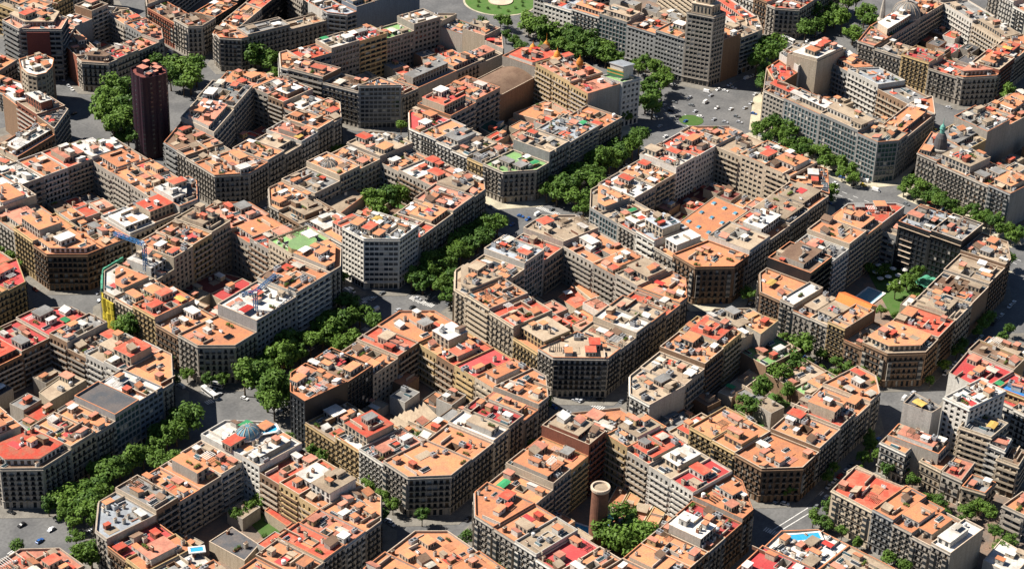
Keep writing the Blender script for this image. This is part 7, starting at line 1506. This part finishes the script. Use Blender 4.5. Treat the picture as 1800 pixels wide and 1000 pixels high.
# pale horizontal bands on the courtyard side of the black office
for id_ in ('H.T0', 'H.T1'):
    if id_ not in BLD: continue
    root, P, h = BLD[id_]
    Es = [r[4] for r in LOTS if r[0] == 'H' and r[1] == 'T' and r[2] == int(id_[-1])][0]
    k = Es.index(2); a, e = Vector(P[k]), Vector(P[(k+1) % len(P)]); t = (e-a).normalized(); nn = Vector((t.y, -t.x)); L = (e-a).length
    for z in ((6, 9.5, 13, 16.5, 20, h-2.2) if id_ == 'H.T1' else (h-2.2,)):
        b = MB(); p, q = a + t*L*(.12 if z < 22 else 0) + nn*.02, a + t*L*(.5 if z < 22 else 1) + nn*.02
        b.prism(ccw([tuple(p), tuple(q), tuple(q + nn*.7), tuple(p + nn*.7)]), z, z + .32, 0, bottom=True); b.build('facade_band', M['coping'] if z < 22 else ROOF['t'], root)

# green attic on its roof
root, P, h = BLD['B.T0']
x, y = PT['attic']; lx, ly = x - root.location.x, y - root.location.y
b = MB(); q = [(lx + 9*math.cos(a), ly + 7*math.sin(a)) for a in [k*math.pi/6 for k in range(12)]]
b.prism(q, h+.05, h+3.4, 0, 1); b.build('attic', [WALL['y'], ROOF['G']], root)

# bright orange pitched roof
root, P, h = BLD['h_gable']
b = MB(); A = [(*p, h+1.3) for p in offset_poly(P, [.6]*4)]
l01 = (Vector(P[1])-Vector(P[0])).length; l12 = (Vector(P[2])-Vector(P[1])).length
if l01 < l12: A = A[1:] + A[:1]
r0 = (Vector(A[3]) + Vector(A[0]))/2 + Vector((0, 0, 5)); r1 = (Vector(A[1]) + Vector(A[2]))/2 + Vector((0, 0, 5))
b.quad(A[0], A[1], tuple(r1), tuple(r0), 0); b.quad(A[2], A[3], tuple(r0), tuple(r1), 0); b.poly([A[1], A[2], tuple(r1)], 1); b.poly([A[3], A[0], tuple(r0)], 1)
b.poly([A[3], A[2], A[1], A[0]], 1)
b.build('pitched_roof', [ROOF['O'], WALL['y']], root)
# curved roof of the brown hall
root, P, h = BLD['F.U0']
A = [Vector(p) for p in P]
if (A[1]-A[0]).length < (A[2]-A[1]).length: A = A[1:] + A[:1]
b = MB(); NV = 10
for s in range(NV):
    f0, f1 = s/NV, (s+1)/NV; z = lambda f: h + .3 + 3.6*math.sin(math.pi*f)
    p0, p1 = A[0].lerp(A[3], f0), A[1].lerp(A[2], f0); q0, q1 = A[0].lerp(A[3], f1), A[1].lerp(A[2], f1)
    b.quad((*p0, z(f0)), (*p1, z(f0)), (*q1, z(f1)), (*q0, z(f1)), 0)
    b.quad((*q0, h), (*p0, h), (*p0, z(f0)), (*q0, z(f1)), 1); b.quad((*p1, h), (*q1, h), (*q1, z(f1)), (*p1, z(f0)), 1)
b.build('vaulted_roof', [ROOF['b'], WALL['b']], root)
# nine blue skylights
root, P, h = BLD['e_sky']
A = [Vector(p) for p in P]
for i in range(3):
    for j in range(3):
        fu, fv = .17 + .33*i, .17 + .33*j
        p = A[0].lerp(A[1], fu).lerp(A[3].lerp(A[2], fu), fv)
        b = MB(); b.box(-1.5, -1.1, 0, 1.5, 1.1, .6, 0, 0); b.box(-1.35, -.95, .602, 1.35, .95, .8, 1)
        c = b.build('skylight', [M['white'], M['sky_blue']], root); c.location = (p.x, p.y, h + .02); c.rotation_euler = (0, 0, math.atan2(A[1].y-A[0].y, A[1].x-A[0].x))
# scaffold net and green net round the left corner of the green attic block
p, q, t, n = edge_out('B', 0, 1); L = (q-p).length
o = thing('scaffold', ((p.x+q.x)/2, (p.y+q.y)/2, 0), 'yellow netted scaffold wrapped round the left corner of green attic block', 'scaffold')
c0 = (p+q)/2
A, B_ = p - c0 + n*.4 - t*1, q - c0 + n*.4 + t*1
sr = random.Random(31)
def net(e, frm, to, z0, z1, bays, levels, m):
    """netting hung bay by bay, each sheet bulging by its own amount"""
    p2, q2, t2, n2 = edge_out('B', *e)
    for i in range(bays):
        for j in range(levels):
            f0, f1 = frm + (to-frm)*i/bays, frm + (to-frm)*(i+.97)/bays
            a2, b2 = p2 - c0 + t2*f0 + n2*.5, p2 - c0 + t2*f1 + n2*.5
            y0, y1 = z0 + (z1-z0)*j/levels, z0 + (z1-z0)*(j+.96)/levels
            o1, o2 = sr.uniform(.3, .9), sr.uniform(.3, .9); bb = MB()
            bb.prism(ccw([tuple(a2), tuple(b2), tuple(b2 + n2*o1), tuple((a2+b2)/2 + n2*(max(o1, o2) + .3)), tuple(a2 + n2*o2)]), y0, y1, 0, bottom=True)
            bb.build('net_sheet', m, o)
net((1, 2), -.5, 9, 1, 20, 3, 5, M['yellow_net'])
net((0, 1), 0, L, 1, 20, 5, 5, M['yellow_net'])
net((7, 0), (Vector(BLOCKS['B'][1][0]) - Vector(BLOCKS['B'][1][7])).length - 16, (Vector(BLOCKS['B'][1][0]) - Vector(BLOCKS['B'][1][7])).length, 22.6, 25, 5, 1, M['green_net'])
net((0, 1), 0, L, 22.6, 25, 4, 1, M['green_net'])
b = MB()
for k in range(6):
    s = A.lerp(B_, k/5) + n*1.55; b.bar((s.x, s.y, 0), (s.x, s.y, 21), .12)
b.build('scaffold_pole', M['metal'], o, kind='stuff')
# tower cranes
def crane(name, base, z0, top, jibs, m, label):
    o = thing(name, (*base, z0), label, 'crane')
    def lattice(nm, p, q, w):
        b = MB(); p, q = Vector(p), Vector(q); d = (q-p).normalized(); L = (q-p).length
        u = d.cross(Vector((0, 0, 1))); u = Vector((1, 0, 0)) if u.length < .1 else u.normalized(); v = d.cross(u)
        cs = [(u*i + v*j)*w/2 for i, j in ((-1, -1), (1, -1), (1, 1), (-1, 1))]
        for c in cs: b.bar(p + c, q + c, w*.2)
        ns = max(2, int(L/(w*1.6)))
        for s in range(ns):
            for k in range(4): b.bar(p + d*L*s/ns + cs[k], p + d*L*(s+1)/ns + cs[(k+1) % 4], w*.13)
        b.build(nm, m, o, kind='stuff')
    lattice('mast', (0, 0, 0), (top[0]-base[0], top[1]-base[1], top[2]-z0), 1.5)
    for j in jibs: lattice('jib', (top[0]-base[0], top[1]-base[1], top[2]-z0), (j[0]-base[0], j[1]-base[1], j[2]-z0), 1.5)
    b = MB(); b.box(-.9, -.9, top[2]-z0-2.2, .9, .9, top[2]-z0); c = b.build('cab', M['white'], o)
crane('tower_crane', PT['cr1'], 24, (*PT['cr1'], 40), [(*PT['cr1b'], 40)], M['crane_blue'], 'blue tower crane whose jib points up left over the street')
crane('tower_crane', PT['cr2'], 24, (*PT['cr2'], 40), [(*PT['cr2a'], 40), (*PT['cr2b'], 40)], M['crane_blue'], 'crane with level blue jib above the white roof of green attic block')
# white villa-side and rooftop pools
pool(*PT['pool_d'], 22.2, 14, 4.5, -.75, 'turquoise rooftop pool on the white terrace at the bottom edge')
pool(*PT['pool_y'], 10.3, 9, 3.6, -.9, 'narrow turquoise pool on the white terrace behind the scarlet corner')
pool(*PT['pool_y2'], 10.3, 8, 4.0, -.9, 'darker square pool on the white terrace behind the scarlet corner')
pool(*PT['pool_l'], 20.2, 5.5, 3, -.7, 'small blue rooftop pool in the lower left block')

# ------------------------------------------------------------------ plaza, road paint, buses
x, y = PT['round_']
b = MB(); b.lathe([(26, 0), (26, .3), (0.02, .32)], 40, cap=False); c = b.build('roundabout_lawn', M['lawn'], kind='structure'); c.location = (x, y, 0)
b = MB(); b.lathe([(27.5, 0), (27.5, .2), (26, .21)], 40, cap=False); c = b.build('roundabout_kerb', M['sand'], kind='structure'); c.location = (x, y, 0)
b = MB(); b.lathe([(9, .3), (9, 1.0), (8.4, 1.0), (8.4, .7), (.02, .72)], 32, cap=False); o = b.build('fountain', M['coping'], None, label='round stone fountain basin on the green roundabout at the top', cat='fountain'); o.location = (x, y, 0)
x, y = PT['round2']; b = MB(); b.lathe([(8, 0), (8, .16), (7.4, .17), (.02, .2)], 28, 1, cap=False); c = b.build('traffic_island', [M['kerb'], M['lawn']], kind='structure'); c.location = (x, y, 0)
sh = random.Random(8)
for k in range(16):
    a = k*.393 + .1; rr_ = 17 + sh.uniform(-3, 5); q = MB(); leaves(q, sh, [(0, 0, 1.2, 1.5), (.8, .3, 1.0, 1.1)], 60, .6, 0)
    o = q.build('shrub', M['leaf'], None, label=uniq(f'green shrub planted on the round lawn at the top, {ORD[k]} round the ring'), cat='shrub', group='shrubs on the roundabout'); o.location = (PT['round_'][0] + rr_*math.cos(a), PT['round_'][1] + rr_*math.sin(a), .3)
def street_dir(a, b): d = (Vector(b) - Vector(a)).normalized(); return d
UA = (Vector(BLOCKS['A'][1][4]) - Vector(BLOCKS['A'][1][3])).normalized()      # along the avenue
UB = (Vector(BLOCKS['A'][1][2]) - Vector(BLOCKS['A'][1][1])).normalized()      # along the cross streets
# lane lines: dashes along the centre of every street (sheets 4 mm above the road)
def dashes(p, q, off=(0,), step=9, ln=3.5, w=.22):
    p, q = Vector(p), Vector(q); d = (q-p).normalized(); n = Vector((-d.y, d.x)); L = (q-p).length; b = MB(); s = 0
    while s < L:
        for o_ in off:
            a = p + d*s + n*o_
            if in_view(a.x, a.y):
                c = a + d*ln; b.quad((*(a - n*w), .004), (*(a + n*w), .004), (*(c + n*w), .004), (*(c - n*w), .004))
        s += step
    if b.f: b.build('lane_line', M['paint'], kind='structure')
def mid(*v): return sum((Vector(x) for x in v), Vector((0, 0)))/len(v)
BP = {k: v[1] for k, v in BLOCKS.items()}
BI, BK = BP['I'], BP['K']
J = [mid(BP['C'][7], BP['A'][0], BP['B'][4], BP['D'][3]), mid(BP['I'][6], BP['K'][4], BP['B'][3], BP['C'][0]), mid(BP['A'][7], BP['E'][0], BP['D'][5], BP['F'][2]), mid(BP['J'][7], BP['C'][4], BP['A'][2], BP['G'][0]), mid(BP['G'][7], BP['H'][0], BP['A'][4], BP['E'][3]), mid(BP['I'][5], BP['J'][0], BP['C'][3]), mid(BP['J'][5], BP['G'][3], BP['Y'][0]), mid(BP['I'][0], BP['I'][1], BP['K'][2], BP['K'][3]) - UA*4]
for a, b_ in ((0, 1), (0, 2), (1, 7)): dashes(J[a] + (J[b_]-J[a])*.14, J[b_] - (J[b_]-J[a])*.14, (-3.4, 0, 3.4))
for a, b_ in ((3, 5), (3, 4), (0, 3), (3, 6), (1, 5), (2, 4)): dashes(J[a] + (J[b_]-J[a])*.16, J[b_] - (J[b_]-J[a])*.16, (0,))
dashes(mid(BP['E'][7], BP['S'][1]), mid(BP['H'][5], BP['U'][2]), (-2.6, 2.6), 8, 3.5)
dashes(mid(BP['F'][5], BP['V'][3]), mid(BP['E'][7], BP['S'][1]), (-6, -2, 2, 6), 7, 3)
def zebra(c, d, wid, n=8):
    n_ = Vector((-d.y, d.x)); b = MB()
    for k in range(n):
        o_ = c + n_*(k - (n-1)/2)*wid/n
        p = [o_ - d*1.8 - n_*.3, o_ + d*1.8 - n_*.3, o_ + d*1.8 + n_*.3, o_ - d*1.8 + n_*.3]
        b.quad(*[(v.x, v.y, .004) for v in p])
    b.build('zebra_crossing', M['paint'], kind='structure')
for k, j in enumerate(J):
    wa = 16 if k in (0, 1, 2, 7) else 9
    for s in (-1, 1):
        zebra(j + UA*s*21, UA, wa, int(wa/1.1)); zebra(j + UB*s*(26 if k in (0, 1, 2, 7) else 20), UB, 9, 8)
l = PT['line1']; b = MB()
for key in ('line1', 'line2'):
    p, q = Vector(PT[key][0]), Vector(PT[key][1]); d = (q-p).normalized(); n = Vector((-d.y, d.x))*.25
    b = MB(); b.quad(*[(v.x, v.y, .009) for v in (p-n, p+n, q+n, q-n)]); b.build('lane_line', M['paint'], kind='structure')
def bus(x, y, rz, label, L=12, H=3.1, col='white'):
    o = thing('bus', (x, y, .02), label, 'bus', None, rz)
    b = MB(); b.box(-L/2, -1.25, .4, L/2, 1.25, H, 0, 0); b.build('body', M[col], o)
    b = MB(); b.box(-L/2+.4, -1.28, 1.4, L/2-.4, 1.28, 2.4, 0); b.box(L/2-.05, -1.1, 1.2, L/2+.04, 1.1, 2.5, 0); b.build('window', M['glass'], o, kind='stuff')
    b = MB(); b.box(-3, -.8, H+.002, 1, .8, H+.3, 0); b.build('roof_unit', M['metal'], o)
    for sx in (-L/2+2.5, L/2-2.5):
        for sy in (-1.15, 1.15):
            k = link(bpy.data.objects.new('wheel', WHEEL), o); k.location = (sx, sy, .45); k.scale = (1.45, 1.45, 1.4); k.rotation_euler = (math.pi/2, 0, 0)
ra = math.atan2(UB.y, UB.x)
bus(*PT['bus1'], ra, 'long white bus crossing the junction beside the dark glass corner block')
bus(*PT['truck'], ra + .5, 'shorter white bus beside the long white one at the junction', 8, 3.0)
bus(*PT['bus2'], ra + 1.4, 'white bus parked at the near corner of blue skylight block', 10)
bus(*PT['bus3'], ra, 'white bus on the far street right of the brown corner tower', 12)
